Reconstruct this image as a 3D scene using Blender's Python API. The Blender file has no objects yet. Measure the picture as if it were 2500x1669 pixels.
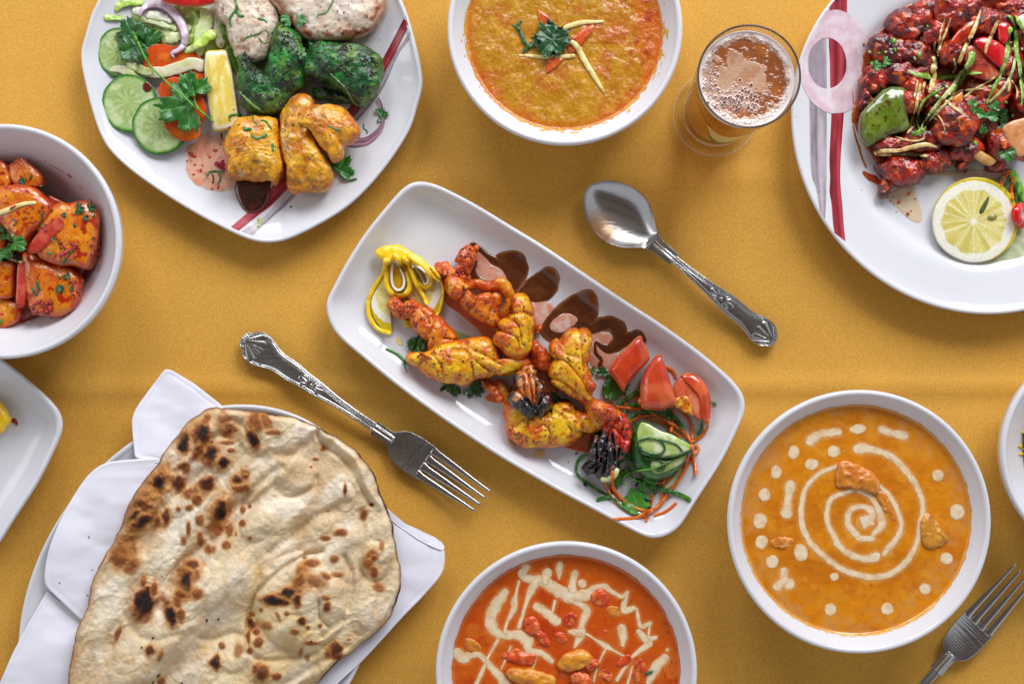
import bpy, math, random
import numpy as np
from mathutils import Vector

scene = bpy.context.scene
S = 0.000265          # metres per unit; all shapes below are laid out in these small units
H = 3440.0            # camera height in the same units

# ---------------------------------------------------------------- camera
cd = bpy.data.cameras.new('camera'); cam = bpy.data.objects.new('camera', cd)
scene.collection.objects.link(cam); scene.camera = cam
cam.location = (0, 0, H*S); cam.rotation_euler = (0, 0, 0)
cd.sensor_width = 36; cd.lens = 36*H/2500.0; cd.clip_start = 0.01; cd.clip_end = 50

# ---------------------------------------------------------------- room light
w = bpy.data.worlds.new('World'); scene.world = w; w.use_nodes = True
bg = w.node_tree.nodes['Background']; bg.inputs[0].default_value = (0.93, 0.95, 1.0, 1); bg.inputs[1].default_value = 0.57

def area(name, loc, target, sx, sy, power, col):
    l = bpy.data.lights.new(name, 'AREA'); l.shape = 'RECTANGLE'; l.size = sx; l.size_y = sy
    l.energy = power; l.color = col
    o = bpy.data.objects.new(name, l); scene.collection.objects.link(o); o.location = loc
    o.rotation_euler = (Vector(target)-Vector(loc)).to_track_quat('-Z', 'Y').to_euler()
    return o
area('window_fill_light', (0.62, 1.35, 1.02), (0.0, 0.0, 0), 0.9, 0.8, 30, (0.95, 0.97, 1.0))
area('window_fill_light', (-0.42, 1.45, 1.02), (0.0, 0.0, 0), 0.6, 0.6, 11, (0.95, 0.97, 1.0))
area('window_fill_light', (-1.3, 0.25, 0.9), (0, 0, 0), 0.4, 0.7, 2.0, (1.0, 0.97, 0.93))  # weak fill added from the left, not one of the window panes

scene.view_settings.view_transform = 'Standard'; scene.view_settings.look = 'None'
scene.view_settings.exposure = 0.06; scene.view_settings.gamma = 1.0
scene.cycles.max_bounces = 8; scene.cycles.transparent_max_bounces = 12
scene.cycles.caustics_reflective = False; scene.cycles.caustics_refractive = False

# ---------------------------------------------------------------- helpers: coordinates
REG = dict(r1=(180,0,3.92), r2=(500,0,3.92), r3=(400,240,3.915), r4=(1080,0,3.789), r5=(1600,30,4.02),
           r6=(1920,0,3.921), r7=(1920,350,3.647), r8=(0,280,2.528), q1=(780,420,3.92), q2=(940,560,3.92),
           q3=(1200,780,3.92), q4=(1350,780,2.85), q5=(1400,420,3.409), q6=(560,780,3.2), q7=(0,880,1.9875),
           q8=(280,960,2.211), t1=(1050,1290,3.506), t2=(1760,930,2.306), t3=(2200,900,2.04), t4=(0,880,3.135),
           s=(0,0,1.0))
def src(pts, reg='s'):
    ox, oy, k = REG[reg]; p = np.array(pts, float).reshape(-1, len(pts[0]) if hasattr(pts[0], '__len__') else len(pts))
    q = p.copy(); q[:, 0] = ox+p[:, 0]/k; q[:, 1] = oy+p[:, 1]/k
    return q
def rs(reg): return 1.0/REG[reg][2]
def W(x, y, z=0.0):
    f = (H-z)/H
    return np.array([(x-1250)*f, (834.5-y)*f, z], float)
def WA(P, z):
    z = np.zeros(len(P))+z; f = (H-z)/H
    return np.stack([(P[:, 0]-1250)*f, (834.5-P[:, 1])*f, z], 1)

# ---------------------------------------------------------------- helpers: noise
_T = np.random.RandomState(7).rand(64, 64, 64).astype(np.float32)
def vn(P, scale, seed=0):
    Q = np.asarray(P, float)/scale+np.array([seed*17.31+3.7, seed*7.77+11.3, seed*3.19+5.1])
    i = np.floor(Q).astype(int); f = Q-i; f = f*f*(3-2*f)
    i0 = i & 63; i1 = (i+1) & 63
    x0, y0, z0 = i0[:, 0], i0[:, 1], i0[:, 2]; x1, y1, z1 = i1[:, 0], i1[:, 1], i1[:, 2]
    fx, fy, fz = f[:, 0], f[:, 1], f[:, 2]
    a = _T[x0, y0, z0]*(1-fx)+_T[x1, y0, z0]*fx; b = _T[x0, y1, z0]*(1-fx)+_T[x1, y1, z0]*fx
    c = _T[x0, y0, z1]*(1-fx)+_T[x1, y0, z1]*fx; d = _T[x0, y1, z1]*(1-fx)+_T[x1, y1, z1]*fx
    return (a*(1-fy)+b*fy)*(1-fz)+(c*(1-fy)+d*fy)*fz
def fbm(P, scale, seed=0, octv=3):
    s = 0; a = 1.0; t = 0
    for k in range(octv):
        s = s+a*(vn(P, scale/(2.03**k), seed+k*5)*2-1); t += a; a *= 0.5
    return s/t*1.5
def sstep(lo, hi, x):
    t = np.clip((x-lo)/(hi-lo), 0, 1); return t*t*(3-2*t)
def hexl(h):
    if not isinstance(h, str): return np.array(h, float)
    h = h.lstrip('#'); c = np.array([int(h[i:i+2], 16)/255 for i in (0, 2, 4)])
    return np.where(c <= 0.04045, c/12.92, ((c+0.055)/1.055)**2.4)
def mixc(C, col, m):
    m = np.clip(m, 0, 1)[:, None]; return C*(1-m)+hexl(col)[None, :]*m
def paint(base, *layers):
    """layers: (colour, kind, scale, lo, hi, amount, seed) kind noise|top|edge"""
    def f(P, t, seed=0):
        C = np.repeat(hexl(base)[None, :], len(P), 0)
        for k, (col, kind, sc, lo, hi, am, *_) in enumerate(layers):
            if kind == 'noise': v = fbm(P, sc, seed*3+k*11+1, 3)
            elif kind == 'fine': v = vn(P, sc, seed*3+k*11+2)*2-1
            elif kind == 'edge': v = np.abs(t)+0.12*fbm(P, 20, seed+k)
            C = mixc(C, col, sstep(lo, hi, v)*am)
        return C
    return f

# ---------------------------------------------------------------- helpers: objects
_cnt = [0]
def set_props(o, label=None, cat=None, group=None, kind=None):
    if label: o['label'] = label
    if cat: o['category'] = cat
    if group: o['group'] = group
    if kind: o['kind'] = kind
def thing(name, label, cat, at, group=None):
    o = bpy.data.objects.new(name, None); o.empty_display_size = 0.01
    scene.collection.objects.link(o); o.location = Vector(at)*S
    o['_at'] = [float(v) for v in at]; set_props(o, label, cat, group)
    return o
def put(name, V, F, mat, col=None, parent=None, label=None, cat=None, group=None, kind=None, smooth=True):
    V = np.asarray(V, float)
    if parent is not None:
        org = np.array(parent['_at'])
    else:
        org = np.array([V[:, 0].mean(), V[:, 1].mean(), V[:, 2].min()])
    me = bpy.data.meshes.new(name)
    L = (V-org)*S
    F = [np.asarray(f, np.int32) for f in F if len(f)]
    nl = sum(f.size for f in F); nf = sum(len(f) for f in F)
    me.vertices.add(len(L)); me.vertices.foreach_set('co', L.astype(np.float32).ravel())
    me.loops.add(nl); me.loops.foreach_set('vertex_index', np.concatenate([f.ravel() for f in F]))
    tot = np.concatenate([np.full(len(f), f.shape[1], np.int32) for f in F])
    st = np.concatenate([[0], np.cumsum(tot)[:-1]]).astype(np.int32)
    me.polygons.add(nf); me.polygons.foreach_set('loop_start', st); me.polygons.foreach_set('loop_total', tot)
    me.update(calc_edges=True); me.validate()
    me.polygons.foreach_set('use_smooth', np.full(len(me.polygons), smooth))
    if col is not None:
        ca = me.color_attributes.new('Col', 'FLOAT_COLOR', 'POINT')
        c4 = np.ones((len(V), 4), np.float32); c4[:, :3] = np.clip(col, 0, 1)
        ca.data.foreach_set('color', c4.ravel())
    me.materials.append(mat)
    o = bpy.data.objects.new(name, me); scene.collection.objects.link(o)
    if parent is not None: o.parent = parent
    else:
        o.location = Vector(org)*S
    o['_at'] = [float(v) for v in org]
    set_props(o, label, cat, group, kind)
    return o
def ringfaces(nr, na, off=0):
    i = np.arange(nr-1)[:, None]; j = np.arange(na)[None, :]; k = (j+1) % na
    return np.stack([i*na+j, i*na+k, (i+1)*na+k, (i+1)*na+j], -1).reshape(-1, 4)+off
def openfaces(nr, na, off=0):
    i = np.arange(nr-1)[:, None]; j = np.arange(na-1)[None, :]
    return np.stack([i*na+j, i*na+j+1, (i+1)*na+j+1, (i+1)*na+j], -1).reshape(-1, 4)+off
def fan(center, start, na, flip=False):
    j = np.arange(na); k = (j+1) % na
    f = np.stack([np.full(na, center), start+k, start+j], 1)
    return f[:, ::-1] if not flip else f
def gridnormals(V):
    du = np.empty_like(V); du[1:-1] = V[2:]-V[:-2]; du[0] = V[1]-V[0]; du[-1] = V[-1]-V[-2]
    dv = np.roll(V, -1, 1)-np.roll(V, 1, 1)
    n = np.cross(du, dv); l = np.linalg.norm(n, axis=-1, keepdims=True); l[l < 1e-9] = 1
    return n/l
def catmull(P, n, closed=True):
    P = np.asarray(P, float)
    if closed: Q = np.vstack([P[-1], P, P[0], P[1]])
    else: Q = np.vstack([2*P[0]-P[1], P, 2*P[-1]-P[-2]])
    out = []
    for i in range(1, len(Q)-2):
        t = np.linspace(0, 1, 14, endpoint=False)[:, None]
        a, b, c, d = Q[i-1], Q[i], Q[i+1], Q[i+2]
        out.append(0.5*((2*b)+(-a+c)*t+(2*a-5*b+4*c-d)*t*t+(-a+3*b-3*c+d)*t**3))
    out = np.vstack(out+([] if closed else [P[-1][None, :]]))
    R = np.vstack([out, out[0]]) if closed else out
    seg = np.linalg.norm(np.diff(R[:, :2], axis=0), axis=1); s = np.concatenate([[0], np.cumsum(seg)])
    u = np.linspace(0, s[-1], n, endpoint=not closed)
    return np.stack([np.interp(u, s, R[:, k]) for k in range(P.shape[1])], 1)

# camera-ray query: where does the scene surface lie behind image point (x, y)?
_dirty = [True]
def hit(x, y, default=20.0):
    if _dirty[0]:
        bpy.context.view_layer.update(); _dirty[0] = False
    dg = bpy.context.evaluated_depsgraph_get()
    d = Vector((float(x-1250)*S, float(834.5-y)*S, -H*S)).normalized()
    ok, loc, n, i, o, m = scene.ray_cast(dg, Vector((0, 0, H*S)), d)
    return loc.z/S if ok else default
def hits(P, default=20.0):
    return np.array([hit(p[0], p[1], default) for p in P])
def fresh(): _dirty[0] = True

# ---------------------------------------------------------------- helpers: shapes
def outline_ellipse(cx, cy, rx, ry, ang=0, n=16, rough=0.0, seed=0):
    rng = np.random.RandomState(seed+100); th = np.arange(n)/n*2*np.pi; a = math.radians(ang)
    r = 1+rough*rng.uniform(-1, 1, n)
    x = rx*r*np.cos(th); y = ry*r*np.sin(th)
    return np.stack([cx+x*math.cos(a)-y*math.sin(a), cy+x*math.sin(a)+y*math.cos(a)], 1)

def blob(name, P2, z0, h, mat, colf, na=90, nr=26, e=0.75, noise=((4, 30),), belly=0.35, seed=0, tilt=(0, 0), zf=None,
         ridges=None, closed_smooth=True, crev=None, **kw):
    """solid lump over a closed outline P2 (image px). z0 base height, h thickness."""
    _cnt[0] += 1; seed = seed or _cnt[0]
    O = catmull(P2, na) if closed_smooth else resample(P2, na)
    c = O.mean(0)
    ph = np.concatenate([np.linspace(0.02, math.pi/2, int(nr*0.75)), np.linspace(math.pi/2, math.pi*0.93, nr-int(nr*0.75)+1)[1:]])
    rows = []; tt = []
    Ow = WA(O, z0+h*belly)[:, :2]; cw = WA(c[None, :], z0+h*belly)[0, :2]
    for p in ph:
        t = math.sin(p)**(1.0); tt.append(t)
        cz = math.cos(p); zc = z0+h*belly
        z = zc+(h*(1-belly))*(abs(cz)**e) if cz >= 0 else zc-(h*belly)*(abs(cz)**e)
        te = t**1.0
        xy = cw+(Ow-cw)*te
        rows.append(np.column_stack([xy, np.full(na, z)]))
    V = np.array(rows); n = gridnormals(V)
    if n[2, :, 2].mean() < 0: n = -n
    flat = V.reshape(-1, 3); D = np.zeros(len(flat))
    for am, sc in noise: D += am*fbm(flat, sc, seed+int(sc), 3)
    if ridges: D += ridges(flat)
    V = V+n*D.reshape(V.shape[:2])[..., None]
    lo = V[..., 2] < z0; V[..., 2] = np.where(lo, z0, V[..., 2])
    if tilt != (0, 0):
        V[..., 2] += (V[..., 0]-cw[0])*tilt[0]+(V[..., 1]-cw[1])*tilt[1]
    if zf is not None: V[..., 2] += zf(V)
    t = np.repeat(np.array(tt)[:, None], na, 1)
    flat = V.reshape(-1, 3)
    top = V[0].mean(0); bot = V[-1].mean(0)
    VV = np.vstack([flat, top, bot]); T = np.concatenate([t.ravel(), [0], [0.3]])
    nrr = len(ph)
    F = [ringfaces(nrr, na), fan(nrr*na, 0, na, True), fan(nrr*na+1, (nrr-1)*na, na, False)]
    C = colf(VV, T, seed) if callable(colf) else np.repeat(hexl(colf)[None, :], len(VV), 0)
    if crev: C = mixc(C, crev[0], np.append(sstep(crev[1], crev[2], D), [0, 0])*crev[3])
    # orient faces outward
    a, b, d = VV[F[0][0, 0]], VV[F[0][0, 1]], VV[F[0][0, 2]]
    if np.cross(b-a, d-a)[2] < 0: F = [f[:, ::-1] for f in F]
    fresh()
    return put(name, VV, F, mat, C, **kw)
def resample(P, n):
    P = np.asarray(P, float); R = np.vstack([P, P[0]])
    s = np.concatenate([[0], np.cumsum(np.linalg.norm(np.diff(R, axis=0), axis=1))])
    u = np.linspace(0, s[-1], n, endpoint=False)
    return np.stack([np.interp(u, s, R[:, k]) for k in range(P.shape[1])], 1)

def tube(name, P, mat, colf, reg='s', seg=16, step=3.0, flat=1.0, noise=(), seed=0, drape=None, lift=0.0, ridges=None,
         wr=None, twist=0.0, crev=None, **kw):
    """P rows (x,y,r[,z]) in crop coordinates; r in crop px. z optional height of the axis. drape: sit on what is below"""
    _cnt[0] += 1; seed = seed or _cnt[0]
    A = src(P, reg); A[:, 2] *= rs(reg)
    L = np.linalg.norm(np.diff(A[:, :2], axis=0), axis=1).sum(); n = max(6, int(L/step)+2)
    C = catmull(A, n, closed=False); C[:, 2] = np.maximum(C[:, 2], 0.3)
    if C.shape[1] < 4:
        z = hits(C)
        # taut: never sinks below, smoothed
        k = max(2, int(n/4)); zz = z.copy()
        for _ in range(k): zz = np.maximum(z, 0.25*np.roll(zz, 1)+0.5*zz+0.25*np.roll(zz, -1)) if n > 8 else zz
        zz = 0.65*zz+0.35*z
        z = zz+C[:, 2]*flat*0.8+lift
    else: z = C[:, 3]
    w3 = np.array([W(C[i, 0], C[i, 1], z[i]) for i in range(n)])
    T = np.gradient(w3, axis=0); T /= np.linalg.norm(T, axis=1, keepdims=True)+1e-9
    up = np.array([0, 0, 1.0]); side = np.cross(T, up); side /= np.linalg.norm(side, axis=1, keepdims=True)+1e-9
    nn = np.cross(side, T)
    # rounded ends
    rad = C[:, 2].copy(); s = np.linspace(0, 1, n)*L
    capl = rad.max()*0.9
    if wr is None: wr = True
    if wr:
        rad = rad*np.sqrt(np.clip(1-(1-np.clip(s/max(capl, 1), 0, 1))**2, 0.02, 1))*np.sqrt(np.clip(1-(1-np.clip((L-s)/max(capl, 1), 0, 1))**2, 0.02, 1))
    th = np.arange(seg)/seg*2*np.pi
    V = np.empty((n, seg, 3))
    tw = twist*np.linspace(0, 1, n)
    for j in range(seg):
        ca = np.cos(th[j]); sa = np.sin(th[j])*flat
        cx = ca*np.cos(tw)-sa*np.sin(tw); sy = ca*np.sin(tw)+sa*np.cos(tw)
        V[:, j] = w3+side*(rad*cx)[:, None]+nn*(rad*sy)[:, None]
    nor = V-w3[:, None, :]; nor /= np.linalg.norm(nor, axis=-1, keepdims=True)+1e-9
    fl = V.reshape(-1, 3); D = np.zeros(len(fl))
    for am, sc in noise: D += am*fbm(fl, sc, seed+int(sc), 3)
    U = np.repeat((s)[:, None], seg, 1).ravel()
    if ridges: D += ridges(U, L)
    V = V+nor*D.reshape(n, seg)[..., None]
    fl = V.reshape(-1, 3)
    VV = np.vstack([fl, V[0].mean(0), V[-1].mean(0)])
    F = [ringfaces(n, seg), fan(n*seg, 0, seg, True), fan(n*seg+1, (n-1)*seg, seg, False)]
    F = [f[:, ::-1] for f in F]
    side_u = np.tile(np.cos(th), n)
    t = np.concatenate([side_u, [0, 0]])
    Cc = colf(VV, t, seed) if callable(colf) else np.repeat(hexl(colf)[None, :], len(VV), 0)
    if crev: Cc = mixc(Cc, crev[0], np.append(sstep(crev[1], crev[2], D), [0, 0])*crev[3])
    fresh()
    return put(name, VV, F, mat, Cc, **kw)

def drapeshape(name, rows, zoff, th, mat, colf, zfun=None, seed=0, **kw):
    """rows: (nr,na,2) image px nested outlines, outer first .. inner last; a skin of thickness th laid on what is below"""
    _cnt[0] += 1; seed = seed or _cnt[0]
    nr, na, _ = rows.shape
    fl = rows.reshape(-1, 2)
    z = hits(fl) if zfun is None else zfun(fl)
    t = np.repeat(1-np.arange(nr)/(nr-1), na)
    zz = z+zoff+th*np.sqrt(np.clip(1-t**3, 0, 1))
    V = WA(fl, zz)
    c = WA(rows[-1].mean(0)[None, :], zz[-na:].mean())
    VV = np.vstack([V, c]); F = [ringfaces(nr, na), fan(nr*na, (nr-1)*na, na, False)]
    a, b, d = VV[F[0][0, 0]], VV[F[0][0, 1]], VV[F[0][0, 2]]
    if np.cross(b-a, d-a)[2] < 0: F = [f[:, ::-1] for f in F]
    T = np.concatenate([t, [0]])
    C = colf(VV, T, seed) if callable(colf) else np.repeat(hexl(colf)[None, :], len(VV), 0)
    fresh()
    return put(name, VV, F, mat, C, **kw)
def puddle(name, pts, reg, th, mat, colf, na=80, nr=8, zoff=0.4, rough=0.0, zfun=None, **kw):
    O = catmull(src(pts, reg), na); c = O.mean(0)
    if rough:
        q = np.column_stack([O, np.zeros(na)]); O = O+(O-c)/np.linalg.norm(O-c, axis=1, keepdims=True)*(rough*fbm(q, 14, len(pts), 2))[:, None]
    ts = 1-np.linspace(0, 1, nr+1)[:-1]**1.3
    rows = np.array([c+(O-c)*t for t in ts])
    return drapeshape(name, rows, zoff, th, mat, colf, zfun=zfun, **kw)
def ribbon(name, P, mat, colf, reg='s', th=1.0, zoff=0.3, step=4.0, nu=7, wob=0.12, zfun=None, sharp=False, **kw):
    """flat strip lying on what is below; P rows (x,y,halfwidth)"""
    _cnt[0] += 1; seed = _cnt[0]
    A = src(P, reg); A[:, 2] *= rs(reg)
    if len(A) == 1: A = np.vstack([A[0], A[0]+[0.5, 0.5, 0]])
    L = np.linalg.norm(np.diff(A[:, :2], axis=0), axis=1).sum()
    n = max(4, int(L/step)+2); C = catmull(A, n, closed=False)
    T = np.gradient(C[:, :2], axis=0); T /= np.linalg.norm(T, axis=1, keepdims=True)+1e-9
    if not sharp:   # round end caps
        k = 5; r0, r1 = C[0, 2], C[-1, 2]; pre = []; post = []
        for q in range(k, 0, -1):
            a = q/k*math.pi/2*0.97; pre.append([*(C[0, :2]-T[0]*r0*math.sin(a)), r0*math.cos(a)])
        for q in range(1, k+1):
            a = q/k*math.pi/2*0.97; post.append([*(C[-1, :2]+T[-1]*r1*math.sin(a)), r1*math.cos(a)])
        C = np.vstack([pre, C[:, :3], post]); T = np.vstack([np.repeat(T[:1], k, 0), T, np.repeat(T[-1:], k, 0)])
        n = len(C)
    N = np.stack([-T[:, 1], T[:, 0]], 1)
    u = np.linspace(-1, 1, nu)
    q3 = np.column_stack([C[:, :2], np.zeros(n)])
    wl = C[:, 2]*(1+wob*fbm(q3, 13, seed, 3)); wrr = C[:, 2]*(1+wob*fbm(q3, 13, seed+9, 3))
    G = C[:, None, :2]+N[:, None, :]*(np.where(u[None, :] < 0, wl[:, None], wrr[:, None])*u[None, :])[..., None]
    fl = G.reshape(-1, 2)
    z = hits(fl) if zfun is None else zfun(fl)
    uu = np.tile(u, n)
    V = WA(fl, z+zoff+th*np.sqrt(np.clip(1-uu**2, 0, 1)))
    F = [openfaces(n, nu)]
    a, b, d = V[F[0][nu, 0]], V[F[0][nu, 1]], V[F[0][nu, 2]]
    if np.cross(b-a, d-a)[2] < 0: F = [f[:, ::-1] for f in F]
    Cc = colf(V, uu, seed) if callable(colf) else np.repeat(hexl(colf)[None, :], len(V), 0)
    fresh()
    return put(name, V, F, mat, Cc, **kw)

def leaf(name, x, y, size, ang, mat, reg='s', lobes=3, z=None, cup=0.12, dark='#1f5a1c', light='#4e8f3a', lift=2.0, tilt=(0, 0), **kw):
    """coriander / parsley leaf, ang = direction the tip points (deg, image, y down)"""
    _cnt[0] += 1; seed = _cnt[0]
    rng = np.random.RandomState(seed)
    p = src([(x, y)], reg)[0]; R = size*rs(reg)
    na = 168; nr = 10; th = np.linspace(-np.pi, np.pi, na, endpoint=False)
    ax = {3: [-1.45, 0, 1.45], 5: [-1.9, -0.95, 0, 0.95, 1.9], 1: [0]}[lobes]
    wd = {3: 0.80, 5: 0.56, 1: 1.5}[lobes]
    r = np.zeros(na)+0.18
    for k, a in enumerate(ax):
        ln = (1.0 if a == 0 else 0.86+0.1*rng.rand())
        r = np.maximum(r, ln*np.clip(np.cos(np.clip(np.abs(th-a)/wd, 0, 1)*np.pi/2), 0, 1)**0.36)
    teeth = 1-0.13*np.abs(np.sin(th*13+rng.rand()))**1.3*sstep(0.3, 0.7, r)-0.16*np.maximum(0, np.cos(th*4.3*{3:1,5:1.6,1:1.2}[lobes]))**6*sstep(0.3,0.7,r)
    r = r*teeth*(1+0.05*rng.randn(na)*0.5)
    a0 = math.radians(ang)
    rows = []; cols = []
    zb = (hit(p[0], p[1]) if z is None else z)+lift
    hz = []
    for k in range(nr):
        t = (k+1)/nr
        X = r*t*R*np.cos(th+a0); Y = r*t*R*np.sin(th+a0)
        vein = np.zeros(na)
        for a in ax: vein = np.maximum(vein, np.exp(-((th-a)*t*r*R/1.3)**2))
        sv = 0.5+0.5*np.cos(th*9*2+t*6)
        zz = zb+cup*R*(t*r)**2*np.cos(2*(th-0.3))+R*0.14*np.abs(np.sin((th-ax[0])*2.1))*t*r+R*0.13*t*fbm(np.column_stack([X, Y, X*0]), R*0.35, seed, 2)
        zz = zz+vein*-0.8+X*tilt[0]-Y*tilt[1]
        rows.append(np.stack([p[0]+X, p[1]+Y], 1)); hz.append(zz)
        C = np.repeat(hexl(dark)[None, :], na, 0); C = mixc(C, light, 0.75*vein+0.3*sv*t*0.5+0.25*fbm(np.column_stack([X, Y, X*0]), R*0.5, seed+3, 2))
        cols.append(C)
    top = [WA(rows[k], hz[k]) for k in range(nr)]
    bot = [WA(rows[k], hz[k]-1.4) for k in range(nr-1, -1, -1)]
    A = np.array(top+bot); C = np.vstack(cols+cols[::-1])
    VV = np.vstack([A.reshape(-1, 3), W(p[0], p[1], zb), W(p[0], p[1], zb-1.4)]); C = np.vstack([C, cols[0][:1], cols[0][:1]])
    nn = 2*nr
    F = [ringfaces(nn, na), fan(nn*na, 0, na, True), fan(nn*na+1, (nn-1)*na, na, False)]
    a, b, d = VV[F[0][0, 0]], VV[F[0][0, 1]], VV[F[0][0, 2]]
    if np.cross(b-a, d-a)[2] < 0: F = [f[:, ::-1] for f in F]
    fresh()
    return put(name, VV, F, mat, C, **kw)

def flecks(name, pts, mat, cols, size=(3, 6), seed=0, long=2.2, th=1.2, **kw):
    """loose chopped bits dropped where they lie; one mesh of many tiny solids. pts rows image px (x,y[,size])"""
    rng = np.random.RandomState(seed+5); VV = []; FF = []; CC = []; o = 0
    for p in pts:
        a = rng.rand()*math.pi*2; s = (p[2] if len(p) > 2 else rng.uniform(*size)); l = s*rng.uniform(1, long); n = 7
        z = hit(p[0], p[1])+0.2; ang = np.arange(n)/n*2*np.pi; r = 0.8+0.35*rng.rand(n)
        X = l*0.5*r*np.cos(ang); Y = s*0.42*r*np.sin(ang); bend = rng.uniform(-0.25, 0.25)*s
        x = p[0]+X*math.cos(a)-Y*math.sin(a); y = p[1]+X*math.sin(a)+Y*math.cos(a)
        zt = z+th+bend*(X/l*2)**2+rng.rand()*1.0
        top = WA(np.stack([x, y], 1), zt); c = W(p[0], p[1], z+th*1.6); b = WA(np.stack([x, y], 1), z-0.5)
        VV += [top, c[None, :], b]
        j = np.arange(n); k = (j+1) % n
        FF.append(np.stack([np.full(n, o+n), o+j, o+k], 1)[:, ::-1])
        FF.append(np.stack([o+j, o+n+1+j, o+k], 1)[:, ::-1]); FF.append(np.stack([o+k, o+n+1+j, o+n+1+k], 1)[:, ::-1])
        CC.append(np.repeat((hexl(cols[rng.randint(len(cols))])*rng.uniform(0.8, 1.2))[None, :], 2*n+1, 0)); o += 2*n+1
    fresh()
    return put(name, np.vstack(VV), [np.vstack(FF)], mat, np.vstack(CC), **kw)

# ---------------------------------------------------------------- materials
def newmat(name):
    m = bpy.data.materials.new(name); m.use_nodes = True; nt = m.node_tree
    return m, nt, nt.nodes['Principled BSDF']
def food(name, rough=0.4, coat=0.0, sss=0.0, bump=(900, 0.3, 0.0004), var=(1500, 0.15), spec=0.5, rad=(0.004, 0.002, 0.001),
         blotch=None, trans=0.0, coatr=0.12, rvar=0.15):
    m, nt, b = newmat(name); N = nt.nodes.new; L = nt.links.new
    at = N('ShaderNodeAttribute'); at.attribute_name = 'Col'
    tc = N('ShaderNodeTexCoord')
    nz = N('ShaderNodeTexNoise'); nz.inputs['Scale'].default_value = var[0]; nz.inputs['Detail'].default_value = 4; nz.inputs['Roughness'].default_value = 0.7
    L(tc.outputs['Object'], nz.inputs['Vector'])
    mr = N('ShaderNodeMapRange'); mr.inputs[1].default_value = 0.25; mr.inputs[2].default_value = 0.75
    mr.inputs[3].default_value = 1-var[1]; mr.inputs[4].default_value = 1+var[1]; L(nz.outputs[0], mr.inputs[0])
    mx = N('ShaderNodeVectorMath'); mx.operation = 'SCALE'; L(at.outputs['Color'], mx.inputs[0]); L(mr.outputs[0], mx.inputs['Scale'])
    colout = mx.outputs[0]
    if blotch:   # (scale, lo, hi, colour, amount)
        for bs in (blotch if isinstance(blotch[0], tuple) else [blotch]):
            n2 = N('ShaderNodeTexNoise'); n2.inputs['Scale'].default_value = bs[0]; n2.inputs['Detail'].default_value = 3
            mp = N('ShaderNodeMapping'); mp.inputs['Location'].default_value = (bs[0]*0.013, 0.7, 0.3); L(tc.outputs['Object'], mp.inputs[0]); L(mp.outputs[0], n2.inputs['Vector'])
            r2 = N('ShaderNodeMapRange'); r2.inputs[1].default_value = bs[1]; r2.inputs[2].default_value = bs[2]; r2.inputs[4].default_value = bs[4]
            L(n2.outputs[0], r2.inputs[0])
            mm = N('ShaderNodeMix'); mm.data_type = 'RGBA'; L(r2.outputs[0], mm.inputs[0]); L(colout, mm.inputs[6])
            mm.inputs[7].default_value = (*hexl(bs[3]), 1); colout = mm.outputs[2]
    L(colout, b.inputs['Base Color'])
    b.inputs['Roughness'].default_value = rough; b.inputs['Specular IOR Level'].default_value = spec
    if rvar:
        r3 = N('ShaderNodeMapRange'); r3.inputs[1].default_value = 0.3; r3.inputs[2].default_value = 0.7
        r3.inputs[3].default_value = max(0.05, rough-rvar); r3.inputs[4].default_value = min(1, rough+rvar)
        L(nz.outputs[0], r3.inputs[0]); L(r3.outputs[0], b.inputs['Roughness'])
    b.inputs['Coat Weight'].default_value = coat; b.inputs['Coat Roughness'].default_value = coatr
    if sss:
        b.inputs['Subsurface Weight'].default_value = sss; b.inputs['Subsurface Radius'].default_value = (1, 0.6, 0.35)
        b.inputs['Subsurface Scale'].default_value = rad[0]
    if trans: b.inputs['Transmission Weight'].default_value = trans
    if bump:
        n3 = N('ShaderNodeTexNoise'); n3.inputs['Scale'].default_value = bump[0]; n3.inputs['Detail'].default_value = 5; n3.inputs['Roughness'].default_value = 0.6
        L(tc.outputs['Object'], n3.inputs['Vector'])
        bp = N('ShaderNodeBump'); bp.inputs['Strength'].default_value = bump[1]; bp.inputs['Distance'].default_value = bump[2]
        L(n3.outputs[0], bp.inputs['Height']); L(bp.outputs[0], b.inputs['Normal'])
        if coat: L(bp.outputs[0], b.inputs['Coat Normal'])
    return m

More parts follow.
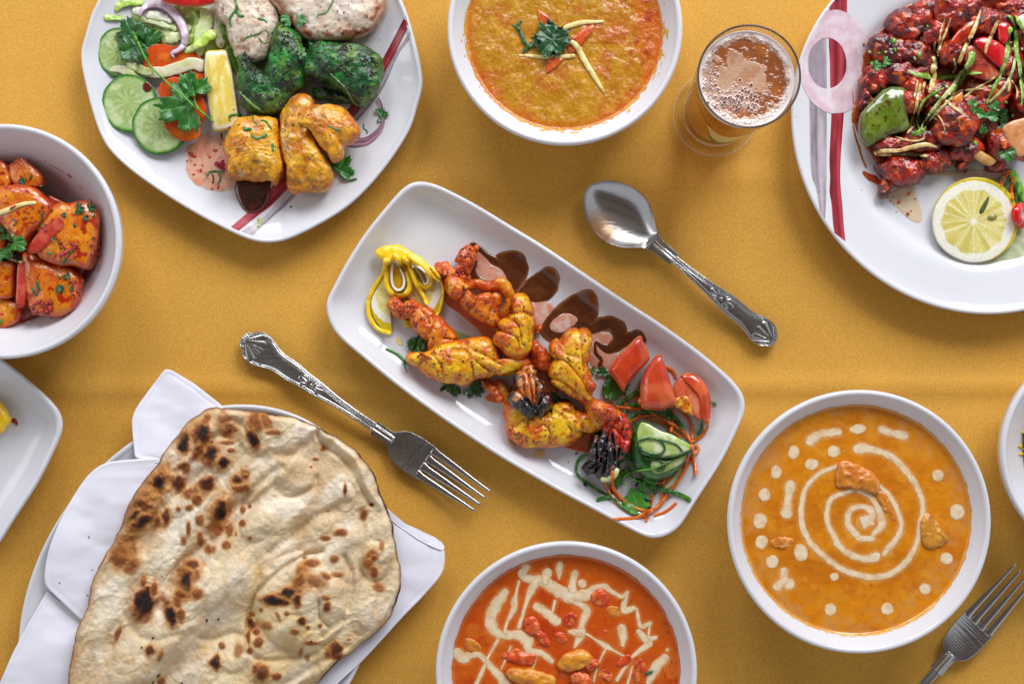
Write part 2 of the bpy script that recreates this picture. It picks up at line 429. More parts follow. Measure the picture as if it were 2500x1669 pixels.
def ceramic():
    m, nt, b = newmat('white_ceramic'); N = nt.nodes.new; L = nt.links.new
    tc = N('ShaderNodeTexCoord')
    nz = N('ShaderNodeTexNoise'); nz.inputs['Scale'].default_value = 14; nz.inputs['Detail'].default_value = 5; L(tc.outputs['Object'], nz.inputs['Vector'])
    cr = N('ShaderNodeMix'); cr.data_type = 'RGBA'; cr.inputs[6].default_value = (0.62, 0.62, 0.655, 1); cr.inputs[7].default_value = (0.67, 0.67, 0.715, 1)
    L(nz.outputs[0], cr.inputs[0])
    v = N('ShaderNodeTexNoise'); v.inputs['Scale'].default_value = 420; v.inputs['Detail'].default_value = 1; L(tc.outputs['Object'], v.inputs['Vector'])
    r = N('ShaderNodeMapRange'); r.inputs[1].default_value = 0.77; r.inputs[2].default_value = 0.81; r.inputs[4].default_value = 0.6; L(v.outputs[0], r.inputs[0])
    mm = N('ShaderNodeMix'); mm.data_type = 'RGBA'; L(r.outputs[0], mm.inputs[0]); L(cr.outputs[2], mm.inputs[6]); mm.inputs[7].default_value = (0.25, 0.22, 0.2, 1)
    L(mm.outputs[2], b.inputs['Base Color'])
    b.inputs['Roughness'].default_value = 0.09; b.inputs['Specular IOR Level'].default_value = 0.5
    n3 = N('ShaderNodeTexNoise'); n3.inputs['Scale'].default_value = 60; n3.inputs['Detail'].default_value = 2; L(tc.outputs['Object'], n3.inputs['Vector'])
    bp = N('ShaderNodeBump'); bp.inputs['Strength'].default_value = 0.05; bp.inputs['Distance'].default_value = 0.001; L(n3.outputs[0], bp.inputs['Height'])
    L(bp.outputs[0], b.inputs['Normal'])
    return m
M = {}
M['ceramic'] = ceramic()
M['print'] = food('plate_print', 0.2, bump=None, var=(300, 0.14), rvar=0.05)
M['naan'] = food('baked_bread', 0.62, sss=0.12, bump=(420, 0.5, 0.0007), var=(700, 0.10), spec=0.3, rad=(0.003,))
M['chicken'] = food('grilled_chicken', 0.38, coat=0.3, sss=0.03, bump=(500, 0.45, 0.0006), var=(700, 0.12), coatr=0.25)
M['pale'] = food('pale_chicken', 0.48, coat=0.12, sss=0.1, bump=(700, 0.5, 0.0006), var=(900, 0.10), coatr=0.25)
M['green'] = food('herb_crusted_chicken', 0.42, coat=0.3, bump=(380, 0.7, 0.0010), var=(500, 0.3), coatr=0.15,
                  blotch=((170, 0.60, 0.68, '#0b0a08', 0.9), (260, 0.60, 0.72, '#5c8a0c', 0.5)))
M['glaze'] = food('glazed_chicken', 0.3, coat=0.6, bump=(260, 0.6, 0.0012), var=(420, 0.3), coatr=0.12,
                  blotch=((110, 0.55, 0.66, '#260406', 0.7), (190, 0.60, 0.72, '#c8480a', 0.6)))
M['glossy'] = food('glossy_skin', 0.18, coat=0.6, sss=0.05, bump=(120, 0.15, 0.0005), var=(500, 0.12), coatr=0.06, rvar=0.06)
M['wet'] = food('wet_vegetable', 0.28, coat=0.25, sss=0.12, bump=(500, 0.25, 0.0004), var=(600, 0.10), coatr=0.12)
M['herb'] = food('herb_leaf', 0.36, coat=0.12, bump=(700, 0.35, 0.0004), var=(900, 0.22), spec=0.5)
M['sauce'] = food('smooth_sauce', 0.22, coat=0.5, sss=0.05, bump=(260, 0.25, 0.0004), var=(1300, 0.12), coatr=0.1,
                  blotch=((800, 0.70, 0.76, '#7a3208', 0.55),))
M['cream'] = food('cream', 0.3, coat=0.3, sss=0.05, bump=(500, 0.2, 0.0003), var=(1400, 0.06))
M['dal'] = food('lentil_sauce', 0.24, coat=0.5, bump=(330, 0.6, 0.0010), var=(800, 0.18), coatr=0.1)
M['potato'] = food('spiced_potato', 0.25, coat=0.6, sss=0.06, bump=(300, 0.35, 0.0006), var=(700, 0.16), coatr=0.15)
M['prawn'] = food('grilled_prawn', 0.34, coat=0.3, sss=0.04, bump=(460, 0.4, 0.0006), var=(700, 0.14), coatr=0.12,
                  blotch=((620, 0.70, 0.74, '#1c0d06', 0.85),))
M['char'] = food('charred_shell', 0.22, coat=0.7, bump=(300, 0.6, 0.0009), var=(500, 0.4), coatr=0.12)
M['darksauce'] = food('brown_sauce', 0.2, coat=0.6, bump=(300, 0.2, 0.0003), var=(1500, 0.3), coatr=0.08)
M['clearsauce'] = food('clear_sauce', 0.12, coat=0.5, bump=(200, 0.15, 0.0003), var=(900, 0.12), coatr=0.05)
# ================================================================ tablecloth
def cloth_mat():
    m, nt, b = newmat('mustard_weave'); N = nt.nodes.new; L = nt.links.new
    tc = N('ShaderNodeTexCoord')
    def nz(sx, sy, sc, det, rough=0.6):
        mp = N('ShaderNodeMapping'); mp.inputs['Scale'].default_value = (sx, sy, 1); L(tc.outputs['Object'], mp.inputs[0])
        n = N('ShaderNodeTexNoise'); n.inputs['Scale'].default_value = sc; n.inputs['Detail'].default_value = det; n.inputs['Roughness'].default_value = rough
        L(mp.outputs[0], n.inputs['Vector']); return n
    warp = nz(0.5, 1.0, 1900, 1); weft = nz(1.0, 0.5, 1500, 1); big = nz(1, 1, 9, 4)
    mx = N('ShaderNodeMix'); mx.data_type = 'RGBA'; L(warp.outputs[0], mx.inputs[0])
    mx.inputs[6].default_value = (*hexl('#b77f28'), 1); mx.inputs[7].default_value = (*hexl('#e9b450'), 1)
    m2 = N('ShaderNodeMix'); m2.data_type = 'RGBA'; m2.blend_type = 'MULTIPLY'
    r = N('ShaderNodeMapRange'); r.inputs[1].default_value = 0.3; r.inputs[2].default_value = 0.7; r.inputs[3].default_value = 0.88; r.inputs[4].default_value = 1.10
    L(weft.outputs[0], r.inputs[0]); m2.inputs[0].default_value = 1; L(mx.outputs[2], m2.inputs[6])
    L(r.outputs[0], m2.inputs[7])
    m3 = N('ShaderNodeMix'); m3.data_type = 'RGBA'; m3.blend_type = 'MULTIPLY'; m3.inputs[0].default_value = 1
    r2 = N('ShaderNodeMapRange'); r2.inputs[1].default_value = 0.3; r2.inputs[2].default_value = 0.7; r2.inputs[3].default_value = 0.94; r2.inputs[4].default_value = 1.05
    L(big.outputs[0], r2.inputs[0]); L(m2.outputs[2], m3.inputs[6]); L(r2.outputs[0], m3.inputs[7])
    L(m3.outputs[2], b.inputs['Base Color']); b.inputs['Roughness'].default_value = 0.68; b.inputs['Specular IOR Level'].default_value = 0.25
    b.inputs['Sheen Weight'].default_value = 0.15; b.inputs['Sheen Tint'].default_value = (1, 0.85, 0.5, 1)
    ad = N('ShaderNodeMath'); ad.operation = 'ADD'; L(warp.outputs[0], ad.inputs[0]); L(weft.outputs[0], ad.inputs[1])
    bp = N('ShaderNodeBump'); bp.inputs['Strength'].default_value = 0.35; bp.inputs['Distance'].default_value = 0.0003; L(ad.outputs[0], bp.inputs['Height'])
    L(bp.outputs[0], b.inputs['Normal'])
    return m
M['cloth'] = cloth_mat()
nx, ny = 420, 320
gx = np.linspace(-4200, 4200, nx); gy = np.linspace(-3200, 3200, ny)
X, Y = np.meshgrid(gx, gy)
P = np.stack([X.ravel(), Y.ravel(), 0*X.ravel()], 1)
Z = 3.0*fbm(P, 620, 3, 2)+1.2*fbm(P*np.array([0.4, 1, 1]), 220, 9, 2)
def crease(v, c, wd, am): return am*np.exp(-((v-c)/wd)**2)
Yi = 834.5-Y.ravel(); Xi = X.ravel()+1250
Z += crease(Yi+0.004*Xi, 952, 20, 7.0)-crease(Yi, 985, 30, 3.0)+crease(Yi, 432, 26, 4.5)+crease(Xi+0.02*Yi, 1672, 26, 4.0)+crease(Xi, 150, 36, 3.5)
Z -= 13
P[:, 2] = Z
put('tablecloth', P, [openfaces(ny, nx)], M['cloth'], None, label='mustard yellow woven tablecloth lying flat under all the dishes and cutlery', cat='tablecloth')

# ================================================================ ceiling of the room (seen only mirrored in the cutlery and glaze), dark beams added for those reflections
def ceiling():
    m, nt, b = newmat('ceiling_paint'); b.inputs['Base Color'].default_value = (0.30, 0.28, 0.26, 1); b.inputs['Roughness'].default_value = 0.9
    m2, nt, b = newmat('dark_beam'); b.inputs['Base Color'].default_value = (0.035, 0.025, 0.02, 1); b.inputs['Roughness'].default_value = 0.6
    def box(name, x0, x1, y0, y1, z0, z1, mt):
        V = np.array([(x, y, z) for z in (z0, z1) for y in (y0, y1) for x in (x0, x1)], float)/S
        F = [np.array([(0, 2, 3, 1), (4, 5, 7, 6), (0, 1, 5, 4), (2, 6, 7, 3), (0, 4, 6, 2), (1, 3, 7, 5)])]
        put(name, V, F, mt, None, kind='structure', smooth=False)
    box('ceiling', -1.15, 1.15, -1.15, 1.15, 1.60, 1.65, m)
    for k in range(4): box('reflection_beam', -1.15, 1.15, -0.98+0.56*k, -0.80+0.56*k, 1.49, 1.597, m2)
ceiling()

# ================================================================ dishes
class Dish:
    """rim outline (image px), rim height, inner profile (inset, z) rim->floor, outer profile (inset, z) rim->foot"""
    def __init__(s, O, zr, inner, outer, ang=0.0, c=None):
        s.zr = zr; Ow = WA(np.asarray(O, float), zr)[:, :2]
        s.c = WA(np.array([c], float), zr)[0, :2] if c is not None else (Ow.max(0)+Ow.min(0))/2
        s.ang = ang; a = math.radians(ang); s.ca, s.sa = math.cos(a), math.sin(a)
        L = s.loc(Ow); th = np.arctan2(L[:, 1], L[:, 0]); R = np.hypot(L[:, 0], L[:, 1]); k = np.argsort(th)
        th, R = th[k], R[k]
        s.tth = np.concatenate([th-2*np.pi, th, th+2*np.pi]); s.tR = np.tile(R, 3)
        s.a = np.abs(L[:, 0]).max(); s.b = np.abs(L[:, 1]).max()
        s.inner = np.array(inner, float); s.outer = np.array(outer, float)
        s.fz = s.inner[-1, 1]; s.fd = s.inner[-1, 0]
    def loc(s, P): d = P-s.c; return np.stack([d[:, 0]*s.ca+d[:, 1]*s.sa, -d[:, 0]*s.sa+d[:, 1]*s.ca], 1)
    def glo(s, L): return s.c+np.stack([L[:, 0]*s.ca-L[:, 1]*s.sa, L[:, 0]*s.sa+L[:, 1]*s.ca], 1)
    def R(s, th): return np.interp(th, s.tth, s.tR)
    def ring(s, d, na):
        th = np.arange(na)/na*2*np.pi; R = s.R(th); x = R*np.cos(th); y = R*np.sin(th)
        return s.glo(np.stack([x*(1-d/s.a), y*(1-d/s.b)], 1))
    def inset(s, Pw):
        L = s.loc(Pw); lo = np.full(len(L), -60.0); hi = np.full(len(L), min(s.a, s.b)*0.985)
        for _ in range(22):
            m = (lo+hi)/2; x = L[:, 0]/(1-m/s.a); y = L[:, 1]/(1-m/s.b)
            g = np.hypot(x, y)/s.R(np.arctan2(y, x)); inside = g < 1
            lo = np.where(inside, m, lo); hi = np.where(inside, hi, m)
        return (lo+hi)/2
    def zw(s, Pw): return np.interp(s.inset(Pw), s.inner[:, 0], s.inner[:, 1])
    def z_img(s, P):           # height under an image point
        z = np.full(len(P), s.fz)
        for _ in range(4): z = s.zw(WA(P, z)[:, :2])
        return z
    def build(s, name, label, cat='plate', na=288, mat='ceramic', group=None):
        prof = catmull(s.inner[:, :2], 60, closed=False); 
        rings = []
        for d, z in s.outer[::-1]: rings.append(np.column_stack([s.ring(d, na), np.full(na, z)]))
        for d, z in prof: rings.append(np.column_stack([s.ring(d, na), np.full(na, z)]))
        last = s.ring(s.fd, na)
        for k in np.linspace(1, 0.04, 14)[1:]:
            rings.append(np.column_stack([s.c+(last-s.c)*k, np.full(na, s.fz)]))
        V = np.array(rings); fl = V.reshape(-1, 3); n = len(rings)
        f0 = s.outer[-1]
        VV = np.vstack([fl, [*s.c, s.fz], [*s.c, f0[1]+3]])
        F = [ringfaces(n, na), fan(n*na, (n-1)*na, na, False), fan(n*na+1, 0, na, True)]
        fresh()
        s.obj = put(name, VV, F, M[mat], None, label=label, cat=cat, group=group)
        return s.obj
    def level(s, z): # inset at which the wall reaches height z
        k = np.argsort(s.inner[:, 1]); m = s.inner[:, 0] > 8
        I = s.inner[m]; return float(np.interp(-z, -I[:, 1], I[:, 0]))

def circ(cx, cy, R, n=96):
    t = np.arange(n)/n*2*np.pi; return np.stack([cx+R*np.cos(t), cy+R*np.sin(t)], 1)
def bowl(cx, cy, R, zr, floor, name, label, thick=13, steep=0.6, foot=0.42, liplift=0):
    k = (H-zr)/H*R
    inner = [(0, zr-7), (1.5, zr-2.5), (5, zr), (thick-4, zr-0.5), (thick, zr-4), (thick+4, zr-11)]
    fr = k*0.42; d0 = thick+4; d1 = k-fr
    for u in np.linspace(0, 1, 14)[1:]:
        # wall curve: steep first then rounding into the floor
        d = d0+(d1-d0)*(1-math.cos(u*math.pi/2))**(0.82*steep); z = (zr-11)-(zr-11-floor)*math.sin(u*math.pi/2)**1.0
        inner.append((d, z))
    outer = [(0, zr-7), (0.5, zr-16), (2.5, zr-30)]
    for u in np.linspace(0, 1, 12)[1:]:
        d = 2.5+(k*(1-foot)-2.5)*(1-math.cos(u*math.pi/2))**0.9; z = (zr-30)-(zr-30-14)*math.sin(u*math.pi/2)
        outer.append((d, z))
    outer += [(k*(1-foot)+1, 3), (k*(1-foot)+4, 0), (k*(1-foot)+16, 0), (k*(1-foot)+18, 6)]
    d = Dish(circ(cx, cy, R), zr, inner, outer, c=(cx, cy)); d.build(name, label, 'bowl'); return d

# --- square decorated plate (kebab), rim points read off the photo, other half by symmetry
half = np.array([(244,326),(302,400),(400,472),(458,508),(507,536),(563,564),(605,583),(645,592),(682,589),(706,582),(783,544),(860,493),(936,411),(1000,314),(1018,250),(1031,190)], float)
KC = np.array([614.0, 168.0])
kpts = np.vstack([half, 2*KC-half])
kO = catmull(kpts, 400)
for _ in range(22): kO = 0.5*kO+0.25*np.roll(kO, 1, 0)+0.25*np.roll(kO, -1, 0)
kO = KC+(kO-KC)*1.004
D_kebab = Dish(kO, 58, [(0, 53), (1.5, 57), (5, 58), (9, 56.5), (14, 52), (24, 46), (40, 39), (60, 32.5), (80, 28), (100, 25), (125, 23.5), (150, 23)],
               [(0, 53), (1, 48), (5, 43), (30, 33), (70, 20), (120, 8), (135, 0), (150, 0), (153, 5)], ang=0, c=KC)
D_kebab.build('square_plate', 'white rounded-square plate with painted red and grey bands holding the mixed kebab and salad')
# --- long platter
PL = np.array([(795.3,751.6),(797,730),(813,700),(835,657),(862,612),(894.8,562.9),(938,509),(970,472),(988,455),(1004,444.5),(1022,441.7),(1048,444.5),(1088,460),(1162.7,499),(1239,545.5),(1330,601),(1450,682),(1540,742),(1609.6,787),(1700.9,852),(1771,911),(1806,948),(1818,969.5),(1820,993.5),(1813,1022),(1764,1124),(1701,1222),(1666,1278),(1645,1299),(1625,1309),(1605,1314.5),(1581.6,1313),(1525,1285),(1437.7,1238),(1350,1191),(1220,1115),(1122.5,1051),(1060,1008),(966,939),(872.5,862),(826,821),(804,788)], float)
def longdish(off, name, label):
    O = catmull(PL, 500)+np.array(off)
    for _ in range(10): O = 0.5*O+0.25*np.roll(O, 1, 0)+0.25*np.roll(O, -1, 0)
    # rim read at its own height: shift the copy for the change of viewing direction
    d = Dish(O, 72, [(0, 66), (1.5, 70.5), (5, 72), (9, 71), (13, 66), (20, 56), (32, 42), (46, 31), (62, 24), (82, 20), (110, 18.5), (135, 18)],
             [(0, 66), (1, 58), (6, 46), (24, 26), (46, 10), (52, 0), (62, 0), (65, 4)], ang=-34.3, c=np.array((1307.5, 878.0))+np.array(off))
    d.build(name, label); return d
D_plat = longdish((0, 0), 'long_platter', 'long white rectangular platter in the middle holding the grilled prawns')
D_plat2 = longdish((-1669, 47), 'long_platter', 'white rectangular platter cut off at the left edge with a piece of lemon on it')
# --- big oval plate with painted bands (right) and plain oval plate under the bread
def ovalpts(cx, cy, a, b, ang, n=200):
    t = np.arange(n)/n*2*np.pi; g = math.radians(ang); x = a*np.cos(t); y = b*np.sin(t)
    return np.stack([cx+x*math.cos(g)-y*math.sin(g), cy+x*math.sin(g)+y*math.cos(g)], 1)
D_oval = Dish(ovalpts(2384, 309, 470, 439, 51), 70, [(0, 65), (1.5, 69), (5, 70), (10, 68.5), (18, 64), (40, 58), (70, 51.5), (100, 45), (118, 39), (132, 31), (146, 25), (165, 22), (190, 21)],
              [(0, 65), (1, 60), (6, 55), (60, 42), (120, 24), (165, 8), (180, 0), (200, 0), (203, 5)], ang=-51, c=(2384, 309))
D_oval.build('oval_plate', 'large white plate with a painted pink ring and red band holding the glazed red chicken')
D_naan = Dish(ovalpts(489, 1482, 526, 409, -57.4), 62, [(0, 57), (1.5, 61), (5, 62), (10, 60.5), (18, 56), (40, 50), (70, 44), (100, 36), (120, 27), (140, 21), (170, 19)],
              [(0, 57), (1, 52), (6, 47), (60, 36), (110, 20), (150, 8), (165, 0), (185, 0), (188, 5)], ang=57.4, c=(489, 1482))
D_naan.build('oval_plate', 'plain white oval plate under the naan bread and the folded napkin')
# --- bowls
B_dal = bowl(1379.5, 67, 287.5, 175, 30, 'round_bowl', 'white round bowl filled with yellow dal beside the beer glass')
B_pot = bowl(7, 589, 287, 185, 22, 'round_bowl', 'white round bowl of spiced potatoes cut off at the left edge')
B_cur = bowl(2099, 1273.5, 322, 190, 26, 'round_bowl', 'white round bowl of orange curry with a cream spiral')
B_tik = bowl(1383, 1641, 319.5, 190, 26, 'round_bowl', 'white round bowl of red-orange curry with cream drizzle at the bottom edge')
B_rice = bowl(2708, 1104, 263, 150, 22, 'round_bowl', 'white bowl cut off at the right edge with a few yellow rice grains showing')

# ---- painted decoration (flat print) on the glaze
def strip(name, Lp, Rp, reg, dish, col, parent, zoff=0.5, n=60, nu=9, streak=None, step=True):
    A = catmull(src(Lp, reg), n, closed=False); B = catmull(src(Rp, reg), n, closed=False)
    u = np.linspace(0, 1, nu)[None, :, None]; G = A[:, None, :]*(1-u)+B[:, None, :]*u
    fl = G.reshape(-1, 2); z = dish.z_img(fl); Gw = WA(fl, z)[:, :2]; ins = dish.inset(Gw); Lc = dish.loc(Gw)
    k = np.where(ins < 6, np.hypot(Lc[:, 0]*(1-6/dish.a)/(1-ins/dish.a), Lc[:, 1]*(1-6/dish.b)/(1-ins/dish.b))/np.hypot(Lc[:, 0], Lc[:, 1]), 1)
    Gw = dish.glo(Lc*k[:, None]); V = np.column_stack([Gw, dish.zw(Gw)+zoff])
    F = [openfaces(n, nu)]; a, b, d = V[F[0][0, 0]], V[F[0][0, 1]], V[F[0][0, 2]]
    if np.cross(b-a, d-a)[2] < 0: F = [f[:, ::-1] for f in F]
    uu = np.tile(np.linspace(0, 1, nu), n); s = np.repeat(np.arange(n), nu)
    q = np.column_stack([uu*34, s*0.22, s*0]); C = np.repeat(hexl(col[0])[None, :], len(V), 0)
    C = mixc(C, col[1], sstep(-0.15, 0.5, fbm(q, 7, len(V)+int(uu.sum()), 3)))
    if len(col) > 2: C = mixc(C, col[2], sstep(0.1, 0.6, fbm(q, 5, len(V)+3, 2)))
    fresh()
    return put(name, V, F, M['print'], C, parent=parent)
RED = ('#8e1c29', '#ad3b46', '#6a0e1a'); GREY = ('#968b93', '#b5abb1', '#766b74')
pk = D_kebab.obj
strip('red_band', [(573.7-10,554),(620,505),(660,461),(760,355),(848,268),(925,160),(990,38)], [(573.7+9,563),(634,523),(680,485),(778,376),(866,282),(943,170),(1003,54)], 's', D_kebab, RED, pk)
strip('grey_band', [(589,565),(655,520),(693,467),(800,340),(900,220),(965,130),(1006,72)], [(617,574),(672,524),(716,484),(822,352),(925,232),(971,136),(1012,82)], 's', D_kebab, GREY, pk, zoff=0.45)
strip('purple_arc', [(1630,970),(1668,1060),(1690,1150),(1640,1240),(1545,1310),(1450,1320),(1370,1330),(1300,1300)], [(1665,930),(1700,1000),(1725,1140),(1690,1270),(1580,1380),(1460,1412),(1380,1408),(1290,1380)], 'r2', D_kebab, ('#8a6474', '#a98a98', '#6f4a5c'), pk, zoff=0.75)
po = D_oval.obj
strip('red_band', [(405,-260),(405,0),(410,100),(405,370),(415,600),(420,840),(430,1090),(412,1500),(418,1700),(413,1830),(432,1960),(447,2150),(460,2230)],
      [(585,-260),(580,0),(580,100),(575,370),(578,620),(560,860),(555,1010),(520,1500),(515,1700),(522,1830),(535,1960),(548,2150),(566,2310)], 'r6', D_oval, RED, po, n=120)
strip('grey_band', [(215,360),(212,600),(216,850),(222,1030),(228,1500),(250,1700),(285,1800),(318,2010)], [(385,360),(386,600),(386,850),(386,1090),(385,1500),(384,1700),(380,1900),(370,2100)], 'r6', D_oval, GREY, po, n=100)
def ringdecal(name, oc, orr, ic, irr, reg, dish, col, parent, zoff):
    na, nu = 140, 8; th = np.arange(na)/na*2*np.pi
    q = np.column_stack([np.cos(th)*60, np.sin(th)*60, th*0])
    A = np.stack([oc[0]+orr[0]*np.cos(th)*(1+.02*fbm(q, 25, 1)), oc[1]+orr[1]*np.sin(th)*(1+.02*fbm(q, 25, 1))], 1)
    B = np.stack([ic[0]+irr[0]*np.cos(th)*(1+.03*fbm(q, 30, 2)), ic[1]+irr[1]*np.sin(th)*(1+.03*fbm(q, 30, 2))], 1)
    u = np.linspace(0, 1, nu)[:, None, None]; G = src((A[None]*(1-u)+B[None]*u).reshape(-1, 2), reg)
    zz = dish.z_img(G); Gw = WA(G, zz)[:, :2]; ins = dish.inset(Gw); Lc = dish.loc(Gw)
    k = np.where(ins < 5, np.hypot(Lc[:, 0]*(1-5/dish.a)/(1-ins/dish.a), Lc[:, 1]*(1-5/dish.b)/(1-ins/dish.b))/np.hypot(Lc[:, 0], Lc[:, 1]), 1)
    Gw = dish.glo(Lc*k[:, None]); V = np.column_stack([Gw, dish.zw(Gw)+zoff]); F = [ringfaces(nu, na)]
    a, b, d = V[F[0][0, 0]], V[F[0][0, 1]], V[F[0][0, 2]]
    if np.cross(b-a, d-a)[2] < 0: F = [f[:, ::-1] for f in F]
    uu = np.repeat(np.linspace(0, 1, nu), na); q = np.column_stack([uu*60, np.tile(np.cos(th)*25, nu), np.tile(np.sin(th)*25, nu)])
    C = np.repeat(hexl(col[0])[None, :], len(V), 0); C = mixc(C, col[1], sstep(-0.3, 0.5, fbm(q, 12, 4, 3)))
    return put(name, V, F, M['print'], C, parent=parent)
ringdecal('pink_ring', (468, 590), (352, 497), (390, 608), (186, 243), 'r6', D_oval, ('#dccdd4', '#d3b5bf'), po, 1.0)
fresh()
# ================================================================ cutlery
def steel():
    m, nt, b = newmat('stainless_steel'); N = nt.nodes.new; L = nt.links.new
    tc = N('ShaderNodeTexCoord'); mp = N('ShaderNodeMapping'); mp.inputs['Rotation'].default_value = (0, 0, 0.6); mp.inputs['Scale'].default_value = (1, 6, 1)
    L(tc.outputs['Object'], mp.inputs[0]); n = N('ShaderNodeTexNoise'); n.inputs['Scale'].default_value = 160; n.inputs['Detail'].default_value = 5; L(mp.outputs[0], n.inputs['Vector'])
    r = N('ShaderNodeMapRange'); r.inputs[3].default_value = 0.12; r.inputs[4].default_value = 0.34; L(n.outputs[0], r.inputs[0]); L(r.outputs[0], b.inputs['Roughness'])
    at = N('ShaderNodeAttribute'); at.attribute_name = 'Col'; L(at.outputs['Color'], b.inputs['Base Color'])
    b.inputs['Metallic'].default_value = 1
    bp = N('ShaderNodeBump'); bp.inputs['Strength'].default_value = 0.2; bp.inputs['Distance'].default_value = 0.0004; L(n.outputs[0], bp.inputs['Height']); L(bp.outputs[0], b.inputs['Normal'])
    return m
M['steel'] = steel()
STEEL = np.array([0.50, 0.495, 0.50])
def bar(name, A, B, s0, s1, wtab, ztab, thick, relief, parent, ns, nu=33, crown=2.0, bowlf=None, round_ends=(False, False)):
    """flat steel piece along the axis A->B (image px). relief(s,u,w)->height, returns object. wtab,ztab: (s,value)"""
    A = np.array(A, float); B = np.array(B, float); T = (B-A)/np.linalg.norm(B-A); Nn = np.array([-T[1], T[0]])
    s = np.linspace(s0, s1, ns); w = np.interp(s, *np.array(wtab, float).T); 
    w = catw(wtab, s); z = catw(ztab, s); u = np.sin(np.linspace(-1, 1, nu)*math.pi/2)
    SS, UU = np.meshgrid(s, u, indexing='ij'); WW = w[:, None]+0*UU; 
    P = A+SS[..., None]*T+(UU*WW)[..., None]*Nn
    zt = z[:, None]+crown*(1-UU**2)+1.5*relief(SS, UU, WW)-thick*0.5*(np.abs(UU) > 0.985)
    if bowlf is not None: zt = zt+bowlf(SS, UU, WW)
    zb = zt-thick-crown*(1-UU**2); 
    top = WA(P.reshape(-1, 2), zt.ravel()).reshape(ns, nu, 3); bot = WA(P.reshape(-1, 2), zb.ravel()).reshape(ns, nu, 3)[:, ::-1]
    V = np.concatenate([top, bot], 1); na = 2*nu; fl = V.reshape(-1, 3)
    VV = np.vstack([fl, V[0].mean(0), V[-1].mean(0)])
    F = [ringfaces(ns, na), fan(ns*na, 0, na, True), fan(ns*na+1, (ns-1)*na, na, False)]
    a, b, d = VV[F[0][5, 0]], VV[F[0][5, 1]], VV[F[0][5, 2]]
    if np.cross(b-a, d-a)[2] < 0: F = [f[:, ::-1] for f in F]
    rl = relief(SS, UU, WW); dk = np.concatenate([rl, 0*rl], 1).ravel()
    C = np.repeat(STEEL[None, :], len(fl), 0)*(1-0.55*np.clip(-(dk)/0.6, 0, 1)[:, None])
    C = np.vstack([C, STEEL, STEEL]); fresh()
    return put(name, VV, F, M['steel'], C, parent=parent)
def catw(tab, s):
    t = np.array(tab, float); ds = np.diff(t[:, 0]); m = np.gradient(t[:, 1], t[:, 0])
    i = np.clip(np.searchsorted(t[:, 0], s)-1, 0, len(t)-2); h = ds[i]; x = np.clip((s-t[i, 0])/h, 0, 1)
    dd = (t[i+1, 1]-t[i, 1])/h
    m0 = np.where(np.sign(m[i]) == np.sign(dd), np.clip(np.abs(m[i]), 0, 2.5*np.abs(dd))*np.sign(dd), 0)
    m1 = np.where(np.sign(m[i+1]) == np.sign(dd), np.clip(np.abs(m[i+1]), 0, 2.5*np.abs(dd))*np.sign(dd), 0)
    return (2*x**3-3*x**2+1)*t[i, 1]+(x**3-2*x**2+x)*h*m0+(-2*x**3+3*x**2)*t[i+1, 1]+(x**3-x**2)*h*m1
def kings(shell_c, rev=False, total=None, flower_c=205, line_end=400):
    """relief of the king's-pattern handle: scalloped shell, double border lines, small palmette"""
    def f(s, u, w):
        d = w*(1-np.abs(u))              # distance from the edge
        r = 1.3*np.exp(-((d-3.0)/1.3)**2)+1.1*np.exp(-((d-7.0)/1.3)**2)-0.8*np.exp(-((d-5.0)/1.0)**2)-0.6*np.exp(-((d-9.3)/1.4)**2)
        r = r*np.where(s < line_end, 1, 0)*np.where(w > 9, 1, 0.7)
        x = s-shell_c; y = u*w
        # shell: ribs radiating from the butt
        ph = np.arctan2(y, x+22); rr = np.hypot(x+22, y); lim = 50+4*np.abs(np.cos(ph*9))
        shell = np.where((rr < lim) & (rr > 7) & (np.abs(ph) < 1.05), 1.5*np.abs(np.cos(ph*8.5))-0.7, 0)
        r = np.where((rr < lim+1) & (np.abs(ph) < 1.1) & (d > 5), shell+0.2, r)
        butt = (s < 13); r = np.where(butt & (np.abs(y) < 17), 0.9*np.abs(np.cos(y*0.55))-0.3, r)
        for c, sg in ((flower_c-6, -1), (flower_c+6, 1)):
            xx = (s-c)*sg; ph = np.arctan2(y, xx); rr = np.hypot(xx, y)
            fl = 1.2*np.abs(np.cos(ph*5))-0.5
            r = np.where((rr < 30*(1-0.45*np.abs(ph))) & (rr > 3) & (xx > 0) & (np.abs(ph) < 1.3) & (d > 9), fl, r)
        rr = np.hypot(s-flower_c, y); r = np.where(rr < 4.5, 1.3*np.cos(rr*0.6), r)
        return r
    return f
def neck(s, u, w):
    y = np.abs(u*w); return 1.6*np.exp(-((y-4.2)/1.5)**2)-0.5*np.exp(-((y-7)/1.2)**2)

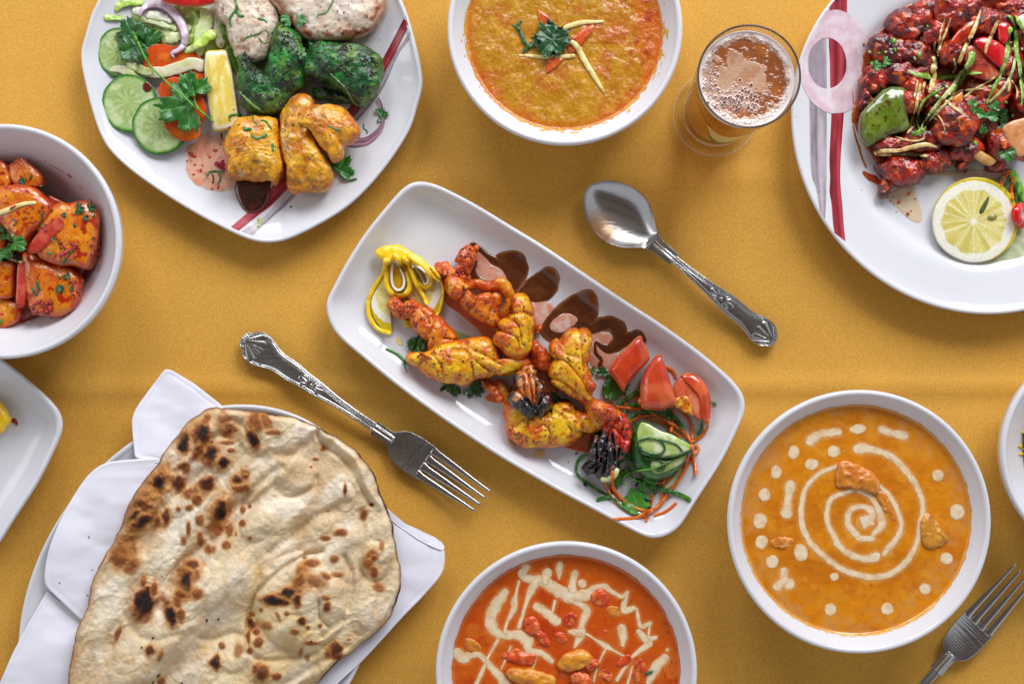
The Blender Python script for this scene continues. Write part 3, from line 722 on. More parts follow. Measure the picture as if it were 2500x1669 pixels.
FW = [(0, 4), (2.5, 13), (7, 20), (12, 22), (16, 25), (26, 36), (40, 41), (56, 41), (75, 36), (95, 28.5), (115, 25.5), (135, 26), (152, 25.5), (170, 23), (195, 21), (225, 19), (260, 15.5), (300, 12.5), (350, 11.5), (392, 12)]
FZ = [(0, 14), (60, 16), (150, 24), (250, 30), (330, 28), (400, 20), (450, 16), (500, 13), (545, 12), (600, 16), (660, 24), (714, 36)]
def fork(A, B, label, sc=1.0):
    A = np.array(A, float); B = np.array(B, float)
    root = thing('fork', label, 'fork', W(*((A+B)/2), 0), 'steel forks with shell-pattern handles')
    def sh(tab): return [(a*sc, b*sc) for a, b in tab]
    K = kings(30*sc, flower_c=205*sc, line_end=392*sc)
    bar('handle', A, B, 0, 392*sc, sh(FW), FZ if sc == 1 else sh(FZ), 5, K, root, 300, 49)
    HW = [(390, 18.5), (400, 18), (415, 17), (430, 17.5), (440, 20), (450, 29), (462, 38), (480, 43), (505, 46), (530, 46), (544, 45.5)]
    def rl(s, u, w):
        y = np.abs(u*w); s_ = s/sc
        r = np.where(s_ < 447, 2.2*np.exp(-((y-5)/1.6)**2)+1.2*(y < 9)*np.sqrt(np.clip(1-((s_-405)/42)**2, 0, 1)), 0)
        r = r+np.where(s_ > 455, 0.17*np.sin(s_/1.5+1.5*u+2*np.sin(s_/7))*np.exp(-((s_-512)/22)**2)+0.08*np.sin(s_/0.9+3*u)*np.exp(-((s_-482)/26)**2), 0)
        return r
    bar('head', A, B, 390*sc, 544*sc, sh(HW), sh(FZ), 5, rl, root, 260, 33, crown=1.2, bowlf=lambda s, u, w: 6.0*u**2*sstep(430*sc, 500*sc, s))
    # tines
    T = (B-A)/np.linalg.norm(B-A); Nn = np.array([-T[1], T[0]])
    for k in range(4):
        c0 = (-34.5+23*k)*sc; c1 = (-30+20*k)*sc
        ends = 714-abs(k-1.5)*3+(6 if k in (0,) else 0)
        s = np.concatenate([np.linspace(538, 560, 8), np.linspace(563, ends-8, 40), ends-8*(1-np.sin(np.linspace(0.15, 1, 8)*math.pi/2))])*sc
        wdt = np.interp(s/sc, [538, 545, 556, 600, 680, ends-6, ends], [11.6, 11.3, 9.0, 7.6, 4.2, 3.0, 0.6])*sc
        if k in (0, 3): pass
        cc = c0+(c1-c0)*sstep(538*sc, ends*sc, s)
        z = catw(sh(FZ), s)+1.5+2.0*(abs(k-1.5)/1.5)**2; m = 14; th = np.arange(m)/m*2*np.pi
        V = []
        for i in range(len(s)):
            cx = np.sign(np.cos(th))*np.abs(np.cos(th))**0.75*wdt[i]; cz = np.sign(np.sin(th))*np.abs(np.sin(th))**0.8*min(3.4, wdt[i]*0.6)
            p = A+T*s[i]+Nn*(cc[i]+cx)[:, None]
            V.append(WA(p, z[i]-2+cz))
        V = np.array(V); n = len(s); fl = V.reshape(-1, 3); VV = np.vstack([fl, V[0].mean(0), V[-1].mean(0)])
        F = [ringfaces(n, m), fan(n*m, 0, m, True), fan(n*m+1, (n-1)*m, m, False)]
        F = orient(VV, F, m)
        put('tine', VV, F, M['steel'], np.repeat(STEEL[None, :], len(VV), 0), parent=root)
    fresh(); return root
def orient(VV, F, m):
    f = F[0][m//4]; a, b, d = VV[f[0]], VV[f[1]], VV[f[2]]; c = VV[:m].mean(0)
    nrm = np.cross(b-a, d-a)
    return [g[:, ::-1] for g in F] if nrm @ (a-c) < 0 else F
fork((590, 824), (1182, 1226), 'steel fork with shell-pattern handle lying between the naan and the prawn platter')
d = np.array([0.669, -0.743]); c = np.array([2386, 1525.0])
fork(c-d*541, c+d*173, 'steel fork at the lower right beside the orange curry bowl, handle leaving the picture')

# spoon
A = np.array([1434.0, 459.0]); B = np.array([1893.0, 836.0]); Ls = float(np.linalg.norm(B-A))
root = thing('spoon', 'steel spoon with shell-pattern handle lying above the prawn platter', 'spoon', W(*((A+B)/2), 0))
# handle runs from the butt (B) towards the bowl
SW = [(0, 4), (2.5, 12), (7, 19), (12, 22), (20, 29), (36, 34), (52, 33.5), (72, 28), (95, 23.5), (120, 24), (150, 23.5), (180, 20), (215, 16), (250, 13), (290, 11), (325, 10)]
SZ = [(0, 14), (60, 16), (140, 24), (230, 32), (300, 30), (340, 27), (400, 24)]
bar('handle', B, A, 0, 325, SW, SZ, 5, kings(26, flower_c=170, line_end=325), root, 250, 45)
NW = [(318, 16.5), (330, 17), (350, 17.5), (372, 19), (383, 22), (392, 27)]
bar('neck', B, A, 318, 392, NW, [(318, 28), (350, 27), (392, 22)], 5, lambda s, u, w: neck(s, u, w)*sstep(395, 360, s)*1.3, root, 50, 33, crown=1.5)
BW = [(0, 2), (3, 14), (10, 27), (22, 41), (40, 55), (65, 67), (92, 73), (118, 72.5), (142, 66), (162, 55), (180, 41), (192, 31), (202, 26)]
def bf(s, u, w):
    t = np.clip((s-2)/200, 0, 1); long = np.clip(1-(2*t-1)**2, 0, 1)**0.6
    return -30*long*(1-np.abs(u)**2.3)
bar('bowl', A, B, 0, 208, BW+[(208, 24)], [(0, 30), (40, 33), (110, 34), (180, 31), (208, 27)], 3, lambda s, u, w: 0*s, root, 120, 49, crown=0, bowlf=bf)
fresh()
# ================================================================ beer glass
def lathe(name, prof, c, mat, colf=None, parent=None, na=128, closeb=False, cap0=True, cap1=True, tiltc=None, **kw):
    th = np.arange(na)/na*2*np.pi; V = np.array([np.column_stack([c[0]+r*np.cos(th), c[1]+r*np.sin(th), np.full(na, z)]) for r, z in prof])
    n = len(prof); fl = V.reshape(-1, 3); VV = fl; F = [ringfaces(n, na)]
    if cap0: VV = np.vstack([VV, [c[0], c[1], prof[0][1]]]); F.append(fan(len(VV)-1, 0, na, True))
    if cap1: VV = np.vstack([VV, [c[0], c[1], prof[-1][1]]]); F.append(fan(len(VV)-1, (n-1)*na, na, False))
    C = colf(VV) if colf else None
    return put(name, VV, F, mat, C, parent=parent, **kw)
def simple(name, col, rough=0.3, trans=0.0, ior=1.45, alpha=1.0, coat=0.0, metal=0.0):
    m, nt, b = newmat(name); b.inputs['Base Color'].default_value = (*hexl(col), 1); b.inputs['Roughness'].default_value = rough
    b.inputs['Transmission Weight'].default_value = trans; b.inputs['IOR'].default_value = ior; b.inputs['Alpha'].default_value = alpha
    b.inputs['Coat Weight'].default_value = coat; b.inputs['Metallic'].default_value = metal; return m
def glassmat():
    m, nt, b = newmat('clear_glass'); N = nt.nodes.new; L = nt.links.new; out = nt.nodes['Material Output']
    lw = N('ShaderNodeLayerWeight'); lw.inputs[0].default_value = 0.5
    pw = N('ShaderNodeMath'); pw.operation = 'POWER'; pw.inputs[1].default_value = 2.2; L(lw.outputs['Facing'], pw.inputs[0])
    mc = N('ShaderNodeMix'); mc.data_type = 'RGBA'; L(pw.outputs[0], mc.inputs[0]); mc.inputs[6].default_value = (0.97, 0.97, 0.95, 1); mc.inputs[7].default_value = (0.82, 0.78, 0.72, 1)
    tr = N('ShaderNodeBsdfTransparent'); L(mc.outputs[2], tr.inputs[0]); gl = N('ShaderNodeBsdfGlossy'); gl.inputs['Roughness'].default_value = 0.03
    p5 = N('ShaderNodeMath'); p5.operation = 'POWER'; p5.inputs[1].default_value = 5; L(lw.outputs['Facing'], p5.inputs[0]); fr = N('ShaderNodeMapRange'); fr.inputs[3].default_value = 0.04; fr.inputs[4].default_value = 0.55; L(p5.outputs[0], fr.inputs[0]); mx = N('ShaderNodeMixShader'); L(fr.outputs[0], mx.inputs[0]); L(tr.outputs[0], mx.inputs[1]); L(gl.outputs[0], mx.inputs[2])
    L(mx.outputs[0], out.inputs['Surface']); return m
M['glass'] = glassmat()
def beer_mat():
    m, nt, b = newmat('amber_beer'); N = nt.nodes.new; L = nt.links.new; out = nt.nodes['Material Output']
    t = N('ShaderNodeBsdfTransparent'); t.inputs[0].default_value = (0.98, 0.70, 0.26, 1); tl = N('ShaderNodeBsdfTranslucent'); tl.inputs[0].default_value = (0.98, 0.62, 0.16, 1)
    m1 = N('ShaderNodeMixShader'); m1.inputs[0].default_value = 0.5; L(b.outputs[0], m1.inputs[1]); L(tl.outputs[0], m1.inputs[2])
    m2 = N('ShaderNodeMixShader'); m2.inputs[0].default_value = 0.42; L(m1.outputs[0], m2.inputs[1]); L(t.outputs[0], m2.inputs[2]); L(m2.outputs[0], out.inputs['Surface'])
    at = N('ShaderNodeAttribute'); at.attribute_name = 'Col'; L(at.outputs['Color'], b.inputs['Base Color'])
    b.inputs['Roughness'].default_value = 0.15; b.inputs['Coat Weight'].default_value = 0.2
    return m
M['beer'] = beer_mat()
gc = W(1750, 282, 0)[:2]; GH = 500.0
def k_at(z): return H/(H-z)
# outer radius from foot ring to rim (world units)
rim_r = 127/k_at(GH); gl = thing('beer_glass', 'footed glass of foamy amber beer between the dal bowl and the red chicken plate', 'glass', (gc[0], gc[1], 0))
rimc = W(1823, 184.5, GH)[:2]
# outer wall: leans out from the base; true vertical axis
axis = (gc+rimc)/2
po_ = [(76, 16), (79, 22), (80.5, 34), (82, 60), (87, 150), (93, 250), (100, 360), (106, 450), (rim_r-0.5, GH-6), (rim_r, GH-2)]
pi_ = [(rim_r-1.5, GH), (rim_r-3.5, GH-2), (103.5, 450), (95, 360), (88, 250), (82, 150), (77, 60), (73, 44), (60, 37), (30, 35), (1, 34)]
pfoot = [(1, 2), (60, 2), (98, 0), (101, 3), (102, 7), (100, 10), (92, 12), (84, 14), (78, 17)]
lathe('foot', pfoot+[(40, 19), (1, 19)], axis, M['glass'], parent=gl, cap0=True, cap1=True)
lathe('glass_wall', [(1, 20)]+[(70, 19.8)]+po_[1:]+pi_, axis, M['glass'], parent=gl)
def bc(V):
    C = np.repeat(hexl('#e8a02a')[None, :], len(V), 0); h = (V[:, 2]-30)/440
    C = mixc(C, '#f2b43a', sstep(0.30, 0.02, h)*0.9)
    C = mixc(C, '#a8560c', sstep(-0.2, 0.6, fbm(V, 60, 4, 2))*0.4); return C
lathe('beer', [(1, 36), (58, 39), (71.5, 46), (75.8, 62), (80.8, 150), (86.8, 250), (93.6, 360), (99.3, 440), (100, 452), (60, 453), (1, 453)], axis, M['beer'], colf=bc, parent=gl)
# foam head: creamy disc with holes and bubbles
fz = 455.0; nr, na = 120, 360
rr = np.linspace(0.004, 1, nr); th = np.arange(na)/na*2*np.pi
V = np.array([np.column_stack([axis[0]+r*103*np.cos(th), axis[1]+r*103*np.sin(th), np.full(na, fz)]) for r in rr]).reshape(-1, 3)
Rr = np.repeat(rr, na); TH = np.tile(th, nr); q = V-np.array([axis[0], axis[1], 0])
holes = sstep(0.02, 0.22, fbm(q*np.array([1, 1.0, 1]), 34, 21, 4)+0.55*(q[:, 0]/100)*1.0*np.exp(-((q[:, 1]+10)/70)**2)-0.25*(q[:, 1]/-100)*(q[:, 0] < 0)-0.9*sstep(0.80, 0.95, Rr)+0.35*np.exp(-((Rr-0.72)/0.12)**2)-0.2)
holes = holes*sstep(-0.35, 0.15, fbm(q*np.array([1, 1.6, 1]), 9, 88, 3)+0.35*holes); fine = vn(q, 4.0, 3)
C = np.repeat(hexl('#c49a7e')[None, :], len(V), 0); C = mixc(C, '#a8683e', sstep(-0.1, 0.6, fbm(q, 22, 5, 3))*0.5)
C = mixc(C, '#8a420a', holes*(0.8+0.2*fine)); C = mixc(C, '#bc6812', holes*sstep(-0.2, 0.8, fbm(q, 30, 33, 3))*0.7)
edge = sstep(0.78, 0.93, Rr+0.06*fbm(q, 18, 8, 3)-0.05*np.maximum(0, q[:, 1]/100)); C = mixc(C, '#efe2e2', edge)
low = np.exp(-(((q[:, 0]+30)/42)**2+((q[:, 1]+48)/26)**2)); C = mixc(C, '#dcc0b6', low*(1-holes)*0.9); C = mixc(C, '#cfa594', low*0.4)
V[:, 2] += 3.0*edge-1.2*holes+0.8*fine*(1-holes)+3*sstep(0.95, 1, Rr)
rng = np.random.RandomState(4)
bub = [(a, rng.uniform(0.86, 0.93)*100, rng.uniform(0.8, 1.7)) for a in np.arange(0, 6.28, 0.055)+rng.uniform(-0.02, 0.02, 115)]
bxy = [(r*math.cos(a), r*math.sin(a), s) for a, r, s in bub]
for _ in range(150): bxy.append((rng.normal(-15, 34), rng.normal(-42, 15), abs(rng.normal(1.5, 0.8))+0.8))
for _ in range(40): bxy.append((rng.normal(-72, 8), rng.normal(0, 26), abs(rng.normal(1.3, 0.6))+0.6))
for bx, by, s in bxy:
    if math.hypot(bx, by) > 95: continue
    d = np.hypot(q[:, 0]-bx, q[:, 1]-by); m = d < s*2.2
    if m.any():
        V[m, 2] += 1.2*np.exp(-((d[m]-s)/0.8)**2); C[m] = mixc(C[m], '#6e2c10', sstep(s*1.15, s*0.6, d[m])*0.85); C[m] = mixc(C[m], '#e3cfc8', np.exp(-((d[m]-s*1.35)/0.6)**2)*0.6)
bot = np.column_stack([axis[0]+103*np.cos(th), axis[1]+103*np.sin(th), np.full(na, fz-3.5)])
V = np.vstack([V, bot]); C = np.vstack([C, C[-na:]])
M['foam'] = food('beer_foam', 0.25, coat=0.4, bump=(1500, 0.3, 0.0003), var=(2200, 0.15), coatr=0.1)
put('foam', V, [ringfaces(nr+1, na)], M['foam'], C, parent=gl)
# printed emblem on the wall: cream crescent leaf, green edge, red dots
def wallr(z): return np.interp(z, [34, 60, 150, 250, 360, 450], [80.5, 82, 87, 93, 100, 106])+0.6
def walldecal(name, a0, a1, za, zb, col, parent, n=40):
    """crescent between lower curve za(t) and upper curve zb(t), angles in degrees"""
    t = np.linspace(0, 1, n); A = np.radians(a0+(a1-a0)*t); V = []
    for k in np.linspace(0, 1, 5):
        z = za(t)*(1-k)+zb(t)*k; r = wallr(z); V.append(np.column_stack([axis[0]+r*np.cos(A), axis[1]+r*np.sin(A), z]))
    V = np.array(V).reshape(-1, 3)
    return put(name, V, [openfaces(5, n)], M['print'], np.repeat(hexl(col)[None, :], len(V), 0), parent=parent)
bow = lambda t: np.sin(np.clip(t, 0, 1)*np.pi)
walldecal('emblem', -130, -52, lambda t: 320-190*bow(t), lambda t: 325-50*bow(t), '#d9cf8c', gl)
walldecal('emblem_edge', -132, -50, lambda t: 317-225*bow(t), lambda t: 318-180*bow(t), '#46571f', gl)
for k in range(7):
    a = -126+11*k
    walldecal('emblem_dot', a, a+4.0, lambda t, k=k: 350-60*bow(np.array((k+0.5)/7))+0*t-22*bow(t), lambda t, k=k: 350-60*bow(np.array((k+0.5)/7))+0*t+22*bow(t), '#d8331c', gl, n=8)
walldecal('emblem_stem', -158, -126, lambda t: 400-70*t, lambda t: 412-70*t, '#8c1a16', gl)
rimm = simple('rim_darkening', '#5a4c42', 0.08, alpha=0.8); edgem = simple('edge_highlight', '#f0e4d4', 0.1, alpha=0.55)  # clear glass: dark rim edge and pale edge highlights put into colour
def ringtube(name, r, z, rt, mat):
    t = np.linspace(0, 2*np.pi, 9)[:-1]; lathe(name, [(r+rt*math.cos(a), z+rt*math.sin(a)) for a in list(t)+[0]], axis, mat, parent=gl, cap0=False, cap1=False)
ringtube('rim', rim_r-2.2, GH-1, 2.4, rimm); ringtube('foot_highlight', 101.5, 6.5, 1.0, edgem); ringtube('base_ring', 79, 30, 2.4, edgem)
fresh()

# ================================================================ liquids in the bowls
def liquid(name, dish, lev, mat, colf, disp, label, cat, seed=1, rag=5.0, spacing=3.0, group=None):
    d0 = dish.level(lev); th_n = 420
    nr = int((dish.a-d0)/spacing)
    R0 = dish.a-d0; th = np.arange(th_n)/th_n*2*np.pi
    q = np.column_stack([np.cos(th)*R0, np.sin(th)*R0, th*0]); rim = R0+2+rag*(0.5+0.5*fbm(q, 40, seed, 3))+rag*0.5*fbm(q, 9, seed+2, 2)
    rows = []
    for k in np.linspace(0.003, 1, nr): rows.append(np.column_stack([dish.c[0]+rim*k*np.cos(th), dish.c[1]+rim*k*np.sin(th), np.full(th_n, lev)]))
    V = np.array(rows).reshape(-1, 3); t = np.repeat(np.linspace(0, 1, nr), th_n)
    rad = np.hypot(V[:, 0]-dish.c[0], V[:, 1]-dish.c[1])
    z = lev+disp(V)*sstep(R0-2, R0-22, rad)
    wallz = np.interp(dish.a-rad, dish.inner[:, 0], dish.inner[:, 1])
    V[:, 2] = np.maximum(z, wallz+0.7)
    C = colf(V, np.clip((rad-R0+25)/25, 0, 1.4))
    fresh()
    return put(name, V, [ringfaces(nr, th_n)], mat, C, label=label, cat=cat, group=group)
def smear(dish, lev, up0, up1, mat, col, seed, thr=0.15, a0=0, a1=360, name='sauce_smear', parent=None, n=300):
    """thin film left on the wall above the sauce, broken by noise; a part of the sauce"""
    dA = dish.level(lev+up0); dB = dish.level(lev+up1); th = np.radians(np.linspace(a0, a1, n)); nu = 7; G = []
    for k in range(nu):
        d = dA+(dB-dA)*k/(nu-1); G.append(np.column_stack([dish.c[0]+(dish.a-d)*np.cos(th), dish.c[1]+(dish.a-d)*np.sin(th), np.full(n, np.interp(d, dish.inner[:, 0], dish.inner[:, 1]))]))
    V = np.array(G); nv = fbm(V.reshape(-1, 3)*np.array([1, 1, 2.0]), 12, seed, 3).reshape(nu, n)
    V[..., 2] += 0.8; F = openfaces(nu, n); keep = nv.ravel()[F].mean(1) > thr
    if keep.sum() < 3: return
    put(name, V.reshape(-1, 3), [F[keep]], mat, np.repeat(hexl(col)[None, :], nu*n, 0), parent=parent)

# ---- dal
def dal_disp(V):
    return 2.4*fbm(V, 30, 5, 3)+0.9*np.abs(fbm(V, 10, 8, 2))
def dal_col(V, e):
    P = V-np.array([B_dal.c[0], B_dal.c[1], 0])
    C = np.repeat(hexl('#b37c14')[None, :], len(V), 0)
    C = mixc(C, '#b3661a', sstep(-0.1, 0.5, fbm(V, 60, 2, 3)))
    C = mixc(C, '#c48e22', sstep(0.0, 0.6, fbm(V, 18, 3, 3))*0.8)
    oil = fbm(V, 34, 7, 4)*0.5+0.85*sstep(60, 190, P[:, 0]+0.25*P[:, 1])+0.35*sstep(-130, -200, P[:, 0])-0.25+0.35*sstep(60, 160, P[:, 1])*sstep(-60, 120, P[:, 0])
    C = mixc(C, '#c05a0c', sstep(0.3, 0.8, oil)*0.8)
    C = mixc(C, '#a2350a', sstep(0.25, 0.6, fbm(V, 15, 12, 3))*sstep(0.05, 0.7, oil)*0.9)
    C = mixc(C, '#a2400c', sstep(0.45, 0.7, fbm(V, 7, 15, 2))*0.45)
    C = mixc(C, '#c4540a', np.clip(e, 0, 1)*0.6); C = mixc(C, '#d79a1a', sstep(1.02, 1.12, e)*0.9)
    C = mixc(C, '#3a2a10', sstep(0.90, 0.95, vn(V, 4.5, 77))*0.8)
    return C
dal = liquid('dal', B_dal, 128, M['dal'], dal_col, dal_disp, 'mottled yellow and orange lentil dal filling the round bowl beside the beer', 'dal', 2, rag=4)
smear(B_dal, 128, 0.5, 9, M['sauce'], '#cf9a20', 3, thr=0.05, parent=dal); smear(B_dal, 128, 8, 20, M['sauce'], '#d6a234', 5, thr=0.42, parent=dal)
def ginger(name, pts, reg, label, cat='ginger', col='#e2cd84', **kw):
    return tube(name, pts, M['wet'], paint(col, ('#f0e2a8', 'noise', 10, 0.0, 0.5, 0.8, 1), ('#b98a30', 'noise', 14, 0.3, 0.7, 0.7, 2)), reg, seg=10, flat=0.45, noise=((0.5, 8),), label=label, cat=cat, **kw)
G = paint('#c8521f', ('#a3351a', 'noise', 16, 0, 0.5, 0.9, 1), ('#e08a4a', 'noise', 9, 0.3, 0.6, 0.5, 2))
puddle('tomato_strip', [(880,90),(935,120),(1000,170),(1010,260),(960,260),(910,240),(890,160)], 'r4', 5, M['glossy'], G, label='red tomato strip pointing up behind the coriander leaf on the dal', cat='tomato')
puddle('tomato_strip', [(1400,225),(1395,290),(1330,370),(1260,450),(1180,500),(1150,440),(1200,350),(1300,270)], 'r4', 6, M['glossy'], G, label='orange tomato strip under the ginger at the right of the coriander leaf', cat='tomato')
puddle('tomato_strip', [(990,540),(1120,540),(1080,600),(1000,660),(965,680),(960,640)], 'r4', 5, M['glossy'], G, label='small red tomato tip below the coriander leaf on the dal', cat='tomato')
ginger('ginger_stick', [(700,512,9),(850,522,16),(1000,528,18),(1150,522,20),(1230,515,17)], 'r4', 'pale ginger stick lying level under the coriander leaf on the dal')
ginger('ginger_stick', [(1110,270,20),(1200,235,24),(1300,208,22),(1390,205,17),(1500,200,12)], 'r4', 'pale ginger stick to the upper right of the coriander leaf on the dal')
ginger('ginger_stick', [(1180,375,22),(1250,440,24),(1320,570,26),(1400,700,22),(1500,860,15)], 'r4', 'long ginger stick slanting down with a brown end on the dal')
tube('coriander_sprig', [(735,185,10),(700,240,16),(720,300,18),(760,390,20),(790,430,22),(740,500,12)], M['herb'], '#2f5a32', 'r4', seg=8, step=2.5, flat=0.5, noise=((1.2, 6),), label='curled dark coriander sprig lying left on the dal', cat='coriander')
tube('coriander_sprig', [(640,230,8),(690,255,13),(720,290,12)], M['herb'], '#2f5a32', 'r4', seg=8, step=2.5, flat=0.5, noise=((1.2, 6),), label='short side shoot of the dark coriander sprig on the dal', cat='coriander')
tube('coriander_sprig', [(850,350,14),(850,400,18),(800,440,16)], M['herb'], '#36603a', 'r4', seg=8, step=2.5, flat=0.6, noise=((1.5, 6),), label='hooked dark coriander piece left of the big leaf on the dal', cat='coriander')
lf = thing('coriander_leaf', 'large dark green coriander leaf on the middle of the dal', 'coriander', W(*src([(1030,360)], 'r4')[0], 150))
leaf('leaflet', 1000, 350, 195, -108, M['herb'], 'r4', 3, lift=5, dark='#17401c', light='#3f7d44', parent=lf)
leaf('leaflet', 1010, 370, 205, -12, M['herb'], 'r4', 3, lift=7, dark='#17401c', light='#3f7d44', parent=lf)
leaf('leaflet', 1020, 370, 200, 130, M['herb'], 'r4', 3, lift=5, dark='#17401c', light='#3f7d44', parent=lf)
tube('stem', [(985,440,7),(990,560,5)], M['herb'], '#3b7a3a', 'r4', seg=8, lift=2, parent=lf)

# ---- orange curry with spiral
def cur_col(V, e):
    C = np.repeat(hexl('#d2800f')[None, :], len(V), 0)
    C = mixc(C, '#c06c0c', sstep(-0.1, 0.6, fbm(V, 80, 2, 3))*0.8); C = mixc(C, '#dc9428', sstep(0.1, 0.6, fbm(V, 30, 3, 3))*0.5)
    C = mixc(C, '#b5601a', sstep(0.25, 0.6, fbm(V, 12, 6, 3))*0.35)
    P = V-np.array([B_cur.c[0], B_cur.c[1], 0]); r = np.hypot(P[:, 0], P[:, 1])
    C = mixc(C, '#c58a4a', sstep(190, 262, r+25*fbm(V, 30, 8, 3))*0.6*sstep(-0.4, 0.3, fbm(V*np.array([1, 1, 1]), 20, 9, 2)))
    C = mixc(C, '#cf9130', sstep(0.9, 1.1, e)*0.9); C = mixc(C, '#70300a', sstep(0.93, 0.97, vn(V, 4, 71))*0.6); return C
cur = liquid('orange_curry', B_cur, 150, M['sauce'], cur_col, lambda V: 1.5*fbm(V, 50, 15, 3)+0.4*fbm(V, 10, 3, 2), 'smooth orange curry sauce decorated with a cream spiral and dots', 'curry', 5, rag=3)
smear(B_cur, 150, 1, 8, M['cream'], '#d9b778', 3, thr=-0.1, parent=cur, a0=150, a1=320)
smear(B_cur, 150, 0, 5, M['sauce'], '#d79020', 9, thr=0.0, parent=cur)
CR = paint('#e2cca8', ('#d2944e', 'edge', 1, 0.45, 1.0, 0.8, 1), ('#d2a87c', 'noise', 12, 0.0, 0.6, 0.6, 2), ('#e6d8c0', 'noise', 8, 0.2, 0.6, 0.6, 4))
CRL = {}
def cribbon(pts, reg, par, name='cream_swirl', step=3.5):
    CRL.setdefault(par.name, []).append((pts, reg))
    ribbon(name, pts, M['cream'], CR, reg, th=0.35, zoff=0.45, step=step, parent=par, wob=0.30)
cribbon([(775,380,30),(800,378,30),(870,390,19),(940,412,19),(1000,460,18),(1060,530,18),(1100,590,17),(1130,660,16),(1138,730,16),(1122,800,16),(1112,880,16),(1080,960,17),(1030,1030,17),(950,1085,17),(860,1103,17),(770,1090,18),(670,1050,18),(590,990,17),(520,930,17),(475,860,17),(452,780,16),(455,700,15),(470,620,14),(510,560,13),(570,510,13),(650,482,12)], 't2', cur)
cribbon([(895,590,10),(945,640,14),(985,710,15),(1015,800,15),(1000,870,16),(950,930,20),(920,972,14)], 't2', cur)
cribbon([(872,985,26),(820,998,21),(740,980,19),(670,930,18),(630,860,17),(600,790,15),(600,720,14),(625,660,14),(690,630,13),(760,615,13),(830,640,15),(870,690,17),(900,750,20),(905,810,22),(860,862,15)], 't2', cur)
cribbon([(850,800,14),(820,790,36),(800,792,38),(850,760,24),(840,725,20),(790,705,14),(735,722,16),(712,770,18),(722,820,20),(765,862,18)], 't2', cur)
cribbon([(775,885,16),(850,885,17)], 't2', cur)
for p in [(770,270,48,28,-8),(635,395,35,35,0),(410,400,32,42,10),(510,468,40,32,-10),(310,510,32,38,0),(245,638,34,38,0),(220,785,42,45,0),(230,905,36,42,20),(290,1015,36,36,0),(450,965,40,50,0),(640,1098,24,24,0),(617,1283,34,36,0),(937,1280,35,36,0),(1150,1168,34,34,0),(1270,998,36,34,10),(1330,735,42,48,0),(1220,530,32,34,0),(697,393,6,6,0)]:
    puddle('cream_dot', outline_ellipse(*p, n=12, rough=0.05, seed=int(p[0])), 't2', 0.4, M['cream'], CR, na=40, nr=5, rough=1.2, parent=cur)
for d in ([(505,335,30),(525,318,26),(560,300,22),(660,288,20)], [(910,275,26),(960,290,18),(1030,308,26)], [(390,590,32),(378,670,22),(370,740,32)], [(355,1070,22),(358,1120,26),(380,1140,34)], [(358,1120,22),(320,1155,26)]):
    cribbon(d, 't2', cur, 'cream_dash')
CK = paint('#cc7a1a', ('#b5600f', 'noise', 22, -0.1, 0.5, 0.6, 1), ('#e0a860', 'noise', 13, 0.1, 0.6, 0.6, 2))
CY = paint('#c8861f', ('#a8600f', 'noise', 18, -0.1, 0.5, 0.7, 1), ('#dca84a', 'noise', 12, 0.1, 0.6, 0.6, 2))
def chunk(name, pts, reg, h, label, cat, mat, col, z0=None, na=70, nr=20, noise=((3.5, 22), (1.5, 8)), e=0.75, **kw):
    P = src(pts, reg) if hasattr(pts[0], '__len__') else None
    if P is None: P = src(outline_ellipse(*pts, n=12, rough=0.10, seed=int(pts[0])), reg)
    if z0 is None: z0 = hit(*P.mean(0))-2
    return blob(name, P, z0, h, M[mat], col, na=na, nr=nr, noise=noise, e=e, label=label, cat=cat, **kw)
chunk('chicken_piece', [(650,480),(700,448),(780,478),(860,520),(895,580),(880,640),(800,612),(720,600),(655,592)], 't2', 20, 'pale orange chicken piece breaking the cream spiral near the top of the orange curry', 'chicken', 'chicken', CK, z0=144)
chunk('chicken_piece', [(890,610),(930,640),(985,760),(990,800),(950,770),(900,700),(870,640)], 't2', 9, 'sliver of chicken running down from the large piece inside the cream spiral', 'chicken', 'chicken', CK, z0=146)
chunk('chicken_piece', [(1150,740),(1200,770),(1250,840),(1272,895),(1190,945),(1140,915),(1125,830)], 't2', 15, 'yellow-brown chicken piece at the right of the cream spiral in the orange curry', 'chicken', 'chicken', CY, z0=145)
chunk('chicken_piece', [(280,890),(350,875),(405,890),(390,930),(320,940),(285,920)], 't2', 7, 'mostly sunken chicken piece among the cream dots at the left of the orange curry', 'chicken', 'chicken', CK, z0=147)

# ---- red tikka curry
def tik_col(V, e):
    C = np.repeat(hexl('#c9590f')[None, :], len(V), 0); C = mixc(C, '#b8400a', sstep(-0.1, 0.6, fbm(V, 60, 22, 3))*0.8)
    C = mixc(C, '#d97a2a', sstep(0.1, 0.6, fbm(V, 45, 23, 3))*0.45); P = V-np.array([B_tik.c[0], B_tik.c[1], 0])
    C = mixc(C, '#b5280a', np.exp(-(((P[:, 0]-10)/170)**2+((P[:, 1]-70)/100)**2))*0.45)
    C = mixc(C, '#c97a30', sstep(0.9, 1.1, e)*0.5); C = mixc(C, '#4a1206', sstep(0.90, 0.95, vn(V, 5, 73))*0.8); return C
tik = liquid('red_curry', B_tik, 150, M['sauce'], tik_col, lambda V: 2.5*fbm(V, 60, 35, 3)+0.5*fbm(V, 10, 3, 2), 'red-orange creamy curry drizzled with cream at the bottom edge', 'curry', 8, rag=2.5)
smear(B_tik, 150, 0, 5, M['sauce'], '#c86a20', 9, thr=0.2, parent=tik)
hw = lambda L, k=0.62: [(a, b, c*k) for a, b, c in L]
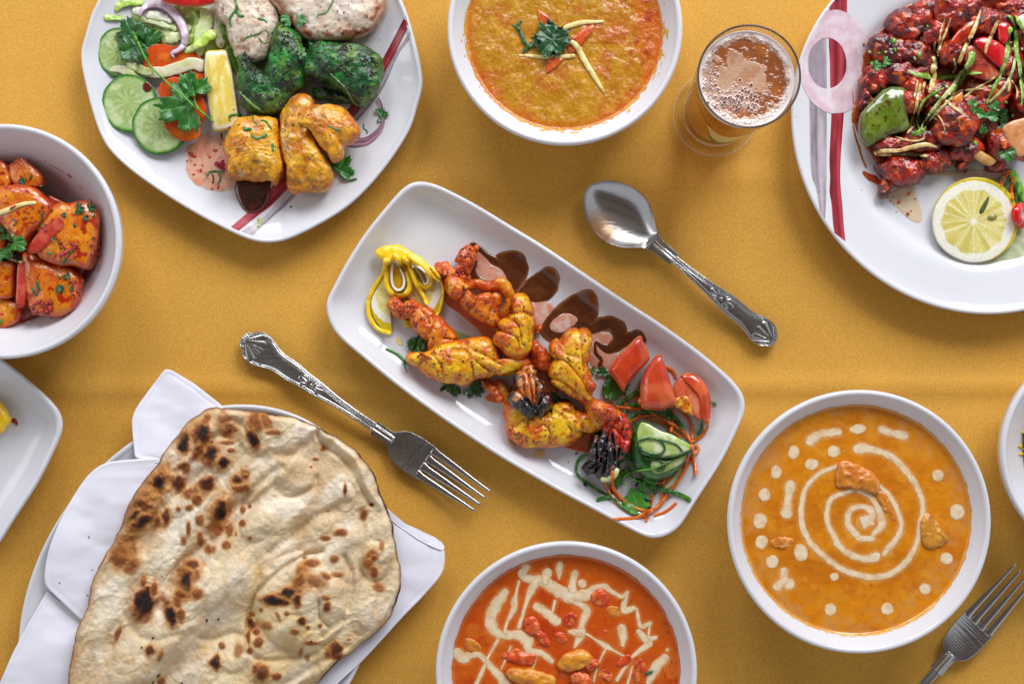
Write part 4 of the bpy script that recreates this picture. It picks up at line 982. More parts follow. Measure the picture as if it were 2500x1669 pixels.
for ln in ([(640,545,45),(565,650,62),(525,740,62),(535,850,62),(600,900,50),(680,910,50),(760,910,55),(830,960,62),(850,1040,42),(950,1060,35),(1040,1130,30)],
 [(820,335,48),(790,400,40),(850,430,45),(950,440,60),(1040,500,60),(1150,560,64),(1200,580,64),(1330,570,60),(1400,520,45),(1480,490,35),(1560,540,25),(1640,580,25),(1690,545,22)],
 [(1000,375,50),(985,440,50)], [(1110,315,44),(1108,360,34),(1105,425,8)], [(1240,390,44),(1220,460,40),(1220,510,48)], [(1300,470,46)],
 [(900,470,50),(850,560,36),(810,680,18),(760,840,24)], [(760,450,14),(735,560,14),(720,620,34),(715,690,34),(660,800,14),(640,880,20)],
 [(915,665,42),(1000,720,50),(1080,790,48)], [(1190,610,24),(1340,680,40),(1330,740,44),(1300,820,36),(1290,900,50),(1240,1010,16)],
 [(1290,890,50),(1200,880,22)], [(1340,900,12),(1420,950,14),(1500,1000,32),(1570,1040,12),(1700,1110,10)], [(1500,1030,12),(1440,1160,10),(1400,1300,14)],
 [(1690,560,16),(1665,640,30),(1660,700,36),(1740,680,28)], [(1770,690,18),(1800,830,24),(1880,810,26)], [(1790,880,30),(1850,950,42),(1930,930,22)], [(1880,980,30),(1800,1040,26),(1720,1110,16),(1600,1290,20)],
 [(1880,830,10),(1870,930,14)], [(1640,850,44),(1655,930,40),(1650,990,24)],
 [(240,1060,56),(290,1110,56),(345,1080,40),(430,1080,30),(520,1180,35),(600,1270,45),(650,1340,52)], [(480,1150,24),(400,1320,24)], [(580,950,20),(490,1110,12)], [(690,1010,9),(610,1200,9)],
 [(2010,1110,48),(1950,1165,50),(1900,1240,52),(1870,1310,26)], [(2030,1035,15)], [(1730,1180,8),(1690,1329,16)], [(910,1090,10),(880,1190,14)], [(1070,620,16),(1050,700,14)]):
    cribbon(hw(ln, 0.8), 't1', tik, 'cream_drizzle')
halo2 = True
def halo(o, dish, col, z=150):
    '''cream bleeding into the sauce round every line: the sauce itself is paler there'''
    me = o.data; n = len(me.vertices); co = np.empty(n*3, np.float32); me.vertices.foreach_get('co', co); V = co.reshape(-1, 3)/S+np.array(o['_at'])
    ca = me.color_attributes['Col']; c4 = np.empty(n*4, np.float32); ca.data.foreach_get('color', c4); c4 = c4.reshape(-1, 4); m = np.zeros(n)
    ns = 1+0.5*fbm(V, 9, 91, 3)
    for pts, reg in CRL.get(o.name, []):
        A = src(pts, reg); A[:, 2] *= rs(reg)
        if len(A) == 1: A = np.vstack([A, A+[0.5, 0, 0]])
        C = catmull(A, max(3, int(np.linalg.norm(np.diff(A[:, :2], axis=0), axis=1).sum()/5)+2), closed=False); w = WA(C[:, :2], z)[:, :2]; lo = w.min(0)-30; hi = w.max(0)+30
        k = np.where((V[:, 0] > lo[0]) & (V[:, 0] < hi[0]) & (V[:, 1] > lo[1]) & (V[:, 1] < hi[1]))[0]
        for i in range(len(w)):
            d = np.hypot(V[k, 0]-w[i, 0], V[k, 1]-w[i, 1])-C[i, 2]; m[k] = np.maximum(m[k], sstep(7, -1, d*1.0/ns[k]))
    c4[:, :3] = mixc(c4[:, :3], col, m*0.6); ca.data.foreach_set('color', c4.astype(np.float32).ravel())
halo(cur, B_cur, '#d8a060')
RC = paint('#cf4a14', ('#b02408', 'noise', 20, -0.2, 0.5, 0.8, 1), ('#e08a3a', 'noise', 12, 0.1, 0.6, 0.6, 2), ('#2c0c06', 'fine', 6, 0.72, 0.85, 0.8, 3))
halo(tik, B_tik, '#dc8c50')
YC = paint('#d08418', ('#b5480c', 'noise', 24, -0.1, 0.5, 0.7, 1), ('#e0a83a', 'noise', 13, 0.1, 0.6, 0.7, 2))
for pts, h, lab, c in (((865,830,70,85,-20), 12, 'left lump of the pair of red chicken pieces in the middle of the red curry', RC),
    ((960,930,95,42,50), 10, 'long red chicken piece sloping down from the left lump in the red curry', RC),
    ((1195,780,66,66,10), 12, 'round red chicken lump in the loop of cream in the red curry', RC),
    ((1455,590,85,66,25), 11, 'browned chicken piece framed by cream at the upper right of the red curry', RC),
    ((1580,710,70,50,30), 8, 'orange chicken piece below the browned one at the upper right of the red curry', CK),
    ((1240,1130,150,88,-12), 24, 'large yellow chicken piece nearest the bottom middle of the red curry', YC),
    ((1390,1160,66,50,-20), 18, 'red chicken piece touching the right of the large yellow one', RC),
    ((780,1100,130,70,10), 10, 'red chicken piece under thin cream lines left of the large yellow one', RC),
    ((860,1270,210,80,12), 24, 'broad orange chicken piece cut off at the bottom edge of the red curry', YC),
    ((1300,1290,100,70,10), 18, 'orange chicken piece below the large yellow one at the bottom edge', RC),
    ((360,1000,110,44,32), 7, 'pink-orange chicken piece at the left rim of the red curry', CK),
    ((1790,1220,60,110,10), 7, 'dark red chicken piece near the right rim of the red curry', RC),
    ((1600,525,60,18,0), 5, 'thin red sliver at the top right of the cream drizzle', RC),
    ((1450,890,90,50,30), 6, 'sunken red chicken piece right of the cream loop', RC),
    ((1130,930,60,40,20), 8, 'small orange chicken lump left of the cream loop in the red curry', RC),
    ((640,1090,50,30,40), 6, 'small red lump under the left cream line of the red curry', RC),
    ((1650,1130,70,40,-30), 7, 'orange lump beside the lower right cream line of the red curry', RC),
    ((1500,1250,80,50,10), 9, 'red chicken lump near the bottom edge right of the yellow piece', RC),
    ((1000,1560,400,160,0), 22, 'chicken pieces of the red curry beyond the bottom edge', RC)):
    chunk('chicken_piece', pts, 't1', h, lab, 'chicken', 'chicken', c, z0=145)
tube('chive_piece', [(1835,1240,12),(1910,1218,12)], M['herb'], '#1f5a33', 't1', seg=8, label='short green chive piece near the right rim of the red curry', cat='herb')
# ================================================================ napkin
def napkin_mat():
    m = food('white_napkin_cotton', 0.75, bump=(1600, 0.35, 0.0003), var=(1800, 0.05), spec=0.2, rvar=0.05); return m
M['napkin'] = napkin_mat()
nap = thing('napkin', 'white cotton napkin folded under the naan bread, corners sticking out', 'napkin', W(480, 1400, 40))
def sheetfold(name, pts, reg, zf, th=4.0, na=160, nr=34, wr=1.0, soft=False, seed=1):
    """one fold of cloth: rounded edge, gentle wrinkles; zf(P image)->height"""
    O = resample(src(pts, reg), na) if not soft else catmull(src(pts, reg), na)
    for _ in range(2): O = 0.5*O+0.25*np.roll(O, 1, 0)+0.25*np.roll(O, -1, 0)
    c = O.mean(0); ts = np.concatenate([[1.0, 1.0, 0.995, 0.985], np.linspace(0.97, 0.03, nr)]); dz = np.concatenate([[-th, -th*0.5, -th*0.12, 0], np.zeros(nr)])
    V = []
    for t, d in zip(ts, dz):
        P = c+(O-c)*t; z = zf(P)
        q = np.column_stack([P, P[:, 0]*0]); z = z+wr*(9*fbm(q, 130, seed, 2)+1.6*fbm(q*np.array([0.5, 1, 1]), 34, seed+4, 2)-1.3*np.exp(-((np.linalg.norm(O-P, axis=1)-13)/2.2)**2)*(t > .6))+d
        V.append(WA(P, z))
    V = np.array(V); n = len(ts); VV = np.vstack([V.reshape(-1, 3), V[-1].mean(0)])
    F = orientz(VV, [ringfaces(n, na), fan(n*na, (n-1)*na, na, False)], pick=na*8)
    C = np.repeat(hexl('#e4e3ef')[None, :], len(VV), 0); fresh()
    return put(name, VV, F, M['napkin'], C, parent=nap)
def orientz(VV, F, pick=0):
    f = F[0][pick]; a, b, d = VV[f[0]], VV[f[1]], VV[f[2]]
    return [g[:, ::-1] for g in F] if np.cross(b-a, d-a)[2] < 0 else F
# lower left strip (lowest layer)
sheetfold('napkin_fold', [(230,1115),(400,1245),(520,1320),(520,1700),(-60,1700),(0,1560),(60,1420),(130,1285)], 'q7', lambda P: 62+0*P[:, 0], seed=3)
# crossing flap at top
sheetfold('napkin_fold', [(800,40),(830,45),(940,110),(1075,215),(1150,330),(1060,520),(760,500),(700,478),(655,472),(645,380),(640,320),(640,280),(655,240),(680,200),(740,120)], 'q7', lambda P: 66+6*sstep(930, 1080, P[:, 1]), seed=5)
# big left lobe: smooth and slightly puffed
sheetfold('napkin_fold', [(790,468),(690,475),(600,482),(530,490),(480,510),(430,550),(385,610),(330,700),(280,800),(240,900),(222,980),(213,1060),(225,1100),(300,1170),(395,1260),(560,1300),(900,1100),(900,560)], 'q7',
          lambda P: 72+10*np.exp(-((P[:, 1]-1290)/170)**2)+5*np.exp(-((P[:, 1]-1120)/22)**2), seed=7, th=7)
# right corner
sheetfold('napkin_fold', [(1350,480),(1480,630),(1560,700),(1650,740),(1740,780),(1770,810),(1782,850),(1784,900),(1775,960),(1740,1010),(1650,1110),(1560,1200),(1450,1320),(1330,1450),(1230,1540),(1130,1640),(1000,1600),(1000,900)], 'q8', lambda P: 66-20*sstep(960, 1080, P[:, 0]), seed=13, th=6)
sheetfold('napkin_fold', [(1440,640),(1530,715),(1640,790),(1720,830),(1776,850),(1784,830),(1765,800),(1650,738),(1560,698),(1480,625)], 'q8', lambda P: 71-20*sstep(960, 1080, P[:, 0]), seed=17, th=4, na=100, nr=10)

# ================================================================ naan
NO = np.array([(524,995),(545,996),(570,999),(615,1003),(640,1006),(673,1012),(712,1019),(746,1028),(800,1055),(830,1072),(850,1087),(872,1105),(890,1127),(903,1143),(913,1159),(922,1180),(927,1200),(936,1222),(945,1240),(952,1264),(958,1286),(961,1310),(966,1334),(970,1360),(976.5,1380.6),(979,1405),(979,1430),(972,1455),(963,1480),(950,1505),(931,1530),(908,1551),(881.5,1570.6),(853,1594),(823,1616),(777.5,1661),(732,1702),(680,1745),(600,1790),(500,1830),(400,1840),(300,1825),(220,1790),(180,1740),(163,1700),(166,1669),(173.6,1609.6),(186,1549),(201,1510),(216,1474),(226,1423),(241.5,1383),(272,1333),(297,1282.5),(312,1237),(337,1192),(360,1164),(382,1137),(402.5,1101),(433,1066),(453,1036),(488,1011),(505,1000)], float)
spots8 = [(470,215,50,60,30,1),(370,270,32,52,0,1),(450,320,45,35,-30,.65),(620,200,40,35,0,.75),(600,263,40,12,0,.6),(748,245,30,62,-10,.95),(765,150,45,45,0,.65),(820,140,25,40,-20,.5),(855,210,35,14,0,.5),(500,130,25,30,20,.55),(580,140,40,40,0,.4),
 (525,340,38,50,20,1),(583,372,36,34,-20,1),(375,400,35,30,0,.65),(630,305,22,12,0,.6),(225,480,55,90,30,.85),(240,470,34,55,30,1),(150,560,60,45,0,.7),(340,490,38,40,20,.75),(500,490,42,42,0,.85),(410,540,45,36,-10,.65),(445,575,28,28,0,.7),
 (700,432,22,20,0,.85),(670,470,38,34,0,.85),(685,512,46,26,0,.7),(125,650,80,85,30,.75),(115,665,40,30,0,1),(150,690,60,25,-30,.9),(238,685,18,24,0,.7),(277,670,22,34,0,.8),(345,622,14,15,0,.5),(405,612,22,18,0,.5),(460,682,22,30,0,.55),(398,725,12,35,0,.6),(375,792,20,20,0,.5),(465,790,20,35,0,.6),(515,840,28,28,0,.55),
 (575,640,52,90,12,.8),(572,630,36,60,8,1),(560,725,30,30,10,.6),(622,730,24,38,15,.6),(690,625,14,25,0,.5),(730,605,8,12,0,.5),(690,700,18,18,0,.6),(605,815,22,22,0,.5),(730,780,15,13,0,.5),(655,757,6,12,0,.4),
 (60,840,70,60,-30,.5),(20,900,30,32,0,1),(95,925,45,48,30,.7),(20,870,50,60,20,.5),(160,1120,55,90,18,1),(158,1010,14,32,0,.45),(212,1050,16,45,0,.7),
 (385,990,62,90,25,.72),(378,1020,34,62,0,.9),(430,920,36,18,0,.75),(445,1080,35,25,-20,.55),(340,1110,30,60,15,.7),(300,1190,28,72,-12,1),(360,1190,20,35,0,.55),
 (1125,297,16,14,0,.65),(1222,748,36,22,0,.7),(1143,780,26,13,0,.55),(1085,352,14,9,0,.3),(1345,650,20,35,20,.65),(1155,635,12,6,0,.4),(1060,395,8,6,0,.6),
 (1010,960,35,30,-40,.6),(1060,915,45,22,0,.55),(940,1080,85,28,-22,.95),(985,1120,22,30,0,.85),(870,1120,60,22,10,.9),(1000,1010,26,45,35,.6),(1090,1010,55,36,20,.45),(1145,1150,24,24,0,.75),(1140,1100,22,14,0,.4),(1012,1228,18,19,0,.8),(740,1240,22,32,-20,.85),(765,1285,18,16,0,.7),(745,1190,16,14,0,.6),(790,1165,11,11,0,.5),(930,1185,16,14,0,.6),(825,1250,28,20,0,.4),(885,1205,10,30,-20,.35),(775,1340,22,26,0,.65),(722,1310,10,30,0,.5),(730,1385,14,16,0,.5),(975,1285,25,18,0,.5),(1045,1260,11,13,0,.7),
 (1165,1400,34,40,25,.7),(1195,1385,28,40,0,.75),(1110,1250,11,12,0,.5),(1060,1345,40,12,0,.5),(1040,1425,14,14,0,.35),(1000,1400,12,30,20,.3),(1185,890,20,20,0,.5),(1195,975,28,14,0,.45),(1140,985,26,14,30,.5),(1025,885,12,8,0,.5),(1385,880,34,50,35,.5),(1370,920,28,24,0,.45),(1405,960,22,32,0,.7),(1440,820,12,22,0,.45),(1425,1045,28,22,0,.45),(1400,885,14,14,0,.7),
 (187,1390,23,32,10,.75),(245,1420,13,36,22,.45),(545,1447,26,42,14,.9),(580,1362,18,20,0,.55),(668,1380,26,36,0,.4),(790,1503,40,40,20,.75),(800,1475,20,14,0,.5),(870,1525,24,20,0,.65),(255,1550,18,24,30,.6),(20,1290,14,60,20,.5),(1265,1325,9,6,0,.35),(1245,520,8,30,0,.75),(1385,598,10,6,0,.9)]
def naan():
    na, N = 800, 400
    O = catmull(NO, na); q = np.column_stack([O, O[:, 0]*0]); c = np.array([560.0, 1420.0])
    dirn = (O-c)/np.linalg.norm(O-c, axis=1, keepdims=True); O = O+dirn*(3.0*fbm(q, 22, 3, 3))[:, None]
    g = np.linspace(-1, 1, N); aa, bb = np.meshgrid(g, g, indexing='ij'); aa = aa.ravel(); bb = bb.ravel()
    hz = np.abs(aa) >= np.abs(bb); sa = np.where(np.abs(aa) < 1e-6, 1e-6, aa); sb = np.where(np.abs(bb) < 1e-6, 1e-6, bb)
    phi = np.where(hz, np.where(aa >= 0, 0, math.pi)+math.pi/4*bb/sa, np.where(bb >= 0, math.pi/2, -math.pi/2)-math.pi/4*aa/sb); T = np.maximum(np.abs(aa), np.abs(bb))
    fr = (phi/(2*math.pi)) % 1.0*na; i0 = np.floor(fr).astype(int) % na; ff = (fr-np.floor(fr))[:, None]
    Ou = O[i0]*(1-ff)+O[(i0+1) % na]*ff; P = c+(Ou-c)*T[:, None]
    x8 = (P[:, 0]-280)*2.211; y8 = (P[:, 1]-960)*2.211
    q = np.column_stack([P, P[:, 0]*0]); qq = q.copy()
    a = math.radians(-47)   # grain of the dough runs lower-left to upper-right
    qq[:, 0] = (q[:, 0]*math.cos(a)+q[:, 1]*math.sin(a))*0.42; qq[:, 1] = -q[:, 0]*math.sin(a)+q[:, 1]*math.cos(a)
    wp = np.column_stack([fbm(q, 60, 50, 2), fbm(q, 60, 60, 2), q[:, 2]])*16
    big = fbm(qq+wp, 95, 11, 2); mid = fbm(qq+wp, 40, 17, 3)
    rid = 1-np.abs(fbm(qq+wp*1.6, 62, 23, 2))*2.2
    h = 110+20*big+4.0*mid+2.5*np.clip(rid, -1, 1)**3+1.3*fbm(q, 9, 31, 3)
    # dome towards the middle, sagging at the rim
    h += 10*(1-T**2)
    # raised lumps: (x8,y8,rx,ry,ang,height,sharp)
    for X, Y, rx, ry, an, am, sh in [(980,430,110,95,0,16,3),(1000,1130,250,260,-25,30,5),(1180,1120,80,130,10,10,3),(390,1060,120,190,18,16,3),(1410,900,80,110,10,14,4),(720,460,110,130,30,10,3),(770,700,90,110,30,12,3),(560,330,90,100,0,12,3),(640,1060,130,200,30,12,2),(900,660,140,90,-30,12,3),(120,640,110,170,28,14,3),(760,230,90,110,10,12,3),(640,1400,90,110,10,10,3),(160,1110,80,130,15,8,3),(1240,560,60,80,0,10,4),(430,220,110,80,-30,10,3),(1100,720,110,60,-40,8,3),(300,1330,170,120,-20,8,2),(450,1480,150,100,-20,8,2),(850,1490,130,90,-20,8,3),(1350,1150,60,160,10,8,3)]:
        g = math.radians(an); dx = x8-X; dy = y8-Y; u = (dx*math.cos(g)+dy*math.sin(g))/rx; v = (-dx*math.sin(g)+dy*math.cos(g))/ry
        rr = (u*u+v*v)**0.5+0.10*fbm(q, 40, int(X), 2); h += am*np.clip(1-rr**sh, 0, 1)**0.8
    rg = np.random.RandomState(17); dome = np.zeros(len(P))
    for _ in range(70):
        cx, cy = rg.uniform(180, 960), rg.uniform(1000, 1690); r1 = rg.uniform(16, 46); r2 = r1*rg.uniform(0.45, 0.8); g = math.radians(rg.normal(-50, 18))
        dx = P[:, 0]-cx; dy = P[:, 1]-cy; u = (dx*math.cos(g)+dy*math.sin(g))/r1; v = (-dx*math.sin(g)+dy*math.cos(g))/r2
        dome = np.maximum(dome, np.clip(1-(u*u+v*v)*(1+0.25*mid), 0, 1)**0.7*r2*0.24)
    h += dome
    # deep creases: polylines in q8 px
    def seg(P8, wd, am, side=0.0):
        D = np.full(len(P), 1e9); G = np.zeros(len(P))
        P8 = catmull(P8, 40, closed=False)
        for i in range(len(P8)-1):
            A, B = P8[i], P8[i+1]; dx, dy = B-A; L2 = dx*dx+dy*dy+1e-9; t = np.clip(((x8-A[0])*dx+(y8-A[1])*dy)/L2, 0, 1)
            ex = x8-A[0]-t*dx; ey = y8-A[1]-t*dy; d = np.hypot(ex, ey); sg = np.sign(dx*ey-dy*ex); m = d < D; D = np.where(m, d, D); G = np.where(m, sg, G)
        return am*np.exp(-(D/wd)**2), D*G
    for P8, wd, am in [([(500,760),(560,690),(660,600),(760,510),(850,430),(900,400)], 22, -13), ([(870,330),(960,330),(1040,270),(1100,210)], 26, -8), ([(560,900),(640,760),(700,660),(790,560),(880,480)], 22, -10),
                       ([(240,1160),(300,1040),(350,930),(430,860),(520,790)], 20, -13), ([(160,860),(190,760),(240,640),(330,560),(470,420)], 24, -10), ([(880,520),(930,560),(1000,540),(1080,500),(1090,450)], 18, -8),
                       ([(840,860),(940,780),(1040,700),(1150,640),(1250,590)], 28, -12), ([(720,1400),(715,1280),(740,1130),(800,1040),(900,950),(1020,880),(1120,850)], 14, -12), ([(1240,880),(1280,980),(1270,1110),(1220,1220),(1120,1310)], 16, -10),
                       ([(1090,210),(1130,280),(1220,340),(1300,440),(1360,560),(1390,600)], 16, -10), ([(1330,640),(1340,760),(1320,900),(1360,1000)], 20, -8), ([(1100,1120),(1110,1210),(1150,1250)], 14, -9), ([(420,1290),(520,1330),(620,1300),(700,1320)], 24, -8),
                       ([(60,1200),(130,1310),(240,1330),(330,1300)], 24, -7), ([(720,1400),(800,1440),(950,1430),(1080,1400)], 18, -8), ([(580,160),(640,140),(700,190),(720,260)], 14, -6), ([(330,420),(420,370),(500,270),(570,210)], 18, -7), ([(760,1560),(900,1570),(1080,1470),(1250,1370)], 20, -7)]:
        e, _ = seg(P8, wd*1.0, am*1.1); h += e
    # rolled right edge
    e, D = seg([(1095,190),(1180,240),(1260,310),(1330,400),(1345,470),(1400,560),(1440,600)], 30, 13); h += e
    C = np.repeat(hexl('#dac6a4')[None, :], len(P), 0)
    C = mixc(C, '#c6a67c', sstep(-0.3, 0.6, fbm(qq+wp, 60, 41, 4))*0.75); C = mixc(C, '#eadfcc', sstep(-0.1, 0.5, fbm(qq+wp, 45, 43, 4))*0.75)
    C = mixc(C, '#efe6d6', sstep(2, 9, dome)*0.45)
    C = mixc(C, '#c79c62', sstep(0.25, 0.6, fbm(q, 30, 47, 4))*0.30)
    C = mixc(C, '#b8935e', sstep(0.2, 0.55, -mid-0.5*big)*0.30)
    C = mixc(C, '#e8cf96', sstep(0.1, 0.6, fbm(q, 110, 53, 2))*sstep(1280, 1560, P[:, 1])*0.5)
    for X, Y in ((770,960),(480,1380),(1030,1290),(1170,1395)): C = mixc(C, '#d8a420', np.exp(-(((x8-X)/26)**2+((y8-Y)/42)**2)*1.0)*0.5)
    n1 = fbm(q, 15, 61, 4); n2 = fbm(q, 34, 67, 3)
    for X, Y, rx, ry, an, dk in spots8:
        if dk >= 0.75: rx, ry = rx*1.18, ry*1.18
        g = math.radians(an); dx = x8-X; dy = y8-Y; R = max(rx, ry)*1.9; m = (np.abs(dx) < R) & (np.abs(dy) < R)
        if not m.any(): continue
        dx, dy = dx[m], dy[m]; u = (dx*math.cos(g)+dy*math.sin(g))/rx; v = (-dx*math.sin(g)+dy*math.cos(g))/ry
        rr = np.sqrt(u*u+v*v)+0.42*n1[m]+0.2*n2[m]
        h[m] += (2.0+3.5*dk)*np.clip(1-(rr/1.15)**2, 0, 1)
        Cm = C[m]; Cm = mixc(Cm, '#c28a48', sstep(1.75, 0.9, rr)*0.7*min(1, .5+dk)); Cm = mixc(Cm, '#8f4c1c', sstep(1.25, 0.6, rr)*min(1, 0.5+dk*0.6))
        if dk > 0.45: Cm = mixc(Cm, '#6e3314', sstep(1.05, 0.40, rr)*min(1, (dk-0.25)*1.35))
        if dk > 0.7: Cm = mixc(Cm, '#2e150c', sstep(0.92, 0.35, rr)*min(1, (dk-0.5)*2.2))
        if dk > 0.88: Cm = mixc(Cm, '#140b0a', sstep(0.55, 0.15, rr+0.2*n1[m])*0.9)
        C[m] = Cm
    # browned rim
    br = sstep(0.985, 0.999, T+0.004*fbm(q, 20, 71, 2)); C = mixc(C, '#8a5a30', br*0.8); C = mixc(C, '#2a160c', br*sstep(0.0, 0.4, fbm(q, 45, 73, 2))*0.9)
    lb = sstep(0.93, 0.995, T)*sstep(560, 420, P[:, 0]); C = mixc(C, '#b07e48', lb*0.55)
    # edge thickness and underside
    edge = np.sqrt(np.clip((T-0.965)/0.035, 0, 1)); h -= edge**3*14
    h = np.maximum(h, 86)
    V = WA(P, h); I = np.arange(N*N).reshape(N, N)
    per = np.concatenate([I[0, :-1], I[:-1, -1], I[-1, :0:-1], I[:0:-1, 0]]); m = len(per); und = []; Pp = P[per]
    for t, dz in [(1.003, -6), (1.002, -13), (0.99, -19), (0.95, 0), (0.8, 0), (0.4, 0)]:
        und.append(WA(c+(Pp-c)*t, V[per, 2]+dz if dz else np.full(m, 78.0)))
    VV = np.vstack([V]+und+[und[-1].mean(0)]); base = N*N
    quads = np.stack([I[:-1, :-1], I[:-1, 1:], I[1:, 1:], I[1:, :-1]], -1).reshape(-1, 4)
    f = quads[0]; e1 = VV[f[1]]-VV[f[0]]; e2 = VV[f[2]]-VV[f[0]]; flip = np.cross(e1, e2)[2] < 0
    if flip: quads = quads[:, ::-1]
    j = np.arange(m); k = (j+1) % m; first = np.stack([per[j], per[k], base+k, base+j], 1); rest = ringfaces(6, m, base); cap = fan(base+6*m, base+5*m, m, False)
    side = [first, rest]; side = [x[:, ::-1] for x in side] if flip else side
    F = [quads]+side+[cap]
    CC = np.vstack([C]+[np.repeat(hexl('#7a4a26')[None, :], m, 0)]*2+[np.repeat(hexl('#b08a5c')[None, :], m, 0)]*4+[C[:1]])
    fresh()
    return put('naan_bread', VV, F, M['naan'], CC, label='large blistered naan bread with dark char spots on the white napkin', cat='naan')
nb = naan()
M['seed'] = food('black_seed', 0.4, bump=None, var=(300, 0.2))
for nk, sd in enumerate([(280+x/2.211, 960+y/2.211, 6) for x, y in ((497,1222),(207,1318),(232,1525),(205,1560),(362,1562),(145,1370),(560,1218),(527,263),(498,1225),(240,1518),(1060,1337))]+[(217,1310,4),(225,1390,3),(145,1422,3),(213,1452,3)]): flecks('seed', [sd], M['seed'], ['#15120f', '#241a14'], parent=nb, seed=nk, long=1.5)
# ================================================================ mixed kebab plate
fl = D_kebab.fz
def zk(P): return D_kebab.z_img(P)
SWEET = paint('#d8a58c', ('#cf8060', 'noise', 26, -0.1, 0.6, 0.7, 1), ('#b84a2a', 'fine', 7, 0.62, 0.8, 0.8, 2), ('#dcc0b2', 'edge', 1, 0.8, 1.05, 0.8, 3))
puddle('chilli_sauce', [(215,470),(290,420),(345,350),(400,342),(470,352),(560,385),(660,420),(720,780),(670,860),(590,885),(500,885),(420,875),(330,835),(255,780),(215,700),(210,590)], 'r3', 2.6, M['clearsauce'], SWEET, zfun=zk, rough=2, label='puddle of pale orange sweet chilli sauce beside the yellow chicken', cat='sauce')
puddle('brown_sauce', [(675,830),(740,770),(1000,780),(1018,850),(1005,950),(960,1040),(880,1092),(800,1090),(735,1030),(690,930)], 'r3', 9, M['darksauce'], paint('#3d120c', ('#5a1c10', 'noise', 20, 0, 0.6, 0.7, 1), ('#8a4a1a', 'edge', 1, 0.86, 1.0, 0.8, 3)), zfun=zk, label='glossy dark brown sauce drop under the yellow chicken over the red band', cat='sauce')
flecks('chilli_flake', [(400+a/3.915, 240+b/3.915, s) for a, b, s in ((272,540,12),(222,600,4),(297,632,4),(355,690,7),(460,862,4),(550,365,7),(490,495,8),(520,850,6),(285,725,4),(540,440,5),(440,560,5),(410,430,4),(370,640,5),(560,600,6))], M['glossy'], ['#b3160e', '#c43a1a', '#a8240c'], label='red chilli flakes scattered in the sweet chilli sauce', cat='chilli', kind='stuff', seed=2)
# lettuce bed
LT = lambda a, b, c: paint(a, (b, 'noise', 16, -0.1, 0.5, 0.8, 1), (c, 'noise', 9, 0.2, 0.6, 0.6, 2))
Lpale = LT('#c4d08a', '#dfe4c0', '#9fbf4a'); Lgreen = LT('#93b83a', '#c4d87a', '#6b9a22'); Lwhite = LT('#d8d6bc', '#e6e2d2', '#b9c878'); Ldark = LT('#4f8a22', '#7aa838', '#35701a')
def lett(pts, r, col, lab, flat=0.2, tw=0.5, lift=2, **kw): tube('lettuce_shred', [(a, b, w*1.25) for a, b, w in pts], M['wet'], col, r, seg=14, flat=flat, noise=((3.2, 14), (1.4, 6)), twist=tw, lift=lift, label=lab, cat='lettuce', group=None, **kw)
puddle('lettuce_bed', [(560,150),(640,60),(900,20),(1300,60),(1420,200),(1460,460),(1200,560),(1000,520),(860,430),(640,240)], 'r1', 14, M['wet'], paint('#a8bc5a', ('#7f9c38', 'noise', 14, -0.2, 0.4, 0.9, 1), ('#dde2b4', 'noise', 10, 0.0, 0.5, 0.9, 2), ('#5c7a26', 'noise', 7, 0.2, 0.6, 0.6, 4)), zfun=zk, rough=5, label='bed of crumpled pale green lettuce under the red onion ring', cat='lettuce')
lett([(400,110,14),(430,60,26),(500,20,34),(600,15,38),(660,40,28)], 'r1', Lgreen, 'lime green curly lettuce piece at the top left corner of the salad')
lett([(290,165,14),(350,170,22),(420,175,24),(480,180,16)], 'r1', Lgreen, 'small lime green lettuce curl hanging over the left plate edge')
lett([(560,90,30),(700,120,38),(850,160,42),(960,200,32)], 'r1', Lwhite, 'white lettuce rib running under the red onion ring')
lett([(640,180,30),(760,190,38),(880,230,36),(1010,275,30)], 'r1', Lpale, 'pale lettuce shred behind the second coriander leaf')
lett([(880,400,34),(960,350,46),(1060,300,40),(1110,240,30)], 'r1', Lpale, 'folded pale lettuce shred inside the bend of the onion ring')
lett([(1040,410,30),(1130,360,44),(1180,280,40),(1170,180,30),(1120,110,24)], 'r1', Lgreen, 'green lettuce shred right of the bend of the onion ring')
lett([(1240,80,34),(1270,180,52),(1230,300,56),(1200,420,44),(1210,540,30)], 'r1', Lpale, 'broad pale lettuce leaf standing above the lemon wedge', lift=6)
lett([(1320,70,26),(1370,180,36),(1400,320,40),(1410,470,30)], 'r1', Lwhite, 'white translucent lettuce strip beside the pale chicken')
lett([(1410,160,16),(1440,300,22),(1470,440,24),(1530,600,26),(1595,735,18)], 'r1', Ldark, 'dark green lettuce strip between the lemon wedge and the pale chicken')
lett([(1060,505,18),(1140,460,26),(1230,410,34),(1300,340,42),(1370,330,40)], 'r1', LT('#b9d65a', '#dcebb0', '#93b83a'), 'crisp lime green stalk piece above the lemon wedge', lift=6, flat=0.6, tw=0.2)
